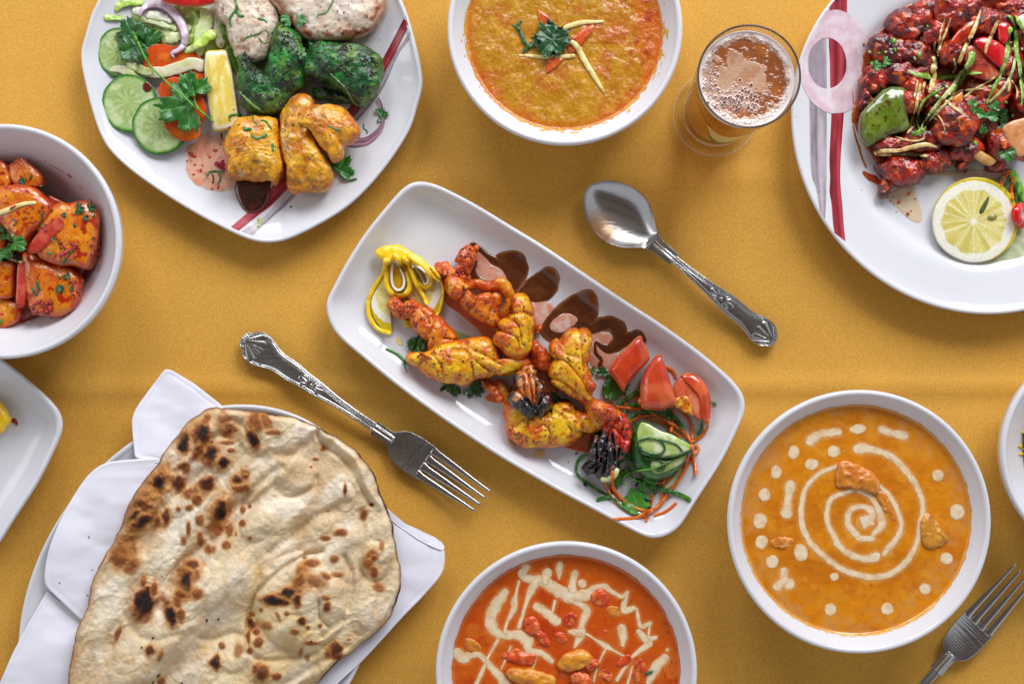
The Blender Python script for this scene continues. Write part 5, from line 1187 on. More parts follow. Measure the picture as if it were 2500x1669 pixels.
# carrot slices
CAR = paint('#cf4c06', ('#e0761e', 'noise', 26, 0.0, 0.6, 0.8, 1), ('#b5440a', 'edge', 1, 0.86, 1.0, 0.8, 2), ('#c04a0c', 'noise', 7, 0.1, 0.6, 0.5, 3))
def slab(name, pts, reg, z0, h, mat, col, label, cat, tilt=(0, 0), e=0.16, noise=((0.8, 30),), na=96, nr=24, **kw):
    P = src(pts, reg) if hasattr(pts[0], '__len__') else src(outline_ellipse(*pts, n=16, rough=kw.pop('ro', 0.02), seed=int(pts[0])), reg)
    return blob(name, P, z0, h, M[mat], col, e=e, noise=noise, tilt=tilt, belly=0.5, na=na, nr=nr, label=label, cat=cat, **kw)
slab('carrot_slice', (840,570,180,150,0), 'r1', fl+8, 9, 'wet', CAR, 'carrot slice mostly hidden under the coriander stem and the pale lettuce strip', 'carrot')
slab('carrot_slice', (1010,620,240,170,10), 'r1', fl+12, 9, 'wet', CAR, 'wide carrot slice crossed by the pale lettuce strip', 'carrot', tilt=(0.03, 0.05))
slab('carrot_slice', (1150,800,130,120,0), 'r1', fl+14, 9, 'wet', CAR, 'carrot slice showing at the left side of the lemon wedge', 'carrot')
# cucumbers
def cuke(cx, cy, r):
    C0 = src([(cx, cy)], 'r1')[0]
    def f(V, t, seed):
        w = WA(C0[None, :], 32)[0]; x = V[:, 0]-w[0]; y = V[:, 1]-w[1]; R = np.hypot(x, y)/(r/3.92); th = np.arctan2(y, x)
        C = np.repeat(hexl('#9db574')[None, :], len(V), 0); C = mixc(C, '#bfcb9c', sstep(-0.2, 0.5, fbm(V, 16, seed, 3)))
        C = mixc(C, '#8ea858', sstep(0.62, 0.45, R+0.06*fbm(V, 12, seed+2, 2))*0.6)
        seeds = np.abs(np.sin(th*5.5+seed))**3*sstep(0.1, 0.2, R)*sstep(0.55, 0.4, R); C = mixc(C, '#cfdcae', seeds*0.35)
        sd = np.abs(np.cos(th*5.5+seed))**6*sstep(0.22, 0.3, R)*sstep(0.5, 0.42, R); C = mixc(C, '#7f9a48', sd*0.35)
        C = mixc(C, '#5f9634', sstep(0.84, 0.91, t)*0.8); C = mixc(C, '#2c6a1c', sstep(0.91, 0.955, t+0.012*fbm(V, 9, seed, 2))); return C
    return f
for cx, cy, rx, ry, z, tl, lab in ((440,505,213,238,fl+6,(0.0, 0.03),'back cucumber slice partly covered by the coriander sprig'), (538,992,268,278,fl+12,(0.03,0.02),'whole cucumber slice with a brown sauce spot on it'), (830,1208,275,272,fl+16,(0.05,0.06),'front cucumber slice partly under the large carrot slice')):
    sw = lambda V, cx=cx: 0
    P = src(outline_ellipse(cx, cy, rx, ry, 0, n=26, rough=0.018, seed=cx), 'r1')
    blob('cucumber_slice', P, z, 12, M['wet'], cuke(cx, cy, (rx+ry)/2), e=0.14, noise=((0.7, 26),), belly=0.5, na=140, nr=44, tilt=tl, label=lab, cat='cucumber')
puddle('sauce_drop', outline_ellipse(702, 832, 46, 50, 0), 'r1', 3, M['darksauce'], '#5c1c0c', label='small brown sauce drop on the whole cucumber slice', cat='sauce')
slab('carrot_slice', (955,850,150,105,-15), 'r1', fl+26, 9, 'wet', CAR, 'small carrot slice between the two coriander leaves', 'carrot')
slab('carrot_slice', [(860,1160),(900,1010),(1010,930),(1130,880),(1210,900),(1260,1000),(1270,1100),(1220,1200),(1200,1310),(1110,1345),(1040,1350),(960,1310),(900,1250)], 'r1', fl+28, 11, 'wet', CAR, 'large wavy carrot slice lying on the front cucumber slice', 'carrot', tilt=(-0.02, 0.06))
tube('lettuce_shred', [(340,672,22),(430,660,34),(560,690,50),(700,690,54),(850,690,52),(1000,650,56),(1140,610,60),(1260,650,60)], M['wet'], paint('#d6cdae', ('#dcc4b2', 'noise', 40, -0.1, 0.5, 0.8, 1), ('#b8c46a', 'noise', 20, 0.1, 0.5, 0.6, 2)), 'r1', seg=16, flat=0.16, noise=((1.5, 20), (0.7, 6)), label='long pale pinkish lettuce strip lying across the carrot slices', cat='lettuce', lift=3)
tube('lettuce_shred', [(500,610,16),(590,640,42),(680,680,44),(760,700,24)], M['wet'], Lpale, 'r1', seg=12, flat=0.25, noise=((1.5, 12),), label='pale green lettuce tip lying on the long pinkish lettuce strip', cat='lettuce', lift=4)
# tomato wedge
slab('tomato_wedge', [(780,-80),(830,0),(920,40),(1050,66),(1180,66),(1300,48),(1360,16),(1390,-60),(1200,-200),(900,-200)], 'r1', 60, 22, 'glossy', paint('#c3201a', ('#d84a2a', 'noise', 60, 0, 0.6, 0.7, 1), ('#d9702a', 'edge', 1, 0.9, 1.0, 0.4, 2)), 'red tomato wedge at the top edge of the picture above the onion ring', 'tomato', e=0.6)
# onion ring
def onion(V, t, seed):
    C = np.repeat(hexl('#cdb6c4')[None, :], len(V), 0); C = mixc(C, '#dfd2dc', sstep(-0.2, 0.5, fbm(V, 12, seed, 2)))
    C = mixc(C, '#6e2470', sstep(0.45, 0.85, t)); C = mixc(C, '#a874a8', sstep(-0.5, -0.9, t)*0.6); return C
tube('red_onion_ring', [(640,165,14),(645,120,24),(700,65,36),(790,48,42),(880,75,44),(970,150,46),(1035,250,46),(1060,350,42),(1050,430,36),(1000,480,26),(940,510,22),(965,560,12)], M['wet'], onion, 'r1', seg=18, flat=0.55, noise=((0.8, 16),), lift=5, label='curved purple red onion slice lying over the lettuce', cat='onion')
# lemon wedge
def lemw(V, t, seed):
    C = np.repeat(hexl('#dcc050')[None, :], len(V), 0); x = V[:, 0]-V[:, 0].mean()
    C = mixc(C, '#e6d890', sstep(-0.2, 0.5, fbm(V*np.array([1, 0.25, 1]), 9, seed, 3))); C = mixc(C, '#d0a51c', sstep(0.0, 0.5, fbm(V, 26, seed+3, 2))*sstep(8, -22, x)*0.7)
    C = mixc(C, '#e3dfc8', sstep(0.83, 0.90, t)); C = mixc(C, '#d6b422', sstep(0.94, 0.97, t)); return C
slab('lemon_wedge', [(1275,500),(1370,484),(1465,484),(1490,560),(1515,660),(1550,860),(1575,1060),(1575,1190),(1500,1245),(1350,1262),(1325,1180),(1290,980),(1258,760),(1258,600)], 'r1', fl+4, 42, 'wet', lemw, 'lemon wedge standing between the carrot slices and the green chicken', 'lemon', e=0.45, noise=((1.0, 30),))
# chicken pieces
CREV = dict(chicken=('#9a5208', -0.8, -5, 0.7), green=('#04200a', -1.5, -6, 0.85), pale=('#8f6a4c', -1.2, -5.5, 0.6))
PALE = paint('#cdb9a2', ('#dccfc0', 'noise', 26, -0.1, 0.5, 0.9, 1), ('#b58a6a', 'noise', 18, 0.25, 0.6, 0.7, 2), ('#9a5a2e', 'noise', 12, 0.48, 0.7, 0.9, 3), ('#a87a52', 'edge', 1, 0.93, 1.05, 0.7, 4))
def pale2(V, t, seed):
    C = PALE(V, t, seed); C = mixc(C, '#e2d4c6', sstep(0.8, 0.5, t)*0.5)
    ring = np.exp(-((t-0.90+0.07*fbm(V, 20, 3, 2))/0.08)**2)*sstep(-0.35, 0.1, fbm(V, 24, 8, 3)); C = mixc(C, '#a04a1a', ring*0.95)
    C = mixc(C, '#6a2a12', ring*sstep(0.1, 0.5, fbm(V, 12, 9, 2))); return C
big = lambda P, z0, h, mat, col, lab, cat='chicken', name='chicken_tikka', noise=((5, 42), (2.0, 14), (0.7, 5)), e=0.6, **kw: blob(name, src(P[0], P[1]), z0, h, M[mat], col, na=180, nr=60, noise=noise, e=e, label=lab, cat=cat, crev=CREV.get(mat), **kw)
big(([(110,-80),(105,60),(140,170),(200,250),(222,370),(245,450),(300,560),(370,612),(440,618),(520,590),(620,540),(668,420),(705,300),(722,190),(690,80),(640,-20),(560,-160),(300,-200)], 'r2'), 30, 70, 'pale', PALE, 'pale creamy chicken piece with herb threads next to the lettuce')
big(([(640,10),(680,80),(730,160),(800,225),(900,320),(1000,385),(1150,412),(1300,408),(1450,380),(1600,310),(1700,190),(1742,60),(1720,-80),(1600,-220),(1300,-280),(900,-240),(690,-120)], 'r2'), 28, 84, 'pale', pale2, 'large pale chicken piece with a browned rim at the top of the kebab plate', e=0.42)
GRN = paint('#0a541a', ('#12821f', 'noise', 30, -0.1, 0.5, 0.8, 1), ('#5f801a', 'noise', 26, 0.0, 0.5, 0.75, 2), ('#062a12', 'noise', 20, 0.0, 0.45, 0.85, 4), ('#0a1408', 'noise', 13, 0.25, 0.5, 0.9, 6), ('#7a7a24', 'edge', 1, 0.9, 1.1, 0.5, 3))
gn = ((7, 44), (3.2, 18), (0.9, 6))
big(([(330,560),(345,500),(392,482),(425,520),(445,600),(500,660),(600,720),(800,760),(900,830),(860,930),(780,1040),(690,1095),(560,1100),(430,1070),(335,1010),(345,880),(330,720)], 'r2'), 26, 72, 'green', GRN, 'dark green herb chicken piece with a charred horn pointing up by the lemon wedge', noise=gn)
big(([(705,250),(760,215),(830,230),(900,310),(940,420),(985,540),(970,700),(930,860),(840,930),(720,900),(640,820),(590,700),(630,560),(670,400)], 'r2'), 34, 80, 'green', GRN, 'tall bright green herb chicken piece below the pale chicken', noise=gn)
big(([(1040,840),(1200,880),(1400,940),(1450,990),(1300,1010),(1150,960),(1050,930)], 'r2'), 25, 38, 'green', GRN, 'lower green chicken piece tucked under the large green block', noise=gn)
big(([(985,400),(1060,400),(1110,450),(1060,540),(980,540)], 'r2'), 40, 46, 'green', GRN, 'small green chicken bit between the two large green pieces', noise=gn)
big(([(1000,500),(1080,415),(1200,412),(1300,432),(1400,440),(1550,462),(1690,560),(1702,650),(1680,800),(1645,900),(1590,970),(1500,1012),(1420,985),(1300,880),(1180,800),(1050,760),(955,720),(945,620)], 'r2'), 28, 88, 'green', GRN, 'large green herb chicken block with charred spots at the right of the plate', noise=gn, e=0.45)
YEL = paint('#d99714', ('#e4ab26', 'noise', 36, -0.1, 0.5, 0.8, 1), ('#bc6410', 'noise', 28, 0.06, 0.5, 0.85, 2), ('#a87c2c', 'noise', 12, 0.2, 0.6, 0.6, 5), ('#c25e10', 'edge', 1, 0.88, 1.02, 0.75, 3), ('#3a2a0e', 'fine', 4.0, 0.80, 0.9, 0.8, 4), ('#e6c98e', 'noise', 17, 0.4, 0.65, 0.6, 6))
def fibre(ang, am, sc):
    a = math.radians(ang)
    return lambda V: am*np.sin((V[:, 0]*math.cos(a)+V[:, 1]*math.sin(a)+14*fbm(V, 40, 5, 2))/sc)
big(([(700,215),(760,185),(900,175),(1040,182),(1105,215),(1120,400),(1150,560),(1165,700),(1110,790),(1075,835),(1040,800),(980,790),(830,785),(730,790),(605,745),(610,620),(572,490),(590,400),(640,300)], 'r3'), 28, 84, 'chicken', YEL, 'rounded yellow chicken piece sitting above the brown sauce drop', ridges=fibre(100, 0.35, 1.8))
big(([(1120,180),(1160,80),(1215,10),(1290,-28),(1380,-5),(1440,60),(1450,200),(1420,320),(1480,450),(1545,560),(1622,700),(1620,820),(1540,890),(1400,912),(1235,905),(1190,820),(1165,640),(1128,480),(1108,330)], 'r3'), 28, 84, 'chicken', YEL, 'tall folded yellow chicken piece, the longer one beside the rounded yellow piece', ridges=fibre(60, 0.3, 1.8))
big(([(1245,230),(1270,150),(1400,75),(1560,60),(1700,100),(1800,185),(1868,300),(1865,372),(1790,430),(1725,470),(1722,560),(1630,612),(1590,560),(1490,440),(1400,330),(1310,270)], 'r3'), 48, 76, 'chicken', YEL, 'yellow chicken piece folded over at the right with a browned edge', ridges=fibre(30, 0.3, 1.8))
puddle('onion_strip', [(480,625),(540,600),(600,640),(600,710),(560,690)], 'r3', 5, M['glossy'], '#8a1030', label='small dark red onion strip by the chilli sauce', cat='onion')
# coriander sprigs
sp = thing('coriander_sprig', 'long coriander sprig with two leaves lying over the cucumber and carrot slices', 'coriander', W(*src([(680, 540)], 'r1')[0], 60))
leaf('leaflet', 560, 330, 195, -115, M['herb'], 'r1', 3, lift=14, parent=sp, dark='#245a28', light='#5c9a58', tilt=(0, .1))
leaf('leaflet', 600, 440, 215, 150, M['herb'], 'r1', 3, lift=10, parent=sp, dark='#1c5018', light='#4a8a3a')
leaf('leaflet', 690, 440, 225, -55, M['herb'], 'r1', 3, lift=12, parent=sp, dark='#215a20', light='#5a9a50')
leaf('leaflet', 1140, 880, 235, -112, M['herb'], 'r1', 3, lift=12, parent=sp, dark='#256818', light='#63a83c')
leaf('leaflet', 1090, 1010, 340, 168, M['herb'], 'r1', 3, lift=12, parent=sp, dark='#225e18', light='#559a38')
tube('stem', [(560,300,12),(620,420,12),(670,530,11),(740,640,10),(840,740,10),(960,850,10),(1060,930,9),(1140,1010,9),(1230,1080,10),(1345,1172,12)], M['herb'], '#5a9a30', 'r1', seg=8, lift=9, parent=sp)
tube('stem', [(1145,880,8),(1160,980,9),(1200,1050,9)], M['herb'], '#6aa83a', 'r1', seg=8, lift=8, parent=sp)
leaf('coriander_leaf', 1670, 680, 190, -60, M['herb'], 'r3', 3, lift=10, dark='#2a7424', light='#64a848', label='bright green coriander leaf sticking out below the folded yellow chicken', cat='coriander')
tube('coriander_sprig', [(1680,740,9),(1770,780,9),(1850,765,8)], M['herb'], '#2c6a2c', 'r3', seg=8, lift=2, label='thin coriander stem trailing from the leaf near the plate edge', cat='coriander')
leaf('coriander_leaf', 2070, 160, 90, -10, M['herb'], 'r3', 5, lift=3, dark='#24602c', light='#5f9a5a', label='crinkled coriander leaf lying on the purple painted arc', cat='coriander')
leaf('coriander_leaf', 800, 180, 90, 180, M['herb'], 'r2', 3, lift=5, dark='#3a7a3c', light='#74a86e', label='coriander leaf tip on the browned rim of the large pale chicken', cat='coriander')
leaf('coriander_leaf', 900, 190, 85, 0, M['herb'], 'r2', 3, lift=5, dark='#3f7f42', light='#7fae78', label='second coriander leaf tip next to the first on the large pale chicken', cat='coriander')
leaf('coriander_leaf', 905, 505, 80, 20, M['herb'], 'r2', 5, lift=4, dark='#4e7a44', light='#8aa878', label='grey-green coriander leaf on the tall green chicken', cat='coriander')
def thread(pts, reg, lab, col='#2f6f2a', r=9, cat='herb'):
    tube('herb_thread', [(a, b, r*0.8) for a, b in pts], M['herb'], paint(col, ('#5a9a4a', 'noise', 8, 0, 0.5, 0.6, 1)), reg, seg=8, step=2.2, flat=0.35, noise=((0.9, 5),), label=lab, cat=cat, lift=0.5)
thread([(290,-10),(305,60),(290,100),(240,180),(250,260)], 'r2', 'herb thread running down the left of the pale creamy chicken', r=14)
thread([(300,100),(330,150),(380,155)], 'r2', 'forked dark herb piece on the pale creamy chicken', r=16)
thread([(365,395),(400,360),(470,340),(520,320)], 'r2', 'left arm of the long herb thread across the pale creamy chicken')
thread([(520,320),(580,290),(610,340),(600,390),(560,415),(520,370)], 'r2', 'looped herb thread on the pale creamy chicken', r=6)
thread([(600,340),(650,300),(700,285)], 'r2', 'right arm of the long herb thread on the pale creamy chicken', r=7)
thread([(505,175),(560,190),(600,220)], 'r2', 'short herb piece in the middle of the pale creamy chicken', r=12)
thread([(1235,-10),(1200,60),(1160,120),(1090,140),(1070,180)], 'r2', 'pale green herb thread on the large pale chicken', '#5a8a5a')
thread([(330,870),(400,950),(480,1020),(575,1078)], 'r2', 'light green herb stalk curving below the charred green piece', '#7a9a4a', r=13)
thread([(235,1135),(250,1105),(320,1095),(360,1110)], 'r2', 'curled herb piece over the corner of the lemon wedge', r=15)
thread([(465,1075),(460,1130),(480,1175),(510,1190)], 'r2', 'upright herb thread on the back of the rounded yellow chicken')
thread([(370,1245),(420,1235),(450,1240)], 'r2', 'crumpled herb piece at the upper left of the rounded yellow chicken', r=20)
thread([(440,1290),(490,1325),(545,1310),(600,1280)], 'r2', 'curved herb strip on the rounded yellow chicken', '#3d7f52', r=13)
thread([(530,1150),(580,1160),(610,1200),(640,1235)], 'r2', 'dark herb strip at the upper right of the rounded yellow chicken', r=12)
thread([(650,1370),(650,1450)], 'r2', 'short green herb piece low on the rounded yellow chicken', r=15)
thread([(1170,1190),(1220,1225),(1305,1250)], 'r2', 'herb thread on the folded-over yellow chicken', '#4a7a5a', r=8)
thread([(1525,1180),(1520,1230),(1550,1250),(1555,1285)], 'r2', 'small dark herb squiggle on the white rim near the purple arc', r=7)
thread([(400,740),(450,700),(520,700),(590,715)], 'r3', 'dark curled herb on the edge of the chilli sauce', '#1f4a2a', r=13)
thread([(455,715),(475,760),(465,815)], 'r3', 'drooping herb strand on the chilli sauce', '#1f4a2a', r=10)
thread([(520,715),(540,770),(515,825)], 'r3', 'second drooping herb strand on the chilli sauce', '#2a6a3a', r=11)
thread([(1200,705),(1260,760),(1350,850),(1400,940),(1450,1010)], 'r2', 'thin dry herb stalk across the large green block', '#8a9a6a', r=6)
thread([(895,1160),(925,1160),(900,1235)], 'r3', 'bit of lime green lettuce lying on the grey painted band', '#a8b85a', r=18, cat='lettuce')
thread([(1215,1025),(1212,1050)], 'r3', 'tiny green herb crumb on the white rim below the yellow chicken', r=14)
rng = np.random.RandomState(8)
def inpoly(pts, reg, n, rng=rng):
    P = catmull(src(pts, reg), 60); out = []; lo, hi = P.min(0), P.max(0)
    while len(out) < n:
        p = rng.uniform(lo, hi); a = np.roll(P, -1, 0); c = ((P[:, 1] > p[1]) != (a[:, 1] > p[1])) & (p[0] < (a[:, 0]-P[:, 0])*(p[1]-P[:, 1])/(a[:, 1]-P[:, 1]+1e-9)+P[:, 0])
        if c.sum() % 2: out.append(p)
    return out
cc = [(*p, rng.uniform(3, 7)) for p in inpoly([(1050,440),(1300,450),(1650,580),(1660,800),(1560,980),(1300,860),(980,700)], 'r2', 60)+inpoly([(345,560),(400,500),(450,620),(760,760),(880,840),(700,1060),(420,1040),(350,850)], 'r2', 50)+inpoly([(720,260),(820,250),(960,500),(930,820),(800,880),(640,740)], 'r2', 40)+inpoly([(345,560),(395,490),(440,600),(420,640)], 'r2', 16)+inpoly([(1330,430),(1400,430),(1400,480),(1340,480)], 'r2', 10)+inpoly([(1480,500),(1600,520),(1620,600),(1500,590)], 'r2', 12)]
flecks('char_crumbs', cc, M['char'], ['#0e0c0c', '#1a1412', '#2a1410', '#141a10'], seed=14, th=2.4, long=1.5, label='black char crumbs stuck to the green herb chicken pieces', cat='crumb', kind='stuff')
fk = [(500+rng.uniform(120, 690)/3.92, rng.uniform(5, 560)/3.92, rng.uniform(1.5, 3)) for _ in range(26)]+[(500+rng.uniform(750, 1700)/3.92, rng.uniform(0, 380)/3.92, rng.uniform(1.5, 3)) for _ in range(30)]
fk += [(400+rng.uniform(600, 1600)/3.915, 240+rng.uniform(60, 850)/3.915, rng.uniform(2, 4)) for _ in range(90)]
flecks('pepper_specks', fk, M['herb'], ['#2a2a12', '#3d5a1c', '#5a3a14', '#1f1a10'], seed=4, label='dark specks of spice and chopped herb on the pale and yellow chicken', cat='spice', kind='stuff', th=0.6)
# ================================================================ prawn platter
zp = lambda P: D_plat.z_img(P)
BS = paint('#54270d', ('#6a3814', 'noise', 18, 0, 0.5, 0.7, 1), ('#966434', 'edge', 1, 0.72, 1.02, 0.85, 2))
BSr = paint('#4c230b', ('#5a2c0c', 'noise', 18, 0, 0.5, 0.7, 1), ('#84501e', 'edge', 1, 0.5, 1.0, 0.85, 2))
PK = paint('#cf9a84', ('#c47a5c', 'noise', 20, -0.1, 0.5, 0.6, 1), ('#dcc6be', 'noise', 14, 0.1, 0.6, 0.7, 2), ('#a84a20', 'fine', 8, 0.66, 0.85, 0.7, 3))
OS = paint('#d2642a', ('#c04c10', 'noise', 30, -0.1, 0.5, 0.8, 1), ('#dc8a5a', 'edge', 1, 0.85, 1.05, 0.7, 2))
for P, rg, lb in (([(1030,270),(1100,225),(1190,200),(1280,210),(1350,280),(1375,390),(1340,500),(1280,570),(1225,615),(1180,560),(1160,470),(1100,380),(1020,330)], 'q2', 'first large brown sauce petal at the top of the platter'),
        ([(1240,628),(1300,545),(1370,470),(1460,405),(1560,352),(1645,390),(1672,490),(1640,600),(1560,680),(1470,705),(1390,700),(1330,660)], 'q2', 'second brown sauce petal with a white gap in its middle'),
        ([(1316,802),(1336,768),(1372,736),(1408,714),(1440,706),(1458,724),(1462,760),(1452,796),(1430,822),(1402,840),(1370,842),(1334,832)], 's', 'third and broadest brown sauce petal')):
    puddle('brown_sauce', P, rg, 2.4, M['darksauce'], BS, zfun=zp, zoff=0.4, rough=1.5, label=lb, cat='sauce')
ps = puddle('pink_sauce', [(860,220),(950,240),(1020,340),(1130,350),(1190,420),(1210,510),(1170,600),(1000,520),(880,480),(830,400)], 'q2', 1.5, M['clearsauce'], PK, zfun=zp, rough=1.5, label='thin pink chilli sauce inside the first brown sauce petal', cat='sauce')
puddle('pink_sauce', [(1380,700),(1470,680),(1560,700),(1620,760),(1560,860),(1540,930),(1430,900),(1380,800)], 'q2', 1.5, M['clearsauce'], PK, zfun=zp, rough=1.5, label='thin pink chilli sauce below the second brown sauce petal', cat='sauce')
puddle('pink_sauce', [(1585,905),(1700,805),(1830,830),(1825,900),(1700,985),(1600,970)], 'q2', 1.5, M['clearsauce'], PK, zfun=zp, zoff=2.6, rough=1.5, label='thin pink chilli sauce inside the third brown sauce petal', cat='sauce')
puddle('pink_sauce', [(960,110),(1110,120),(1170,200),(1080,260),(1200,330),(1160,450),(1020,480),(940,400)], 'q3', 1.5, M['clearsauce'], PK, zfun=zp, rough=2, label='thin pink and brown smear beside the tomato wedges', cat='sauce')
puddle('orange_oil', [(470,340),(560,330),(620,500),(680,700),(800,860),(950,930),(1090,950),(1090,1060),(980,1060),(860,930),(700,800),(570,690),(530,500)], 'q2', 1.5, M['clearsauce'], OS, zfun=zp, rough=1.5, label='orange oily streak running down the platter beside the upper prawn', cat='sauce')
puddle('orange_oil', [(330,300),(480,380),(620,620),(640,720),(560,760),(200,780),(60,800),(-60,760),(0,700),(150,700)], 'q3', 1.5, M['clearsauce'], OS, zfun=zp, rough=1.5, label='orange oily patch under the middle of the prawns', cat='sauce')
puddle('orange_oil', [(640,1180),(900,1080),(1020,1090),(1000,1270),(880,1270),(760,1240)], 'q3', 1.5, M['clearsauce'], OS, zfun=zp, rough=1.5, label='orange oil under the lower prawn beside the red shell', cat='sauce')
def bs(pts, reg, lab): ribbon('brown_sauce', [(a, b, r*1.15) for a, b, r in pts], M['darksauce'], BSr, reg, th=3.0, zoff=0.4, step=3, nu=9, zfun=zp, label=lab, cat='sauce', wob=0.1)
bs([(850,160,40),(910,190,26),(970,245,28),(1050,300,40)], 'q2', 'brown sauce tail leading to the first petal')
bs([(850,320,40),(835,400,36),(880,470,34),(960,500,22)], 'q2', 'thin brown sauce trail on the left of the first petal')
bs([(880,60,70),(960,90,56),(1050,50,64),(1150,40,70),(1220,110,70),(1210,210,64),(1130,280,56),(1060,260,34),(1010,220,20)], 'q3', 'brown sauce loop above the left tomato wedge')
bs([(1180,250,60),(1260,200,60),(1340,170,56),(1400,150,46),(1450,190,30)], 'q3', 'end of the brown sauce behind the left tomato wedge')
bs([(990,230,12),(1000,320,20),(1050,380,20),(1040,440,26),(1080,490,20)], 'q3', 'thin brown smear running down to the coriander')
rng = np.random.RandomState(9)
# lemon twist
def twist(V, t, seed):
    C = np.repeat(hexl('#efc30c')[None, :], len(V), 0); C = mixc(C, '#ecca3c', sstep(-0.1, 0.5, fbm(V, 8, seed, 2))); return C
def lemslice(cx, cy, R, reg, zc, wedge=None):
    C0 = src([(cx, cy)], reg)[0]; Rr = R*rs(reg)
    def f(V, t, seed):
        w = WA(C0[None, :], zc)[0]; x = V[:, 0]-w[0]; y = V[:, 1]-w[1]; r = np.hypot(x, y)/Rr; th = np.arctan2(y, x)+0.3
        C = np.repeat(hexl('#d6ca7a')[None, :], len(V), 0); C = mixc(C, '#c4b456', sstep(-0.1, 0.5, fbm(np.column_stack([r*8, th*40, r*0]), 6, seed, 3))*0.8)
        C = mixc(C, '#e6dfa8', sstep(0.2, 0.6, fbm(np.column_stack([r*6, th*60, r*0]), 5, seed+5, 2))*0.7)
        mem = np.abs(np.sin(th*5)); C = mixc(C, '#ece6c4', sstep(0.14/np.maximum(r*2, .3), 0.02, mem)*0.85)
        C = mixc(C, '#e8e4d4', np.clip(sstep(0.71, 0.76, r+0.02*np.cos(th*10))+sstep(0.1, 0.05, r), 0, 1)); C = mixc(C, '#c9b31c', sstep(0.93, 0.955, r+0.01*fbm(V, 6, seed, 2))); return C
    return f
lt = thing('lemon_twist', 'lemon slice cut into curled yellow peel loops at the left end of the prawn platter', 'lemon', W(*src([(760, 1000)], 'q1')[0], 30))
blob('flesh', src([(850,950),(1000,880),(1120,960),(1180,1080),(1180,1200),(1140,1340),(1080,1400),(960,1330),(850,1200),(800,1080)], 'q1'), 20, 16, M['wet'], lemslice(860, 1090, 330, 'q1', 34), e=0.2, noise=((1, 30),), na=90, nr=36, parent=lt)
blob('flesh', src([(640,900),(620,1000),(560,1100),(500,1220),(500,1330),(540,1430),(620,1520),(690,1545),(688,1400),(700,1200),(720,1000)], 'q1'), 20, 13, M['wet'], lemslice(760, 1180, 300, 'q1', 34), e=0.2, noise=((1, 30),), na=80, nr=30, parent=lt)
blob('peel', src([(528,770),(600,715),(740,692),(800,715),(960,810),(1060,900),(1130,980),(1160,1060),(1090,1010),(1000,930),(920,900),(860,880),(790,830),(700,780),(640,850),(590,840)], 'q1'), 38, 30, M['wet'], paint('#efc30c', ('#f6da40', 'noise', 12, 0, 0.5, 0.8, 1)), e=0.5, noise=((1.5, 22), (0.6, 6)), na=110, nr=24, parent=lt)
PE = paint('#efc30c', ('#f6da40', 'noise', 8, 0, 0.5, 0.8, 1), ('#cf9a0c', 'noise', 16, 0.1, 0.6, 0.6, 2))
def peelloop(pts, w):
    tube('peel', [(a, b, w) for a, b in pts], M['wet'], PE, 'q1', seg=14, step=2.5, noise=((0.4, 6),), lift=4, flat=1.1, parent=lt)
peelloop([(655,830),(650,900),(645,1000),(648,1080),(690,1150),(760,1180),(830,1160),(865,1090),(850,1000),(800,900),(740,820),(700,780)], 30)
peelloop([(790,800),(850,900),(900,1000),(950,1070),(1020,1095),(1060,1050),(1050,970),(980,900),(900,840),(840,790)], 27)
peelloop([(630,830),(620,930),(580,1020),(520,1110),(475,1210),(466,1310),(490,1410),(560,1500),(680,1545)], 22)
peelloop([(830,830),(880,950),(930,1080),(990,1180),(1030,1270)], 20)
peelloop([(1060,900),(1140,1000),(1180,1100),(1175,1220),(1140,1340),(1090,1400)], 15)
blob('peel', src([(690,880),(740,900),(800,960),(820,1060),(780,1130),(720,1120),(680,1040)], 'q1'), 36, 12, M['wet'], paint('#d8a312', ('#c08a0c', 'noise', 12, 0, 0.5, 0.6, 1)), e=0.4, noise=((1, 16),), na=50, nr=16, parent=lt)
tube('pith', [(700,860,12),(690,980,13),(700,1080,13),(745,1130,13),(795,1110,13),(810,1040,12),(780,940,11),(720,860,10)], M['wet'], '#eceae0', 'q1', seg=8, step=2.5, lift=5, parent=lt)
tube('pith', [(900,880,11),(960,980,12),(1010,1070,12),(1040,1030,12),(1000,950,10),(920,890,10)], M['wet'], '#eceae0', 'q1', seg=8, step=2.5, lift=5, parent=lt)
puddle('lemon_tip', [(810,1400),(870,1420),(885,1470),(840,1490),(812,1470)], 'q1', 8, M['wet'], PE, label='small yellow lemon tip showing behind the left prawn tail', cat='lemon')
# herbs lying under the prawns
leaf('coriander_leaf', 330, 1040, 165, 110, M['herb'], 'q2', 1, lift=6, dark='#1f5a14', light='#4a8a2c', label='dark coriander leaf under the left prawn tail', cat='coriander')
tube('coriander_sprig', [(5,1135,9),(120,1190,11),(200,1260,12),(300,1285,13)], M['herb'], '#4a8a2a', 'q2', seg=8, lift=2, label='bright green coriander stem pointing out left of the yellow prawn', cat='coriander')
tube('coriander_sprig', [(175,1245,10),(190,1310,8),(215,1370,6)], M['herb'], '#3f7a2a', 'q2', seg=8, lift=2, label='side shoot of the bright green coriander stem', cat='coriander')
leaf('coriander_leaf', 640, 1490, 140, 140, M['herb'], 'q2', 3, lift=4, dark='#16400e', light='#2f6a1c', label='left dark coriander leaf under the yellow prawn body', cat='coriander')
leaf('coriander_leaf', 840, 1500, 140, 40, M['herb'], 'q2', 3, lift=4, dark='#16400e', light='#2f6a1c', label='right dark coriander leaf under the yellow prawn body', cat='coriander')
puddle('cucumber_shaving', [(660,955),(760,1000),(880,1040),(980,1060),(700,1070)], 'q2', 3, M['wet'], paint('#8a9a5c', ('#a8b48a', 'noise', 12, 0, 0.5, 0.8, 1)), label='pale green cucumber shaving between the two prawns', cat='cucumber')
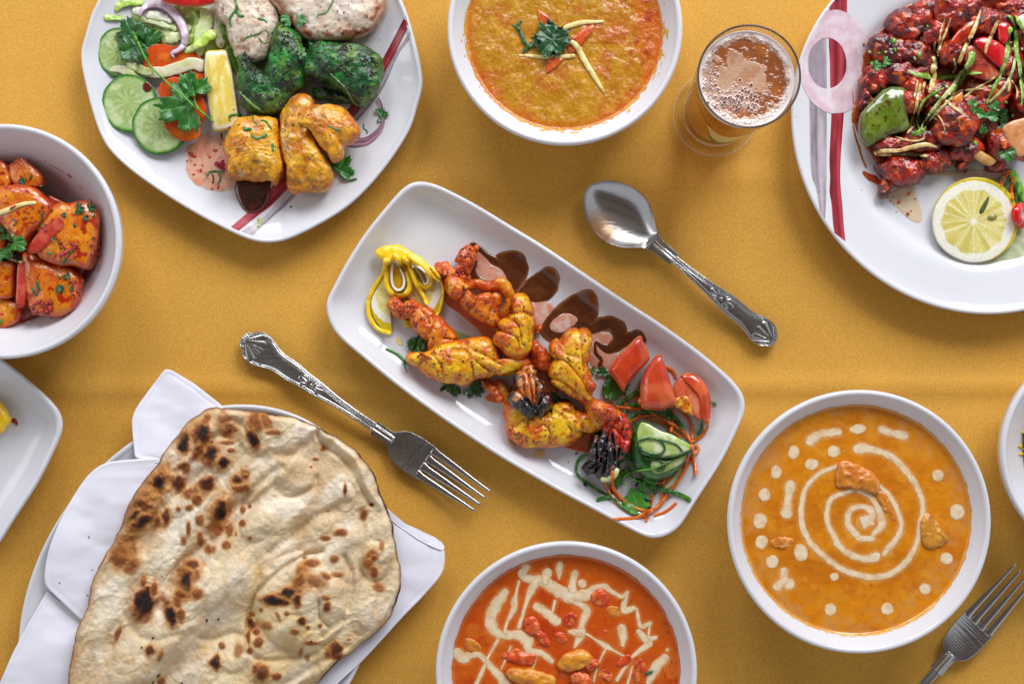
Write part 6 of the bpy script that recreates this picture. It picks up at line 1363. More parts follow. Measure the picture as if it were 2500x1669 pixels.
leaf('coriander_leaf', 640, 760, 150, 120, M['herb'], 'q3', 3, lift=4, dark='#1c4a12', light='#3a7a24', label='coriander leaf between the charred shell and the lower prawn', cat='coriander')
leaf('coriander_leaf', 1140, 560, 235, 62, M['herb'], 'q3', 1, lift=8, dark='#2c6418', light='#5a9a34', label='coriander leaf hanging below the left tomato wedge', cat='coriander')
leaf('coriander_leaf', 1060, 520, 80, -90, M['herb'], 'q3', 3, lift=8, dark='#1f5218', light='#3f7f30', label='small round coriander leaf above the hanging one', cat='coriander')
leaf('coriander_leaf', 945, 480, 70, 90, M['herb'], 'q3', 5, lift=6, dark='#2c6428', light='#5a9448', label='crinkled coriander leaf right of the upper yellow prawn', cat='coriander')
# prawns
PR = paint('#d4820e', ('#c24e08', 'noise', 30, -0.1, 0.4, 0.95, 1), ('#ecb82a', 'noise', 22, 0.05, 0.5, 0.7, 2), ('#b8340a', 'noise', 12, 0.38, 0.6, 0.85, 3), ('#2a1208', 'fine', 5, 0.82, 0.9, 0.9, 4))
PY = paint('#d8980c', ('#e6b414', 'noise', 26, -0.1, 0.45, 0.9, 1), ('#c85e0c', 'noise', 24, 0.08, 0.5, 0.85, 2), ('#a82e06', 'noise', 11, 0.36, 0.6, 0.85, 3), ('#2a1208', 'fine', 5, 0.86, 0.92, 0.9, 4))
PO = paint('#c9500e', ('#dc7a18', 'noise', 20, -0.1, 0.5, 0.8, 1), ('#a02a08', 'noise', 14, 0.1, 0.5, 0.9, 2), ('#180c08', 'noise', 10, 0.5, 0.62, 0.95, 3))
def seg_r(n, am, ph=0.0): return lambda U, L: 1.15*am*(np.abs(np.sin(np.pi*(U/L*n+ph)))**0.35-0.8)
pn = ((3.4, 24), (2.0, 10), (0.8, 4.5))
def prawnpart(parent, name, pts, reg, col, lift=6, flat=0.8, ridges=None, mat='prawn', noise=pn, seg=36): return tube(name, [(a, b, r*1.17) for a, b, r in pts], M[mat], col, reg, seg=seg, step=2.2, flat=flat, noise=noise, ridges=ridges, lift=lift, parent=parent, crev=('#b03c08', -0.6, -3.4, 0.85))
def groovef(lines, reg, wd=2.0, am=-4.4, z=70):
    L = [WA(catmull(src(l, reg), 24, closed=False), z)[:, :2] for l in lines]
    def f(V):
        D = np.full(len(V), 1e9)
        for p in L:
            for i in range(len(p)-1):
                A, B = p[i], p[i+1]; d = B-A; t = np.clip(((V[:, :2]-A)@d)/(d@d+1e-9), 0, 1); D = np.minimum(D, np.hypot(*(V[:, :2]-A-t[:, None]*d).T))
        return am*np.exp(-(D/wd)**2)+am*0.7*np.exp(-(D/(wd*3.2))**2)+4
    return f
def pbody(parent, name, pts, reg, h, col, lines=(), z0=22, noise=((2.6, 26), (1.1, 10), (0.5, 5)), mat='prawn', e=0.62):
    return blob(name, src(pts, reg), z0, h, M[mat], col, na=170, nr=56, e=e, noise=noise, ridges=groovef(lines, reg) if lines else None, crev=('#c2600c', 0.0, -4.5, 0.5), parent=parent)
PYe = paint('#dc980a', ('#e8b816', 'noise', 24, -0.1, 0.4, 0.9, 1), ('#c8580a', 'noise', 22, 0.05, 0.45, 0.9, 2), ('#c24a0a', 'edge', 1, 0.84, 1.0, 0.85, 5), ('#a82e06', 'noise', 10, 0.40, 0.6, 0.85, 3), ('#2a1208', 'fine', 5, 0.86, 0.92, 0.9, 4))
PRe = paint('#d4780c', ('#c04806', 'noise', 26, -0.1, 0.4, 0.9, 1), ('#e8b02a', 'noise', 20, 0.2, 0.5, 0.6, 6), ('#b83c08', 'edge', 1, 0.80, 1.0, 0.9, 5), ('#9a2406', 'noise', 11, 0.34, 0.55, 0.9, 3), ('#200e08', 'fine', 5, 0.80, 0.9, 0.9, 4))
p1 = thing('grilled_prawn', 'orange and yellow prawn whose tail touches the lemon twist, its shell end charred', 'prawn', W(*src([(700, 1150)], 'q2')[0], 20))
prawnpart(p1, 'leg', [(20,590,44),(90,680,50),(130,760,44),(160,830,36)], 'q3', PR, lift=4, seg=20)
prawnpart(p1, 'leg', [(-90,580,30),(-30,620,36),(40,700,34),(110,790,30)], 'q3', PO, lift=3, seg=20)
pbody(p1, 'tail', [(28,720),(55,660),(100,645),(150,690),(200,705),(245,660),(300,690),(345,735),(380,800),(300,850),(230,850),(150,842),(80,812),(45,765)], 'q2', 44, PO, noise=((5, 16), (3, 8), (1, 4)))
pbody(p1, 'body', [(250,830),(300,740),(370,745),(440,775),(520,840),(600,920),(665,1000),(705,1070),(640,1130),(520,1170),(430,1165),(440,1085),(380,1040),(300,970),(258,900)], 'q2', 52, PRe, [[(330,750),(400,830),(430,900)],[(480,810),(470,900),(420,1000)],[(560,1040),(620,1050),(690,1060)]])
pbody(p1, 'body', [(212,1240),(250,1190),(330,1195),(420,1172),(520,1112),(640,1080),(760,1065),(880,1038),(980,1042),(1040,1100),(1090,1180),(1115,1260),(1220,1270),(1330,1240),(1380,1290),(1280,1350),(1150,1385),(1060,1385),(900,1420),(820,1450),(750,1478),(650,1460),(520,1440),(400,1390),(310,1310)], 'q2', 68, PYe,
      [[(450,1190),(530,1280),(570,1430)],[(640,1150),(760,1150),(820,1230),(840,1330),(850,1410)],[(760,1090),(850,1150),(980,1215),(1100,1290)],[(870,1250),(950,1320),(1060,1365)],[(420,1230),(330,1290)]], z0=26)
p2 = thing('grilled_prawn', 'upper prawn twisting from two orange tips down to a yellow ridged body', 'prawn', W(*src([(1000, 650)], 'q2')[0], 20))
pbody(p2, 'tail', [(700,225),(740,180),(800,158),(850,195),(872,255),(855,330),(820,385),(800,440),(700,450),(665,390),(720,340),(680,290)], 'q2', 52, PO, noise=((4, 18), (2, 8), (1, 4)))
pbody(p2, 'tail', [(840,180),(860,150),(895,155),(895,205),(865,222)], 'q2', 34, PO, noise=((2, 10),))
pbody(p2, 'tail', [(498,385),(530,335),(590,325),(640,365),(720,400),(800,425),(812,480),(775,530),(700,570),(620,500),(570,440),(520,430)], 'q2', 46, PO, noise=((5, 14), (2.5, 7), (1, 4)))
pbody(p2, 'body', [(588,480),(640,440),(720,470),(770,560),(840,640),(920,630),(1010,615),(1090,635),(1110,700),(1075,800),(1070,900),(1000,912),(900,862),(800,790),(720,700),(630,630),(590,550)], 'q2', 62, PRe, [[(1020,620),(1040,720),(990,860)],[(760,580),(740,650),(700,690)],[(880,650),(850,740),(800,780)]], z0=26)
prawnpart(p2, 'leg', [(760,560,30),(860,520,38),(980,540,46),(1100,520,52),(1170,580,50),(1195,680,44),(1150,800,40),(1105,900,36),(1080,990,26)], 'q2', PR, lift=6, seg=24)
pbody(p2, 'body', [(1240,640),(1300,628),(1365,665),(1400,750),(1422,880),(1412,1000),(1390,1100),(1350,1200),(1270,1240),(1180,1215),(1120,1150),(1060,1095),(1048,1035),(1105,975),(1100,900),(1160,850),(1225,790),(1245,715)], 'q2', 80, PYe,
      [[(1220,800),(1310,795),(1405,830)],[(1180,850),(1260,900),(1300,1000),(1310,1100)],[(1110,965),(1190,1000),(1260,1040),(1290,1140)],[(1340,820),(1375,950),(1380,1070)]], z0=30)
rng = np.random.RandomState(21)
def inpoly(pts, reg, n):
    P = catmull(src(pts, reg), 60); out = []; lo, hi = P.min(0), P.max(0)
    while len(out) < n:
        p = rng.uniform(lo, hi); a = np.roll(P, -1, 0); c = ((P[:, 1] > p[1]) != (a[:, 1] > p[1])) & (p[0] < (a[:, 0]-P[:, 0])*(p[1]-P[:, 1])/(a[:, 1]-P[:, 1]+1e-9)+P[:, 0])
        if c.sum() % 2: out.append(p)
    return out
bits = [(*p, rng.uniform(2, 4.6)) for p in inpoly([(260,1240),(420,1190),(640,1100),(960,1060),(1180,1290),(900,1410),(600,1440),(350,1320)], 'q2', 34)+inpoly([(1260,660),(1380,700),(1400,1000),(1300,1220),(1130,1120),(1120,980),(1230,800)], 'q2', 20)+inpoly([(600,500),(800,650),(1080,660),(1040,880),(800,760),(620,600)], 'q2', 30)+inpoly([(300,780),(500,850),(690,1070),(480,1130),(280,930)], 'q2', 24)]
flecks('black_specks', bits, M['char'], ['#1c1210', '#2a1a10', '#3a1a0a'], seed=9, th=1.0, long=1.8, label='black pepper and char specks sprinkled over the two left prawns', cat='spice', kind='stuff')
pb = [(*p, rng.uniform(3, 7)) for p in inpoly([(60,700),(300,720),(360,820),(100,810)], 'q2', 26)+inpoly([(740,200),(850,200),(820,400),(720,430),(560,400),(700,360)], 'q2', 30)+inpoly([(600,500),(800,640),(1000,650),(900,820),(700,680)], 'q2', 20)+inpoly([(320,1200),(500,1160),(360,1300)], 'q2', 14)]
flecks('red_paste', pb, M['glaze'], ['#b8330a', '#c8480e', '#a02408'], seed=10, th=2.0, long=1.5, label='grainy red marinade clinging to the tails of the two left prawns', cat='spice', kind='stuff')
# charred shell end of the first prawn
CH = paint('#100c0c', ('#2a2628', 'noise', 14, 0.1, 0.6, 0.7, 1), ('#7a2a08', 'noise', 18, 0.45, 0.7, 0.7, 2))
CO = paint('#c9661a', ('#e0a060', 'noise', 12, 0.0, 0.5, 0.8, 1), ('#7a1c06', 'noise', 14, 0.1, 0.5, 0.8, 2), ('#140c0a', 'noise', 12, 0.4, 0.55, 0.9, 3))
def shellcol(top, reg, f):
    o, k = np.array(REG[reg][:2]), REG[reg][2]
    def c(V, t, seed):
        z = V[:, 2]; x = ((V[:, 0]*H/(H-z)+1250)-o[0])*k; y = ((834.5-V[:, 1]*H/(H-z))-o[1])*k
        C = top(V, t, seed); n = fbm(V, 14, seed, 3); m = sstep(-30, 40, f(x, y)+70*n)
        C = mixc(C, '#120d0e', m); C = mixc(C, '#2c2a30', m*sstep(0.1, 0.6, fbm(V, 8, seed+3, 2))*0.7); C = mixc(C, '#8a3208', m*sstep(0.5, 0.75, fbm(V, 12, seed+5, 2))*0.7); return C
    return c
def shell(parent, pts, reg, h, col, lines, z0):
    return blob('shell', src(pts, reg), z0, h, M['char'], col, na=170, nr=56, e=0.55, noise=((4, 26), (1.8, 9), (0.6, 4)), ridges=groovef(lines, reg, wd=2.4, am=-9, z=z0+h*0.7), parent=parent)
shell(p1, [(172,765),(195,690),(235,640),(235,540),(290,490),(330,440),(390,440),(430,520),(450,560),(505,640),(530,695),(572,745),(562,830),(505,880),(480,948),(435,905),(400,925),(330,905),(255,858)], 'q3', 62,
      shellcol(CO, 'q3', lambda x, y: np.maximum((y-760)*1.0, np.abs(x-352)-105)+np.where(y < 480, 60, 0)), [[(350,520),(385,680),(405,860)],[(300,560),(320,720),(400,840)],[(420,540),(430,700),(410,860)],[(240,660),(330,760),(405,850)],[(520,690),(460,790),(420,880)]], 50)
p3 = thing('grilled_prawn', 'prawn bent double, ending in a red and black shell beside the carved cucumber', 'prawn', W(*src([(700, 800)], 'q3')[0], 20))
prawnpart(p3, 'leg', [(400,190,40),(420,280,60),(470,360,78),(510,430,84),(560,480,60)], 'q3', PO, lift=5, noise=((4, 16), (2, 7)))
prawnpart(p3, 'leg', [(420,60,30),(445,90,40),(440,120,26)], 'q3', PO, lift=4, seg=18, noise=((4, 10),))
pbody(p3, 'body', [(122,890),(145,810),(200,790),(300,850),(420,890),(580,890),(585,835),(650,800),(740,800),(800,850),(900,895),(1000,890),(1090,930),(1110,1000),(1050,1050),(950,1062),(880,1050),(840,1120),(740,1180),(600,1210),(450,1200),(330,1215),(240,1170),(160,1100),(148,1000)], 'q3', 62, PYe,
      [[(600,880),(680,920),(720,990),(765,1060),(760,1130)],[(440,1040),(500,1000),(560,1080),(560,1180)],[(230,1030),(300,960),(400,940)],[(800,860),(840,960),(880,1040)],[(640,830),(700,880),(790,880)]], z0=22)
pbody(p3, 'joint', [(900,800),(960,760),(1040,790),(1120,830),(1200,870),(1260,930),(1190,980),(1100,1010),(1000,1040),(930,960)], 'q3', 60, PRe, [[(1010,860),(1080,950)]], z0=26)
pbody(p3, 'body', [(660,215),(700,150),(760,100),(830,85),(900,105),(945,160),(943,225),(918,265),(930,340),(905,430),(925,520),(955,620),(962,740),(975,840),(900,805),(820,755),(740,710),(680,665),(600,625),(558,560),(558,470),(598,390),(575,320),(560,250),(615,195)], 'q3', 86, PYe,
      [[(590,375),(690,390),(790,490),(870,600),(955,730)],[(835,88),(870,180),(860,300),(880,430)],[(560,560),(680,600),(800,690),(940,800)],[(640,260),(720,330),(830,360)]], z0=26)
prawnpart(p3, 'leg', [(940,570,30),(950,640,40),(970,690,28)], 'q3', PO, lift=2, seg=18, noise=((3, 9),))
RS = paint('#c8200c', ('#e0601c', 'noise', 20, 0.0, 0.5, 0.8, 1), ('#7a0c06', 'noise', 14, 0.2, 0.6, 0.7, 2), ('#140c0a', 'noise', 12, 0.45, 0.6, 0.9, 3))
prawnpart(p3, 'body', [(960,800,44),(1050,860,64),(1130,900,66),(1200,940,56)], 'q3', PO, lift=8)
shell(p3, [(1085,960),(1140,915),(1210,893),(1280,930),(1325,1040),(1330,1130),(1300,1250),(1240,1330),(1205,1400),(1175,1490),(1100,1525),(1040,1515),(1000,1470),(1010,1430),(960,1450),(905,1478),(860,1445),(890,1400),(950,1370),(940,1290),(945,1180),(985,1095),(1050,1040)], 'q3', 66,
      shellcol(RS, 'q3', lambda x, y: (y-1130)*0.9+(1160-x)*0.9), [[(1190,950),(1110,1090),(1060,1290),(1010,1410)],[(1150,1080),(1170,1250),(1190,1360)],[(1270,1000),(1235,1130),(1215,1350)],[(1030,1070),(990,1200),(1010,1360),(930,1430)],[(1090,1250),(1080,1380),(1060,1480)],[(1130,1010),(1210,1050),(1290,1150)]], 34)
bits = [(*p, rng.uniform(2, 4.6)) for p in inpoly([(700,160),(920,140),(900,400),(950,760),(800,700),(600,560),(600,400)], 'q3', 24)+inpoly([(160,900),(300,900),(700,860),(1040,940),(840,1080),(400,1180),(200,1080)], 'q3', 34)]
flecks('black_specks', bits, M['char'], ['#1c1210', '#2a1a10', '#3a1a0a'], seed=12, th=1.0, long=1.8, label='black pepper and char specks on the bent right prawn', cat='spice', kind='stuff')
pb = [(*p, rng.uniform(3, 7)) for p in inpoly([(160,1020),(300,1100),(520,1190),(300,1200),(170,1100)], 'q3', 24)+inpoly([(1000,820),(1200,880),(1180,940),(1050,960)], 'q3', 20)+inpoly([(570,580),(700,640),(900,780),(800,770),(600,640)], 'q3', 16)]
flecks('red_paste', pb, M['glaze'], ['#b8330a', '#c8480e', '#a02408'], seed=13, th=2.0, long=1.5, label='grainy red marinade on the edges of the bent right prawn', cat='spice', kind='stuff')
# tomato wedges
def tomw(dark): return paint('#c8401c', ('#d96a3c', 'noise', 70, 0, 0.5, 0.7, 1), (dark, 'noise', 40, 0.1, 0.6, 0.6, 2), ('#de8a52', 'edge', 1, 0.93, 1.0, 0.7, 3))
slab('tomato_wedge', [(1115,500),(1140,440),(1200,350),(1300,250),(1415,152),(1450,220),(1500,310),(1515,370),(1480,430),(1380,530),(1300,620),(1260,690),(1220,650),(1160,560)], 'q3', 24, 62, 'glossy', tomw('#b82a14'), 'left tomato wedge with its tip in the brown sauce', 'tomato', e=0.55, noise=((1.5, 60),), na=120, nr=36)
slab('tomato_wedge', [(1425,640),(1450,520),(1520,400),(1600,328),(1630,370),(1680,500),(1730,660),(1766,790),(1700,830),(1600,866),(1440,850),(1425,740)], 'q3', 30, 66, 'glossy', tomw('#b82a14'), 'middle tomato wedge standing point up between the other two', 'tomato', e=0.55, noise=((1.5, 60),), na=120, nr=36)
t3 = thing('tomato_wedge', 'right tomato wedge lying cut side up showing seeds', 'tomato', W(*src([(980, 540)], 'q4')[0], 20))
blob('skin', src([(880,390),(940,368),(1000,390),(1060,450),(1095,540),(1100,620),(1080,720),(1030,700),(1010,560),(950,450)], 'q4'), 26, 40, M['glossy'], tomw('#a8200f'), e=0.5, noise=((1, 40),), na=90, nr=24, parent=t3)
blob('flesh', src([(835,470),(860,420),(900,400),(960,440),(1010,520),(1035,610),(1030,705),(960,665),(840,600),(850,540)], 'q4'), 26, 34, M['wet'], paint('#d2603c', ('#de8a68', 'noise', 24, -0.1, 0.5, 0.7, 1), ('#b8300f', 'noise', 16, 0.2, 0.5, 0.5, 2)), e=0.25, noise=((1, 30),), na=90, nr=30, parent=t3)
blob('seed_pulp', src([(845,600),(860,545),(920,530),(960,560),(975,640),(960,668)], 'q4'), 56, 8, M['glossy'], paint('#c86a14', ('#dcae3c', 'noise', 7, 0.0, 0.4, 0.9, 1), ('#a83208', 'noise', 10, 0.1, 0.5, 0.8, 2)), e=0.5, noise=((1.5, 8),), na=50, nr=18, parent=t3)
# vegetable shreds
CRT = paint('#d8640f', ('#e6842c', 'noise', 14, 0, 0.5, 0.7, 1)); CUC = paint('#2c6a1c', ('#5a9434', 'noise', 14, 0, 0.5, 0.7, 1), ('#1a4a12', 'noise', 10, 0.2, 0.6, 0.7, 2))
def shred(name, pts, r, col, lab, cat, lift=3, flat=0.5, reg='q4', **kw): tube(name, [(a, b, r) for a, b in pts], M['wet'], col, reg, seg=10, step=3, flat=flat, noise=((0.4, 9),), lift=lift, label=lab, cat=cat, **kw)
gC = 'carrot shreds tangled round the carved cucumber'; lC = 'thin orange carrot shred in the tangle round the carved cucumber'
under = [[(600,660),(700,700),(780,730),(850,790),(900,830)], [(560,560),(600,520),(605,600),(600,680)], [(760,700),(820,740),(800,800)], [(830,600),(835,680),(820,780)], [(870,620),(940,690),(965,760),(970,830)],
 [(500,600),(520,560),(570,520)], [(640,1090),(700,1130),(770,1130),(850,1090)], [(770,1100),(770,1180),(755,1260)], [(690,1210),(680,1290),(645,1405)], [(510,1040),(450,1080),(415,1140),(430,1200),(480,1250)], [(370,1130),(390,1200),(440,1270),(520,1330),(620,1370),(680,1330)]]
LU = ['carrot shred starting left of the arched cucumber shred', 'carrot shred dropping below the left tomato wedge', 'short carrot shred between the middle and right tomato wedges', 'carrot shred hanging straight down from the middle tomato wedge', 'thin carrot shred running down under the right tomato wedge',
      'short bent carrot shred under the left tomato wedge', 'carrot shred lying along the underside of the carved cucumber', 'upright carrot shred below the carved cucumber', 'short carrot shred ending near the bottom platter rim', 'carrot shred looping beside the charred red shell', 'long carrot shred bending round the lower left of the tangle']
for p, lb in zip(under, LU): shred('carrot_shred', p, 11, CRT, lb, 'carrot', group=gC)
gK = 'cucumber peel shreds tangled round the carved cucumber'; lK = 'thin green cucumber peel shred in the tangle round the carved cucumber'
LK = ['cucumber shred at the upper left of the carved cucumber', 'wider cucumber shred in the gap above the carved cucumber', 'cucumber shred arching beside the charred fin, upper part', 'cucumber shred curving round the lower left of the tangle', 'cut cucumber peel end at the far lower left of the tangle', 'broad dark cucumber peel left of the coriander sprig', 'thin cucumber shred under the coriander sprig near the bottom rim', 'cucumber shred under the middle tomato wedge', 'tiny cucumber peel tip beyond the right tomato wedge', 'thin cucumber shred below the right tomato wedge', 'short cucumber shred just under the carved cucumber']
for (p, r), lK in zip((([(440,600),(500,560),(560,520),(605,490)], 16), ([(500,640),(540,600),(600,590)], 20), ([(160,1060),(165,1000),(190,960),(235,930)], 10), ([(160,1060),(190,1100),(260,1150),(320,1190),(400,1220)], 10), ([(300,1258),(350,1243),(420,1240)], 15), ([(440,1170),(450,1110),(500,1070),(540,1060)], 30),
             ([(420,1240),(480,1300),(550,1345),(620,1355)], 9), ([(780,620),(830,670),(870,710),(900,760)], 15), ([(1095,575),(1120,580),(1140,592)], 8), ([(1040,690),(1030,760),(990,820)], 9), ([(640,1150),(700,1180),(710,1220)], 14)), LK):
    shred('cucumber_shred', p, r, CUC, lK, 'cucumber', group=gK)
shred('cucumber_shred', [(330,1110),(380,1110),(430,1080),(450,1030)], 18, paint('#b8c48a', ('#d6dcb8', 'noise', 10, 0, 0.5, 0.8, 1)), 'pale cucumber shred passing under the charred red shell', 'cucumber', lift=1)
shred('cucumber_shred', [(780,1180),(840,1120),(880,1060),(890,990)], 22, paint('#b4bf80', ('#d6dcb8', 'noise', 10, 0, 0.5, 0.8, 1)), 'pale cucumber shred at the lower right of the carved cucumber', 'cucumber', lift=1)
# carved cucumber
cu = thing('carved_cucumber', 'cucumber wedge carved with curled dark green peel at the right end of the prawn platter', 'cucumber', W(*src([(740, 900)], 'q4')[0], 20))
CS = paint('#20561a', ('#4a8a2c', 'noise', 20, 0, 0.5, 0.7, 1), ('#123a0e', 'noise', 14, 0.2, 0.6, 0.7, 2))
def cflesh(V, t, seed):
    C = np.repeat(hexl('#a9bf6a')[None, :], len(V), 0); C = mixc(C, '#d6deb4', sstep(-0.2, 0.4, fbm(V, 26, seed, 3))); C = mixc(C, '#9cb84a', sstep(0.1, 0.5, fbm(V, 16, seed+2, 2))*0.8); C = mixc(C, '#2f7020', sstep(0.93, 0.98, t)); return C
blob('skin', src([(545,760),(570,730),(600,710),(700,760),(800,830),(900,860),(972,885),(940,960),(860,1040),(780,1090),(700,1106),(620,1080),(550,1000),(530,880)], 'q4'), 22, 60, M['glossy'], CS, e=0.55, noise=((1.5, 30),), na=120, nr=36, parent=cu)
blob('flesh', src([(575,780),(600,712),(650,715),(740,765),(840,800),(972,885),(900,935),(800,950),(700,950),(620,930),(585,860)], 'q4'), 62, 32, M['wet'], cflesh, e=0.2, noise=((1, 26),), na=110, nr=34, parent=cu)
blob('flesh', src([(640,975),(740,975),(850,965),(930,930),(900,990),(840,1030),(760,1060),(690,1060)], 'q4'), 56, 26, M['wet'], cflesh, e=0.4, noise=((1, 26),), na=80, nr=24, parent=cu)
for p, r in (([(580,850),(640,828),(720,830),(770,870),(775,910),(740,935),(680,930),(620,905),(600,870)], 8), ([(730,830),(800,845),(860,870),(905,920)], 6), ([(600,920),(680,945),(760,955),(860,945),(960,905)], 8), ([(640,965),(720,970),(775,1000),(770,1040),(720,1055)], 9), ([(570,1050),(650,1045),(720,1030),(790,1000),(830,970)], 8)):
    tube('peel_curl', [(a, b, r) for a, b in p], M['glossy'], CS, 'q4', seg=10, step=3, flat=0.9, lift=1.5, parent=cu)
over = [[(440,605),(520,615),(600,625),(680,640)], [(530,715),(580,690),(640,670),(720,670),(800,710),(880,770),(940,830),(970,880)], [(680,650),(760,690),(850,740),(930,800),(965,860)], [(785,325),(830,350),(850,385),(855,410)], [(1080,690),(1070,760),(1020,820),(960,850)],
        [(960,860),(970,930),(940,1000),(890,1090),(830,1170),(760,1260),(700,1320)], [(975,890),(975,960),(990,1020),(995,1080)], [(940,940),(920,1030),(870,1120),(800,1210),(740,1290),(660,1340)], [(415,1385),(500,1385),(580,1375),(640,1345),(700,1330)], [(700,1360),(770,1340),(830,1300),(862,1270)],
        [(415,1050),(415,1150),(450,1210),(520,1280),(600,1320),(680,1330)], [(985,870),(1010,890),(1000,925),(975,930)]]
LO = ['level carrot shred crossing at the left of the carved cucumber', 'long carrot shred arching over the top of the carved cucumber', 'second carrot shred beside the arching one over the carved cucumber', 'carrot shred curling out between the middle and right tomato wedges', 'carrot shred running down from the right tomato wedge',
      'longest carrot shred sweeping down the right side of the carved cucumber', 'straight carrot shred pointing down at the right of the carved cucumber', 'inner carrot shred sweeping down beside the longest one', 'carrot shred reaching furthest left along the bottom rim', 'curved carrot shred end near the bottom corner of the platter',
      'carrot shred bowing left below the charred fin', 'tiny carrot loop at the right tip of the carved cucumber']
for p, lb in zip(over, LO): shred('carrot_shred', p, 11, CRT, lb, 'carrot', group=gC, lift=2)
shred('cucumber_shred', [(525,705),(560,665),(620,640),(700,645),(770,660),(810,690)], 13, paint('#3f7f34', ('#6aa052', 'noise', 14, 0, 0.5, 0.7, 1)), 'arched green cucumber shred lying over the carved cucumber top', 'cucumber', lift=3)
shred('cucumber_shred', [(560,1110),(650,1140),(760,1180),(860,1210),(930,1240),(958,1262)], 17, CUC, 'long green cucumber shred reaching the lower right platter rim', 'cucumber', lift=3)
c5 = thing('coriander_sprig', 'fresh coriander sprig hanging below the carved cucumber on the prawn platter', 'coriander', W(*src([(560, 1090)], 'q4')[0], 60))
leaf('leaflet', 515, 970, 85, -95, M['herb'], 'q4', 3, lift=10, parent=c5, dark='#3c8424', light='#7ab850')
leaf('leaflet', 555, 1200, 175, 70, M['herb'], 'q4', 1, lift=8, parent=c5, dark='#3c8424', light='#7ab850')
leaf('leaflet', 640, 1120, 100, 20, M['herb'], 'q4', 3, lift=8, parent=c5, dark='#2f7420', light='#64a840')
tube('stem', [(515,990,6),(540,1050,8),(560,1110,8),(620,1125,6)], M['herb'], '#5c9a38', 'q4', seg=8, lift=5, parent=c5)
tube('stem', [(500,1160,6),(490,1110,6),(530,1070,6),(600,1050,6),(700,1035,5),(780,1000,4)], M['herb'], '#5c9a38', 'q4', seg=8, lift=5, parent=c5)
flecks('char_bits', [(1350+a/2.85, 780+b/2.85, s) for a, b, s in ((222,1145,13),(405,1200,12),(660,1255,13),(165,930,7),(107,990,3),(480,1145,5),(580,1150,8))], M['char'], ['#120e12', '#1c1418'], seed=6, label='black charred shell bits scattered on the lower right of the prawn platter', cat='crumb', kind='stuff', long=1.6)
st = paint('#c9a24a', ('#a8742a', 'fine', 6, 0.4, 0.8, 0.6, 1))
for P, lab in (([(1360,0)]*0+[(100,1045),(135,1030),(160,1060),(170,1110),(130,1105),(105,1080)], 'small yellow stain by the coriander stem on the platter'),):
    puddle('sauce_stain', P, 'q2', 0.5, M['clearsauce'], '#d9c489', zfun=zp, label=lab, cat='sauce', nr=5, na=40)
puddle('sauce_stain', [(430,1250),(480,1240),(510,1280),(490,1320),(440,1320),(400,1290)], 'q3', 0.5, M['clearsauce'], '#cfb878', zfun=zp, label='yellow oil stain below the lower prawn on the platter', cat='sauce', nr=5, na=40)
puddle('sauce_stain', [(150,1080),(190,1130),(230,1200),(190,1220),(150,1170)], 'q3', 0.5, M['clearsauce'], '#d6cca0', zfun=zp, label='faint oil stain at the left of the lower prawn', cat='sauce', nr=5, na=40)
# ================================================================ glazed chicken plate
zo = lambda P: D_oval.z_img(P)
GL = paint('#971507', ('#bf3007', 'noise', 40, 0.0, 0.5, 0.85, 1), ('#430508', 'noise', 30, 0.05, 0.5, 0.85, 2), ('#dd6414', 'noise', 16, 0.32, 0.6, 0.8, 3), ('#240409', 'noise', 15, 0.30, 0.55, 0.8, 4), ('#4a0a08', 'edge', 1, 0.85, 1.05, 0.6, 5))
OIL = paint('#8a2408', ('#b85a1a', 'edge', 1, 0.82, 1.02, 0.85, 1), ('#5a1206', 'noise', 30, 0, 0.5, 0.6, 2))
puddle('red_sauce', [(760,480),(900,300),(1080,100),(1250,20),(1500,-80),(2300,-200),(2700,300),(2600,1500),(2200,1540),(1950,1560),(1700,1530),(1500,1560),(1300,1560),(1000,1560),(860,1560),(740,1380),(640,1180),(650,1000),(700,760)], 'r6', 9, M['glaze'], OIL, zfun=zo, rough=4, na=200, nr=30, label='dark red oily sauce spread under the glazed chicken', cat='sauce')
puddle('clear_juice', [(1350,260),(1700,230),(1960,260),(1900,330),(1650,290),(1620,360),(1500,330),(1480,280),(1230,290)], 'r7', 1.2, M['clearsauce'], '#cdb4a0', zfun=zo, label='thin brownish juice below the glazed chicken above the lemon slice', cat='sauce')
puddle('clear_juice', [(920,480),(1000,400),(1130,390),(1160,470),(1210,640),(1190,700),(1120,690),(1010,600)], 'r7', 1.0, M['clearsauce'], '#d2bca0', zfun=zo, label='pale oily patch left of the lemon slice', cat='sauce')
flecks('sauce_spatter', [(1920+a/3.647, 350+b/3.647, s) for a, b, s in ((1090,452,9),(1000,525,10),(1082,622,9),(955,480,4),(925,515,4),(980,605,3),(1110,600,4),(1150,490,5),(955,538,3),(284,432,3))]+[(1920+a/3.921, b/3.921, s) for a, b, s in ((740,420,8),(738,708,7),(785,610,6),(688,765,3),(1180,1180,3))], M['sauce'], ['#b84a14', '#c2561a'], seed=3, long=1.2, label='small orange sauce spatters on the white of the large plate', cat='sauce', kind='stuff')
for pts, lab in (([(630,840,6),(640,960,14),(655,1070,14),(648,1170,22),(690,1170,12)], 'orange sauce streak at the left of the green pepper'), ([(640,1200,6),(660,1300,9),(690,1390,12),(720,1500,12),(760,1600,10)], 'thin orange sauce trail running down the plate')):
    ribbon('sauce_streak', pts, M['sauce'], '#b0581a', 'r6', th=0.8, zfun=zo, label=lab, cat='sauce', wob=0.4)
ribbon('sauce_streak', [(690,260,14),(730,290,26),(790,330,30),(810,350,20)], M['sauce'], '#a83c10', 'r7', th=0.8, zfun=zo, label='red sauce blot by the lowest chicken nub', cat='sauce', wob=0.4)
gnz = ((9, 48), (3.6, 16), (0.9, 6))
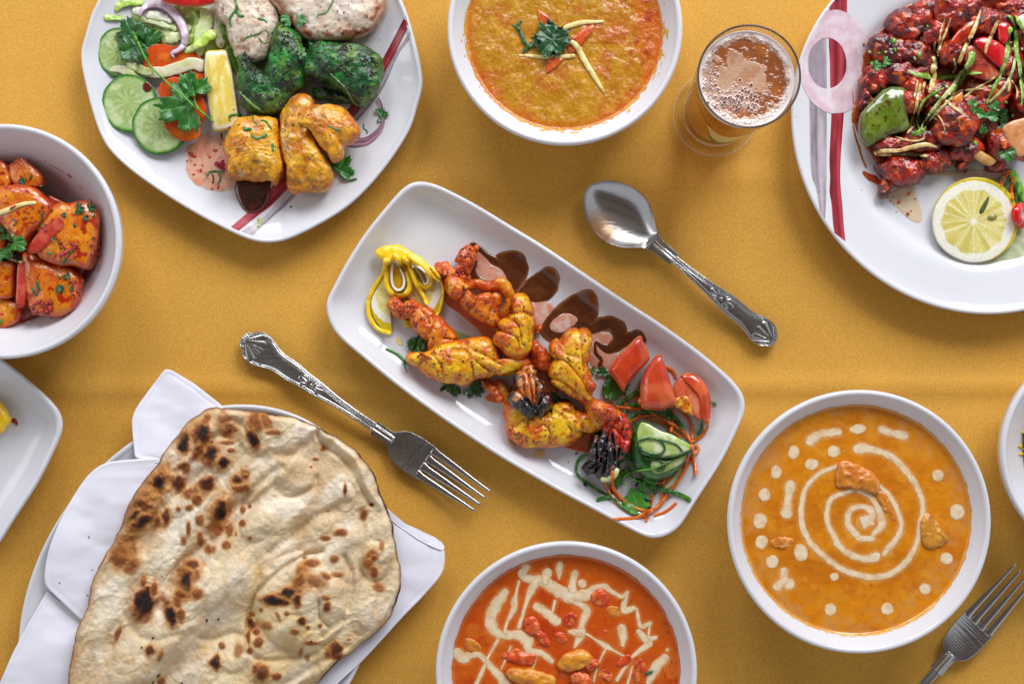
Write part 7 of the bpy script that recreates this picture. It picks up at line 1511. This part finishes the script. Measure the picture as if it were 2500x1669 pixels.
CH_ = [((1600,520,170,150,10),50,'dark red chicken piece under the tops of the ginger sticks'),((1120,270,175,180,-20),44,'orange-red glazed chicken piece at the top left of the pile'),((1330,95,120,95,-20),40,'dark tomato-red lump at the top edge of the pile'),((1300,180,120,130,0),44,'blackened lump between the two top chicken pieces'),
 ((1600,130,260,200,15),60,'large glazed chicken piece at the top middle of the pile'),((1400,330,190,120,-30),52,'chicken piece just below the large top one'),((990,500,210,160,10),48,'chicken piece at the left with green herb bits'),
 ((1220,540,170,160,20),58,'rounded red chicken piece in the left middle'),((1110,700,260,120,-8),44,'long dark chicken piece above the green pepper'),((830,770,120,170,25),36,'curved dark chicken strip left of the green pepper'),
 ((750,930,75,130,10),28,'narrow dark end of the curved chicken strip'),((1190,840,85,95,0),56,'small bright red lump at the top right corner of the green pepper'),((1190,980,120,130,0),56,'chicken lump with black spots at the right of the green pepper'),
 ((1430,900,180,150,0),50,'chicken under the ginger threads in the middle'),((1600,1200,235,235,10),76,'largest round deep red chicken ball'),((1500,1080,170,120,0),58,'orange-red chicken above the largest ball'),
 ((1300,1330,190,130,10),44,'dark chicken lump below the green pepper'),((1010,1400,190,90,0),40,'chicken piece under the two long ginger sticks'),((1900,240,230,160,10),56,'dark saucy chicken at the top right'),
 ((2150,110,200,130,0),50,'chicken at the top right corner of the picture'),((1950,900,200,170,0),48,'dark glazed chicken right of the middle'),((2120,620,140,200,0),46,'chicken behind the right spring onion strips'),((1800,1060,180,130,10),40,'small dark chicken between the ball and the herbs'),
 ((2250,950,120,200,0),44,'chicken at the right picture edge'),((2080,1380,190,150,15),50,'red chicken under the pale onion at the lower right'),((2420,400,220,300,0),50,'glazed chicken beyond the right edge, upper'),((2450,1100,200,300,0),50,'glazed chicken beyond the right edge, lower'),((1700,1430,150,110,0),36,'dark chicken below the largest ball')]
for pts, h, lab in CH_:
    P = src(outline_ellipse(*pts, n=12, rough=0.13, seed=int(pts[0]*3+pts[1])), 'r6')
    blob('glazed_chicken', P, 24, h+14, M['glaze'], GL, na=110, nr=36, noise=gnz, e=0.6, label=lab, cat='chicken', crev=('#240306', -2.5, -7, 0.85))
for pts, h, lab in ((((1010,240,235,128,8)),46,'glazed chicken piece at the bottom with a pale underside'),((870,440,74,52,10),24,'small round chicken nub at the very bottom left'),((1330,160,170,110,-25),36,'dark chicken arm reaching right from the bottom piece'),((1570,190,70,90,0),30,'knobbly chicken end pointing down above the lemon slice'),((1880,200,100,60,10),28,'chicken scrap beside the garlic clove'),((880,370,50,90,10),24,'chicken stalk joining the nub to the bottom piece')):
    P = src(outline_ellipse(*pts, n=12, rough=0.12, seed=int(pts[0]*3+pts[1])), 'r7')
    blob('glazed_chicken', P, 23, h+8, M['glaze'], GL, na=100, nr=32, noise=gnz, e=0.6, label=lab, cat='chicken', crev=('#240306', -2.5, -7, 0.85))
# peppers, onion, garlic
GP = paint('#5a6e14', ('#74862a', 'noise', 40, 0, 0.5, 0.8, 1), ('#3a4e10', 'noise', 30, 0.1, 0.6, 0.7, 2), ('#4a1a0c', 'noise', 11, 0.42, 0.6, 0.85, 3), ('#6a7a50', 'edge', 1, 0.85, 1.0, 0.5, 4))
slab('green_pepper', [(880,900),(930,860),(1020,838),(1150,862),(1162,980),(1150,1080),(1172,1200),(1140,1262),(1020,1295),(900,1350),(780,1402),(715,1340),(690,1240),(692,1140),(712,1080),(790,990)], 'r6', 34, 58, 'glossy', GP, 'glossy olive green pepper piece at the left of the red chicken', 'pepper', e=0.6, noise=((3, 50), (0.5, 12)), na=140, nr=44)
RP = paint('#c4141a', ('#d8504a', 'noise', 30, 0.1, 0.6, 0.6, 1), ('#8a0c0c', 'edge', 1, 0.85, 1.02, 0.7, 2))
slab('red_pepper', [(1790,400),(1880,355),(1980,390),(2085,460),(2075,580),(2040,650),(1950,600),(1880,520)], 'r6', 80, 30, 'glossy', RP, 'glossy bright red pepper piece between the spring onion and ginger', 'pepper', e=0.5, noise=((2, 40),))
slab('red_pepper', [(2010,250),(2080,210),(2140,250),(2130,340),(2090,420),(2030,400)], 'r6', 74, 26, 'glossy', RP, 'smaller red pepper piece near the top right ginger stick', 'pepper', e=0.5, noise=((2, 40),))
TS = paint('#b83010', ('#d05a20', 'noise', 26, 0, 0.5, 0.8, 1), ('#7a120a', 'noise', 18, 0.2, 0.6, 0.7, 2))
slab('tomato_skin', [(1555,430),(1620,320),(1720,230),(1800,200),(1830,260),(1780,350),(1700,420),(1620,440)], 'r6', 76, 20, 'glossy', TS, 'folded tomato skin left of the long ginger stick', 'tomato', e=0.5)
slab('red_onion_petal', [(1700,470),(1800,440),(1900,520),(1990,640),(2030,740),(1900,770),(1780,720),(1720,620)], 'r6', 72, 24, 'wet', paint('#a83a22', ('#c87a5a', 'noise', 20, 0, 0.5, 0.7, 1), ('#6a1418', 'noise', 16, 0.1, 0.5, 0.8, 2)), 'sauce-stained onion petal below the bright red pepper', 'onion', e=0.4)
slab('onion_petal', [(2060,1240),(2120,1180),(2200,1150),(2330,1150),(2360,1400),(2240,1500),(2150,1420),(2100,1330)], 'r6', 78, 18, 'wet', paint('#c98a5a', ('#d8a882', 'noise', 26, 0, 0.5, 0.8, 1), ('#b0602c', 'noise', 14, 0.2, 0.6, 0.6, 2)), 'pale translucent onion petal at the right edge of the picture', 'onion', e=0.4)
slab('garlic_clove', [(1625,90),(1640,20),(1670,15),(1720,60),(1800,110),(1862,155),(1845,185),(1800,202),(1740,180),(1670,130)], 'r7', 50, 24, 'wet', paint('#c08a4a', ('#d8b078', 'noise', 16, 0, 0.5, 0.8, 1)), 'golden garlic clove at the lower right of the chicken', 'garlic', e=0.6)
slab('tomato_skin', [(1590,940),(1680,880),(1680,980),(1640,1010),(1560,970)], 'r6', 80, 16, 'glossy', paint('#c0601a', ('#d88a3a', 'noise', 16, 0, 0.5, 0.8, 1)), 'orange vegetable scrap right of the ginger threads', 'tomato', e=0.5)
slab('onion_piece', [(2220,160),(2300,140),(2300,280),(2230,250),(2200,200)], 'r6', 90, 12, 'wet', '#d2d0c4', 'white onion piece at the right edge among the spring onion', 'onion', e=0.5)
# spring onion, ginger
SO = paint('#6a9a24', ('#93b84a', 'noise', 16, 0, 0.5, 0.8, 1), ('#c9d49a', 'noise', 9, 0.25, 0.6, 0.8, 2), ('#8a6a3a', 'fine', 5, 0.75, 0.9, 0.6, 3))
SP = paint('#b4c47a', ('#d8dcae', 'noise', 12, 0, 0.5, 0.8, 1), ('#7fa03a', 'noise', 9, 0.2, 0.6, 0.7, 2))
def so(pts, lab, col=SO, reg='r6', lift=3): tube('spring_onion_strip', [(a, b, r*0.9) for a, b, r in pts], M['wet'], col, reg, seg=12, step=3, flat=0.3, noise=((1.0, 10),), lift=lift, label=lab, cat='spring onion', twist=0.6)
so([(1160,675,8),(1230,710,22),(1340,730,32),(1450,745,26),(1560,735,20),(1700,720,16),(1790,700,20),(1880,700,8)], 'spring onion strip lying level across the middle of the red chicken')
so([(1780,490,40),(1770,570,38),(1730,660,30),(1700,740,26),(1640,820,26),(1560,900,24)], 'broad spring onion leaf sloping down from the bright red pepper')
so([(1740,600,16),(1660,720,22),(1580,850,24),(1480,960,24),(1400,1060,24),(1330,1160,26),(1290,1230,22)], 'long pale spring onion strip crossing the centre diagonally', SP, lift=7)
so([(1510,840,10),(1400,900,14),(1320,960,16),(1270,1060,16),(1255,1160,18),(1270,1240,18)], 'thin green spring onion curve left of the diagonal strip')
so([(1260,1230,14),(1310,1240,22),(1270,1270,30),(1190,1290,18)], 'spring onion end folded over beside the green pepper')
so([(1640,890,10),(1560,960,14),(1450,1070,14),(1370,1160,14),(1310,1260,10)], 'thin light spring onion strip right of the diagonal one', SP, lift=6)
so([(2110,140,14),(2170,200,20),(2200,330,24),(2200,480,26),(2230,620,26),(2240,740,24),(2260,900,20),(2250,1020,14)], 'long green spring onion strip at the right picture edge')
so([(2150,250,22),(2130,380,30),(2110,520,32),(2070,650,28),(2030,760,24),(1970,880,20),(1915,1000,12)], 'wide green spring onion leaf running down to the herbs')
so([(2195,520,14),(2170,660,16),(2110,800,18),(2030,900,18),(1940,980,12)], 'thin green spring onion strip beside the wide one', SP)
so([(2200,150,18),(2240,240,22),(2290,330,22)], 'spring onion piece at the upper right corner of the pile')
so([(1600,560,12),(1620,640,18),(1590,700,14)], 'short pale green spring onion piece above the level strip', SP)
so([(1995,230,40),(2060,360,44),(2115,480,46),(2200,600,46)], 'thick bright green stalk at the right edge above the chilli', paint('#6aa81c', ('#93c83a', 'noise', 20, 0, 0.5, 0.7, 1)), 'r7')
GN = paint('#d2b878', ('#e2d2a0', 'noise', 10, 0, 0.5, 0.7, 1), ('#c27a34', 'noise', 12, 0.15, 0.5, 0.8, 2))
def gi(pts, lab, reg='r6', lift=3): tube('ginger_stick', [(a, b, r*0.8) for a, b, r in pts], M['wet'], GN, reg, seg=10, step=3, flat=0.3, noise=((0.7, 8),), lift=lift, label=lab, cat='ginger')
gi([(1865,85,6),(1830,190,20),(1790,300,26),(1740,400,24),(1700,480,22),(1660,580,24),(1645,610,10)], 'longest ginger stick standing up left of the bright red pepper', lift=8)
gi([(2025,195,16),(1985,290,24),(1950,370,24),(1915,450,20),(1905,520,14)], 'ginger stick at the upper right crossing the red pepper', lift=6)
gi([(1520,175,5),(1480,290,9),(1465,400,12),(1445,520,14)], 'thin upright ginger thread above the centre')
gi([(1575,165,10),(1530,300,12),(1480,420,14),(1450,540,14)], 'second thin ginger thread leaning right above the centre')
gi([(1425,400,20),(1410,500,30),(1415,600,36),(1410,680,44),(1400,800,36),(1370,900,24)], 'orange-stained ginger bundle down the centre', lift=5)
gi([(1255,765,12),(1245,850,16),(1225,930,14)], 'short ginger stick on the small bright red lump')
gi([(1285,800,14),(1260,920,18),(1240,1040,18),(1205,1130,18),(1185,1215,14)], 'long ginger stick beside the green pepper', lift=5)
gi([(1330,770,16),(1310,840,20),(1305,890,12)], 'stubby ginger stick left of the centre')
gi([(1520,960,18),(1590,1020,20),(1690,1090,14)], 'pale ginger stick pointing to the lower right on the chicken')
gi([(1560,920,10),(1640,880,14),(1760,860,16),(1890,850,8)], 'ginger thread lying level right of the centre')
gi([(1700,930,10),(1800,860,14),(1900,800,14),(2000,740,12)], 'ginger thread rising towards the onion petal')
gi([(835,1460,26),(950,1445,26),(1080,1440,24),(1200,1410,26),(1330,1385,26),(1450,1410,10)], 'upper one of the two long ginger sticks at the bottom of the chicken', lift=5)
gi([(840,1475,20),(1000,1480,22),(1150,1470,30),(1260,1480,34),(1355,1498,12)], 'lower one of the two long ginger sticks at the bottom of the chicken', lift=4)
gi([(1040,1305,8),(1140,1340,12),(1230,1350,12),(1310,1330,10),(1320,1280,6)], 'curled ginger thread below the green pepper')
gi([(1150,1280,14),(1200,1230,16),(1240,1200,10)], 'small ginger stick at the lower right corner of the green pepper')
gi([(2130,760,16),(2135,820,18),(2125,885,12)], 'short ginger stick at the right between the spring onion strips')
gi([(2150,760,8),(2210,860,12),(2200,960,10)], 'thin ginger thread at the right picture edge')
gi([(1430,1080,6),(1490,1160,9),(1520,1255,6)], 'hair-thin orange ginger thread on the largest ball')
gi([(1500,1010,6),(1400,1100,8),(1440,1150,6)], 'hair-thin curled ginger thread left of the largest ball')
HB = [((850,640,80,-20,5),'chopped coriander on the left chicken piece'),((940,590,70,10,3),'second chopped coriander bit on the left chicken piece'),((1910,1110,150,-80,3),'upright coriander leaf below the dark chicken'),((1880,1190,120,170,3),'coriander leaf pointing left below the dark chicken'),((2060,1110,100,-60,3),'coriander leaf to the right of the upright one'),((2060,1200,80,20,5),'small coriander leaf below the upright one'),((1990,1030,80,-70,3),'coriander tip behind the upright leaf'),((2110,1460,110,70,3),'coriander leaf on the lower right chicken'),((1770,960,90,80,1),'folded green herb right of the ginger threads'),((1790,1080,60,-60,1),'small herb leaf above the largest ball')]
for (x, y, s, a, l), lab in HB: leaf('coriander_leaf', x, y, s, a, M['herb'], 'r6', l, lift=5, dark='#2a6a22', light='#5ea04a', label=lab, cat='coriander')
flecks('chopped_spring_onion', [(1920+a/3.921, b/3.921, s) for a, b, s in ((1030,395,13),(1040,478,9),(805,500,11),(1270,522,14),(890,510,6),(950,500,7),(1808,1368,12),(1950,830,9),(2170,1110,10),(2100,980,9),(1590,800,8),(1440,925,12),(1530,830,10),(1230,560,7),(1350,250,6))], M['wet'], ['#5a9a34', '#7ab04a', '#a8c070'], seed=8, th=3, long=1.6, label='chopped spring onion bits scattered over the glazed chicken', cat='spring onion', kind='stuff')
flecks('sesame_bits', [(1920+a/3.921, b/3.921, 7) for a, b in ((1440,920),(1530,830),(1610,820),(1400,770),(1660,760),(1365,1100),(1560,900),(2150,410),(2170,470),(2255,470))], M['cream'], ['#d8c6a8', '#e2d4bc'], seed=8, th=3, long=1.4, label='pale seeds sitting on the spring onion over the chicken', cat='seed', kind='stuff')
# lemon and onion slices, salad corner
def oslice(V, t, seed):
    C = np.repeat(hexl('#b2bb92')[None, :], len(V), 0); r = t; C = mixc(C, '#c9cfb4', sstep(0.0, 0.5, np.sin(r*26)*0.5+0.3*fbm(V, 20, seed, 2))*0.8); C = mixc(C, '#b6c08c', sstep(0.9, 1.0, t)*0.6); return C
slab('onion_slice', (1990,1000,375,318,15), 'r7', 26, 9, 'wet', oslice, 'pale translucent onion slice partly under the lemon slice', 'onion', tilt=(0.02, 0.0), na=140, nr=40)
def lem2():
    f = lemslice(1682, 695, 380, 'r7', 62)
    return f
blob('lemon_slice', src(outline_ellipse(1680, 685, 380, 378, 0, n=22, rough=0.012, seed=5), 'r7'), 36, 15, M['wet'], lem2(), e=0.12, belly=0.5, noise=((0.8, 30),), na=200, nr=110, tilt=(0.02, 0.035), label='round lemon slice with seeds at the bottom right of the large plate', cat='lemon')
tube('lemon_seed', [(1720,630,10),(1745,590,22),(1790,500,14),(1800,460,5)], M['wet'], '#4f5a1c', 'r7', seg=8, flat=0.4, lift=-1.5, label='dark slit in the middle of the lemon slice', cat='lemon')
tube('lemon_seed', [(1785,668,12),(1830,655,26),(1878,650,16)], M['wet'], '#8a8a4a', 'r7', seg=8, flat=0.5, lift=-1, label='seed at the right of the centre of the lemon slice', cat='lemon')
for p, r, c, lab in (([(1990,240),(1950,290),(1910,330),(1915,380)], 18, CRT, 'left orange carrot strip curling out behind the lemon slice'), ([(2030,300),(2010,360),(2005,430),(2020,500)], 18, CRT, 'right orange carrot strip curling out behind the lemon slice'), ([(1990,300),(1965,350),(1960,420)], 14, CUC, 'dark green peel strip between the two carrot strips'), ([(2060,340),(2045,420),(2050,520),(2080,590)], 16, CUC, 'dark green peel strip at the right picture edge'), ([(1860,340),(1900,310),(1940,300)], 9, CUC, 'thin dark green strip above the lemon slice'), ([(2095,420),(2080,500),(2100,600)], 14, CUC, 'outermost dark green strip at the right picture edge')):
    shred('vegetable_strip', p, r, c, lab, 'carrot' if c is CRT else 'cucumber', reg='r7', lift=6)
tube('chilli_ring', [(2120,560,40),(2060,580,44),(2045,640,44),(2070,700,44),(2130,735,44)], M['glossy'], paint('#c40f0c', ('#d83a20', 'noise', 20, 0, 0.6, 0.6, 1)), 'r7', seg=20, flat=0.9, lift=6, label='bright red chilli ring at the right edge beside the lemon slice', cat='chilli')

# ================================================================ potato bowl
def potcol(V, t, seed):
    C = np.repeat(hexl('#cf700a')[None, :], len(V), 0); C = mixc(C, '#dd8c18', sstep(-0.2, 0.4, fbm(V, 40, seed, 3))*0.8)
    C = mixc(C, '#bd4a0c', sstep(0.05, 0.45, fbm(V, 24, seed+4, 4))*0.8); C = mixc(C, '#a81e0a', sstep(0.28, 0.5, fbm(V, 13, seed+9, 3))*0.95)
    C = mixc(C, '#b02a0a', sstep(0.82, 1.0, t+0.1*fbm(V, 16, seed, 2))*0.8); C = mixc(C, '#8a1208', sstep(0.8, 0.9, vn(V, 6, seed))*0.8); return C
def potnoise(seed): return ((5, 70), (1.0, 16), (0.5, 6))
puddle('red_oil', [(-200,300),(100,330),(330,560),(560,560),(600,800),(530,1000),(450,1180),(210,1260),(130,1300),(-200,1300)], 'r8', 30, M['glaze'], paint('#7a1608', ('#a8400f', 'edge', 1, 0.85, 1.0, 0.7, 1)), zfun=lambda P: 0*P[:, 0]+60, nr=12, label='dark red oil pooled under the potatoes', cat='sauce')
PT = [([(60,330),(100,290),(150,265),(200,300),(262,370),(270,440),(200,462),(100,450)], 84, 46, 'dark-spotted potato piece at the top of the bowl'),
 ([(-160,260),(-60,270),(20,290),(62,335),(80,440),(0,480),(-160,460)], 84, 48, 'potato piece cut off at the picture edge, top'),
 ([(-200,900),(-80,900),(30,900),(92,930),(106,1050),(92,1125),(0,1135),(-160,1100)], 74, 50, 'potato piece at the left edge below the coriander'),
 ([(-260,1120),(-60,1130),(60,1128),(132,1190),(132,1262),(60,1312),(-40,1350),(-160,1320)], 64, 46, 'lowest potato piece at the left edge'),
 ([(-240,560),(-60,520),(30,640),(60,740),(0,900),(-160,880)], 76, 50, 'potato mostly hidden under the coriander leaves'),
 ([(160,860),(200,850),(280,885),(340,912),(450,940),(508,1000),(516,1120),(482,1200),(400,1252),(262,1252),(190,1200),(166,1100),(166,960)], 62, 78, 'large potato chunk at the bottom right of the bowl'),
 ([(290,640),(370,560),(450,545),(540,530),(600,580),(640,640),(626,760),(602,860),(552,945),(470,932),(380,932),(262,880),(250,780)], 74, 86, 'large potato chunk touching the right wall of the bowl'),
 ([(-60,500),(60,452),(200,450),(280,500),(345,580),(296,660),(205,750),(150,825),(60,720),(0,640)], 96, 76, 'potato wedge in the middle with a ginger stick across it')]
for pts, z0, h, lab in PT: blob('potato_chunk', src(pts, 'r8'), z0, h, M['potato'], potcol, na=170, nr=60, noise=potnoise(1), e=0.3, belly=0.4, label=lab, cat='potato')
TR = paint('#b83a28', ('#c8604a', 'noise', 22, 0, 0.5, 0.7, 1), ('#8a160c', 'edge', 1, 0.8, 1.0, 0.7, 2))
slab('tomato_strip', [(172,835),(230,740),(300,680),(372,630),(396,690),(330,765),(235,852)], 'r8', 150, 14, 'wet', TR, 'long tomato slice leaning between the two right potato chunks', 'tomato', e=0.3)
slab('tomato_strip', [(115,925),(168,918),(176,1000),(162,1120),(148,1185),(106,1180),(104,1080)], 'r8', 118, 16, 'wet', TR, 'upright red tomato strip left of the large lower potato', 'tomato', e=0.3)
slab('tomato_strip', [(300,500),(360,520),(430,560),(400,590),(340,580)], 'r8', 110, 18, 'glossy', paint('#9a2c0c', ('#b8500f', 'noise', 20, 0, 0.5, 0.8, 1)), 'dark tomato piece in the gap above the right potato', 'tomato', e=0.5)
ginger('ginger_stick', [(-20,612,16),(50,588,16),(130,555,13),(225,542,11)], 'r8', 'pale ginger stick lying across the middle potato')
ginger('ginger_stick', [(0,850,8),(60,890,9),(135,912,8)], 'r8', 'thin ginger stick under the coriander on the potatoes')
cs = thing('coriander_leaf', 'bunch of green coriander leaves at the left edge on the potatoes', 'coriander', W(*src([(40, 770)], 'r8')[0], 160))
for x, y, s, a, l in ((40,760,60,-80,3),(90,780,75,0,3),(30,830,75,60,3),(110,800,60,20,1),(-10,720,60,-120,3),(0,860,55,100,3)): leaf('leaflet', x, y, s, a, M['herb'], 'r8', l, lift=8, dark='#2c6a18', light='#63a838', parent=cs)
for (x, y, s, a, l), lab in (((120,405,42,20,1),'dark coriander leaf on the top potato piece'),((480,580,52,10,3),'chopped coriander on the upper right potato'),((555,580,42,-10,3),'second chopped coriander on the upper right potato'),((520,632,34,20,1),'small coriander bit below the two on the upper right potato'),((360,1055,48,60,1),'dark coriander leaf in the middle of the lower potato'),((408,990,32,45,3),'bright coriander bit above the dark leaf on the lower potato'),((440,1067,22,0,5),'round dark herb bit at the right of the lower potato'),((322,760,26,50,1),'small coriander leaf on the long tomato slice'),((385,618,28,0,1),'coriander bit at the tip of the long tomato slice'),((120,880,36,80,1),'dark herb in the gap beside the tomato strip')):
    leaf('coriander_leaf', x, y, s, a, M['herb'], 'r8', l, lift=4, dark='#17401c', light='#3c7a3c', label=lab, cat='coriander')
def th8(pts, lab, r=7): tube('herb_thread', [(a, b, r) for a, b in pts], M['herb'], '#1f5a2c', 'r8', seg=8, step=2.2, flat=0.5, label=lab, cat='herb', lift=0.3)
th8([(385,930),(420,870),(465,820)], 'long dark herb sliver on the right potato'); th8([(250,690),(258,640),(262,605)], 'dark herb sliver on the middle potato', 5); th8([(195,1065),(230,1120)], 'herb sliver on the left of the lower potato', 8); th8([(225,1025),(245,1090)], 'second herb sliver on the left of the lower potato', 8)
th8([(85,640),(100,665)], 'tiny herb piece near the left end of the middle potato', 6)
flecks('herb_bits', [(a/2.528, 280+b/2.528, s) for a, b, s in ((230,705,9),(460,685,7),(305,855,8),(580,625,7),(365,1000,7),(5,1275,7),(245,440,9),(190,385,8),(570,765,4),(500,700,4),(440,900,5))], M['herb'], ['#3c7a2c', '#5a9a3a', '#1f4a1c'], seed=2, label='tiny chopped herb bits sprinkled on the potatoes', cat='herb', kind='stuff')
flecks('spice_paste', [(a/2.528, 280+b/2.528, s) for a, b, s in [(rng.uniform(60, 330), rng.uniform(560, 720), rng.uniform(4, 9)) for _ in range(20)]+[(rng.uniform(360, 470), rng.uniform(790, 900), rng.uniform(5, 11)) for _ in range(24)]+[(rng.uniform(200, 330), rng.uniform(1140, 1240), rng.uniform(5, 12)) for _ in range(26)]+[(rng.uniform(430, 510), rng.uniform(1020, 1140), rng.uniform(5, 9)) for _ in range(16)]+[(rng.uniform(540, 630), rng.uniform(740, 900), rng.uniform(4, 8)) for _ in range(16)]], M['glaze'], ['#a81c0c', '#8a1408', '#c0300f'], seed=5, th=2.0, long=1.6, label='red spice paste clinging to the potatoes', cat='spice', kind='stuff')
smear(B_pot, 92, 6, 14, M['sauce'], '#b86a3a', 8, thr=0.45, a0=20, a1=80, parent=B_pot.obj)
# ================================================================ pieces cut off by the frame
slab('lemon_piece', [(-140,260),(-40,270),(0,310),(50,380),(82,450),(50,510),(0,560),(-120,540)], 't4', 24, 44, 'wet', PE, 'yellow lemon piece at the left picture edge on the cut-off platter', 'lemon', e=0.6, na=100, nr=40)
blob('chilli_flake', src([(92,445),(115,440),(132,465),(133,495),(115,485),(95,468)], 't4'), 19, 5, M['glossy'], '#8a1410', e=0.7, noise=((1, 5),), na=36, nr=12, label='single dark red chilli flake beside the lemon piece', cat='chilli')
RI = paint('#d6b41c', ('#e6d23a', 'noise', 8, 0, 0.5, 0.8, 1))
grains = [((583,382),(606,388),'upper left rice grain'),((585,425),(612,420),'leftmost lower rice grain'),((600,318),(625,310),'topmost rice grain'),((604,400),(640,398),'middle rice grain')]
for a, b, lb in grains: tube('rice_grain', [(a[0], a[1], 5), ((a[0]+b[0])/2, (a[1]+b[1])/2, 8), (b[0], b[1], 5)], M['wet'], RI, 't3', seg=10, step=2, label=lb+' of the yellow ones in the cut-off bowl at the right edge', cat='rice', group='yellow rice grains at the right edge', lift=1)
puddle('rice_mound', [(618,300),(700,260),(800,280),(860,400),(800,520),(700,540),(625,500),(612,400)], 't3', 30, M['dal'], paint('#d2a01c', ('#b8541a', 'noise', 14, 0, 0.5, 0.8, 1), ('#e6d23a', 'noise', 6, 0.1, 0.5, 0.8, 2)), label='mound of yellow rice mostly outside the right picture edge', cat='rice')
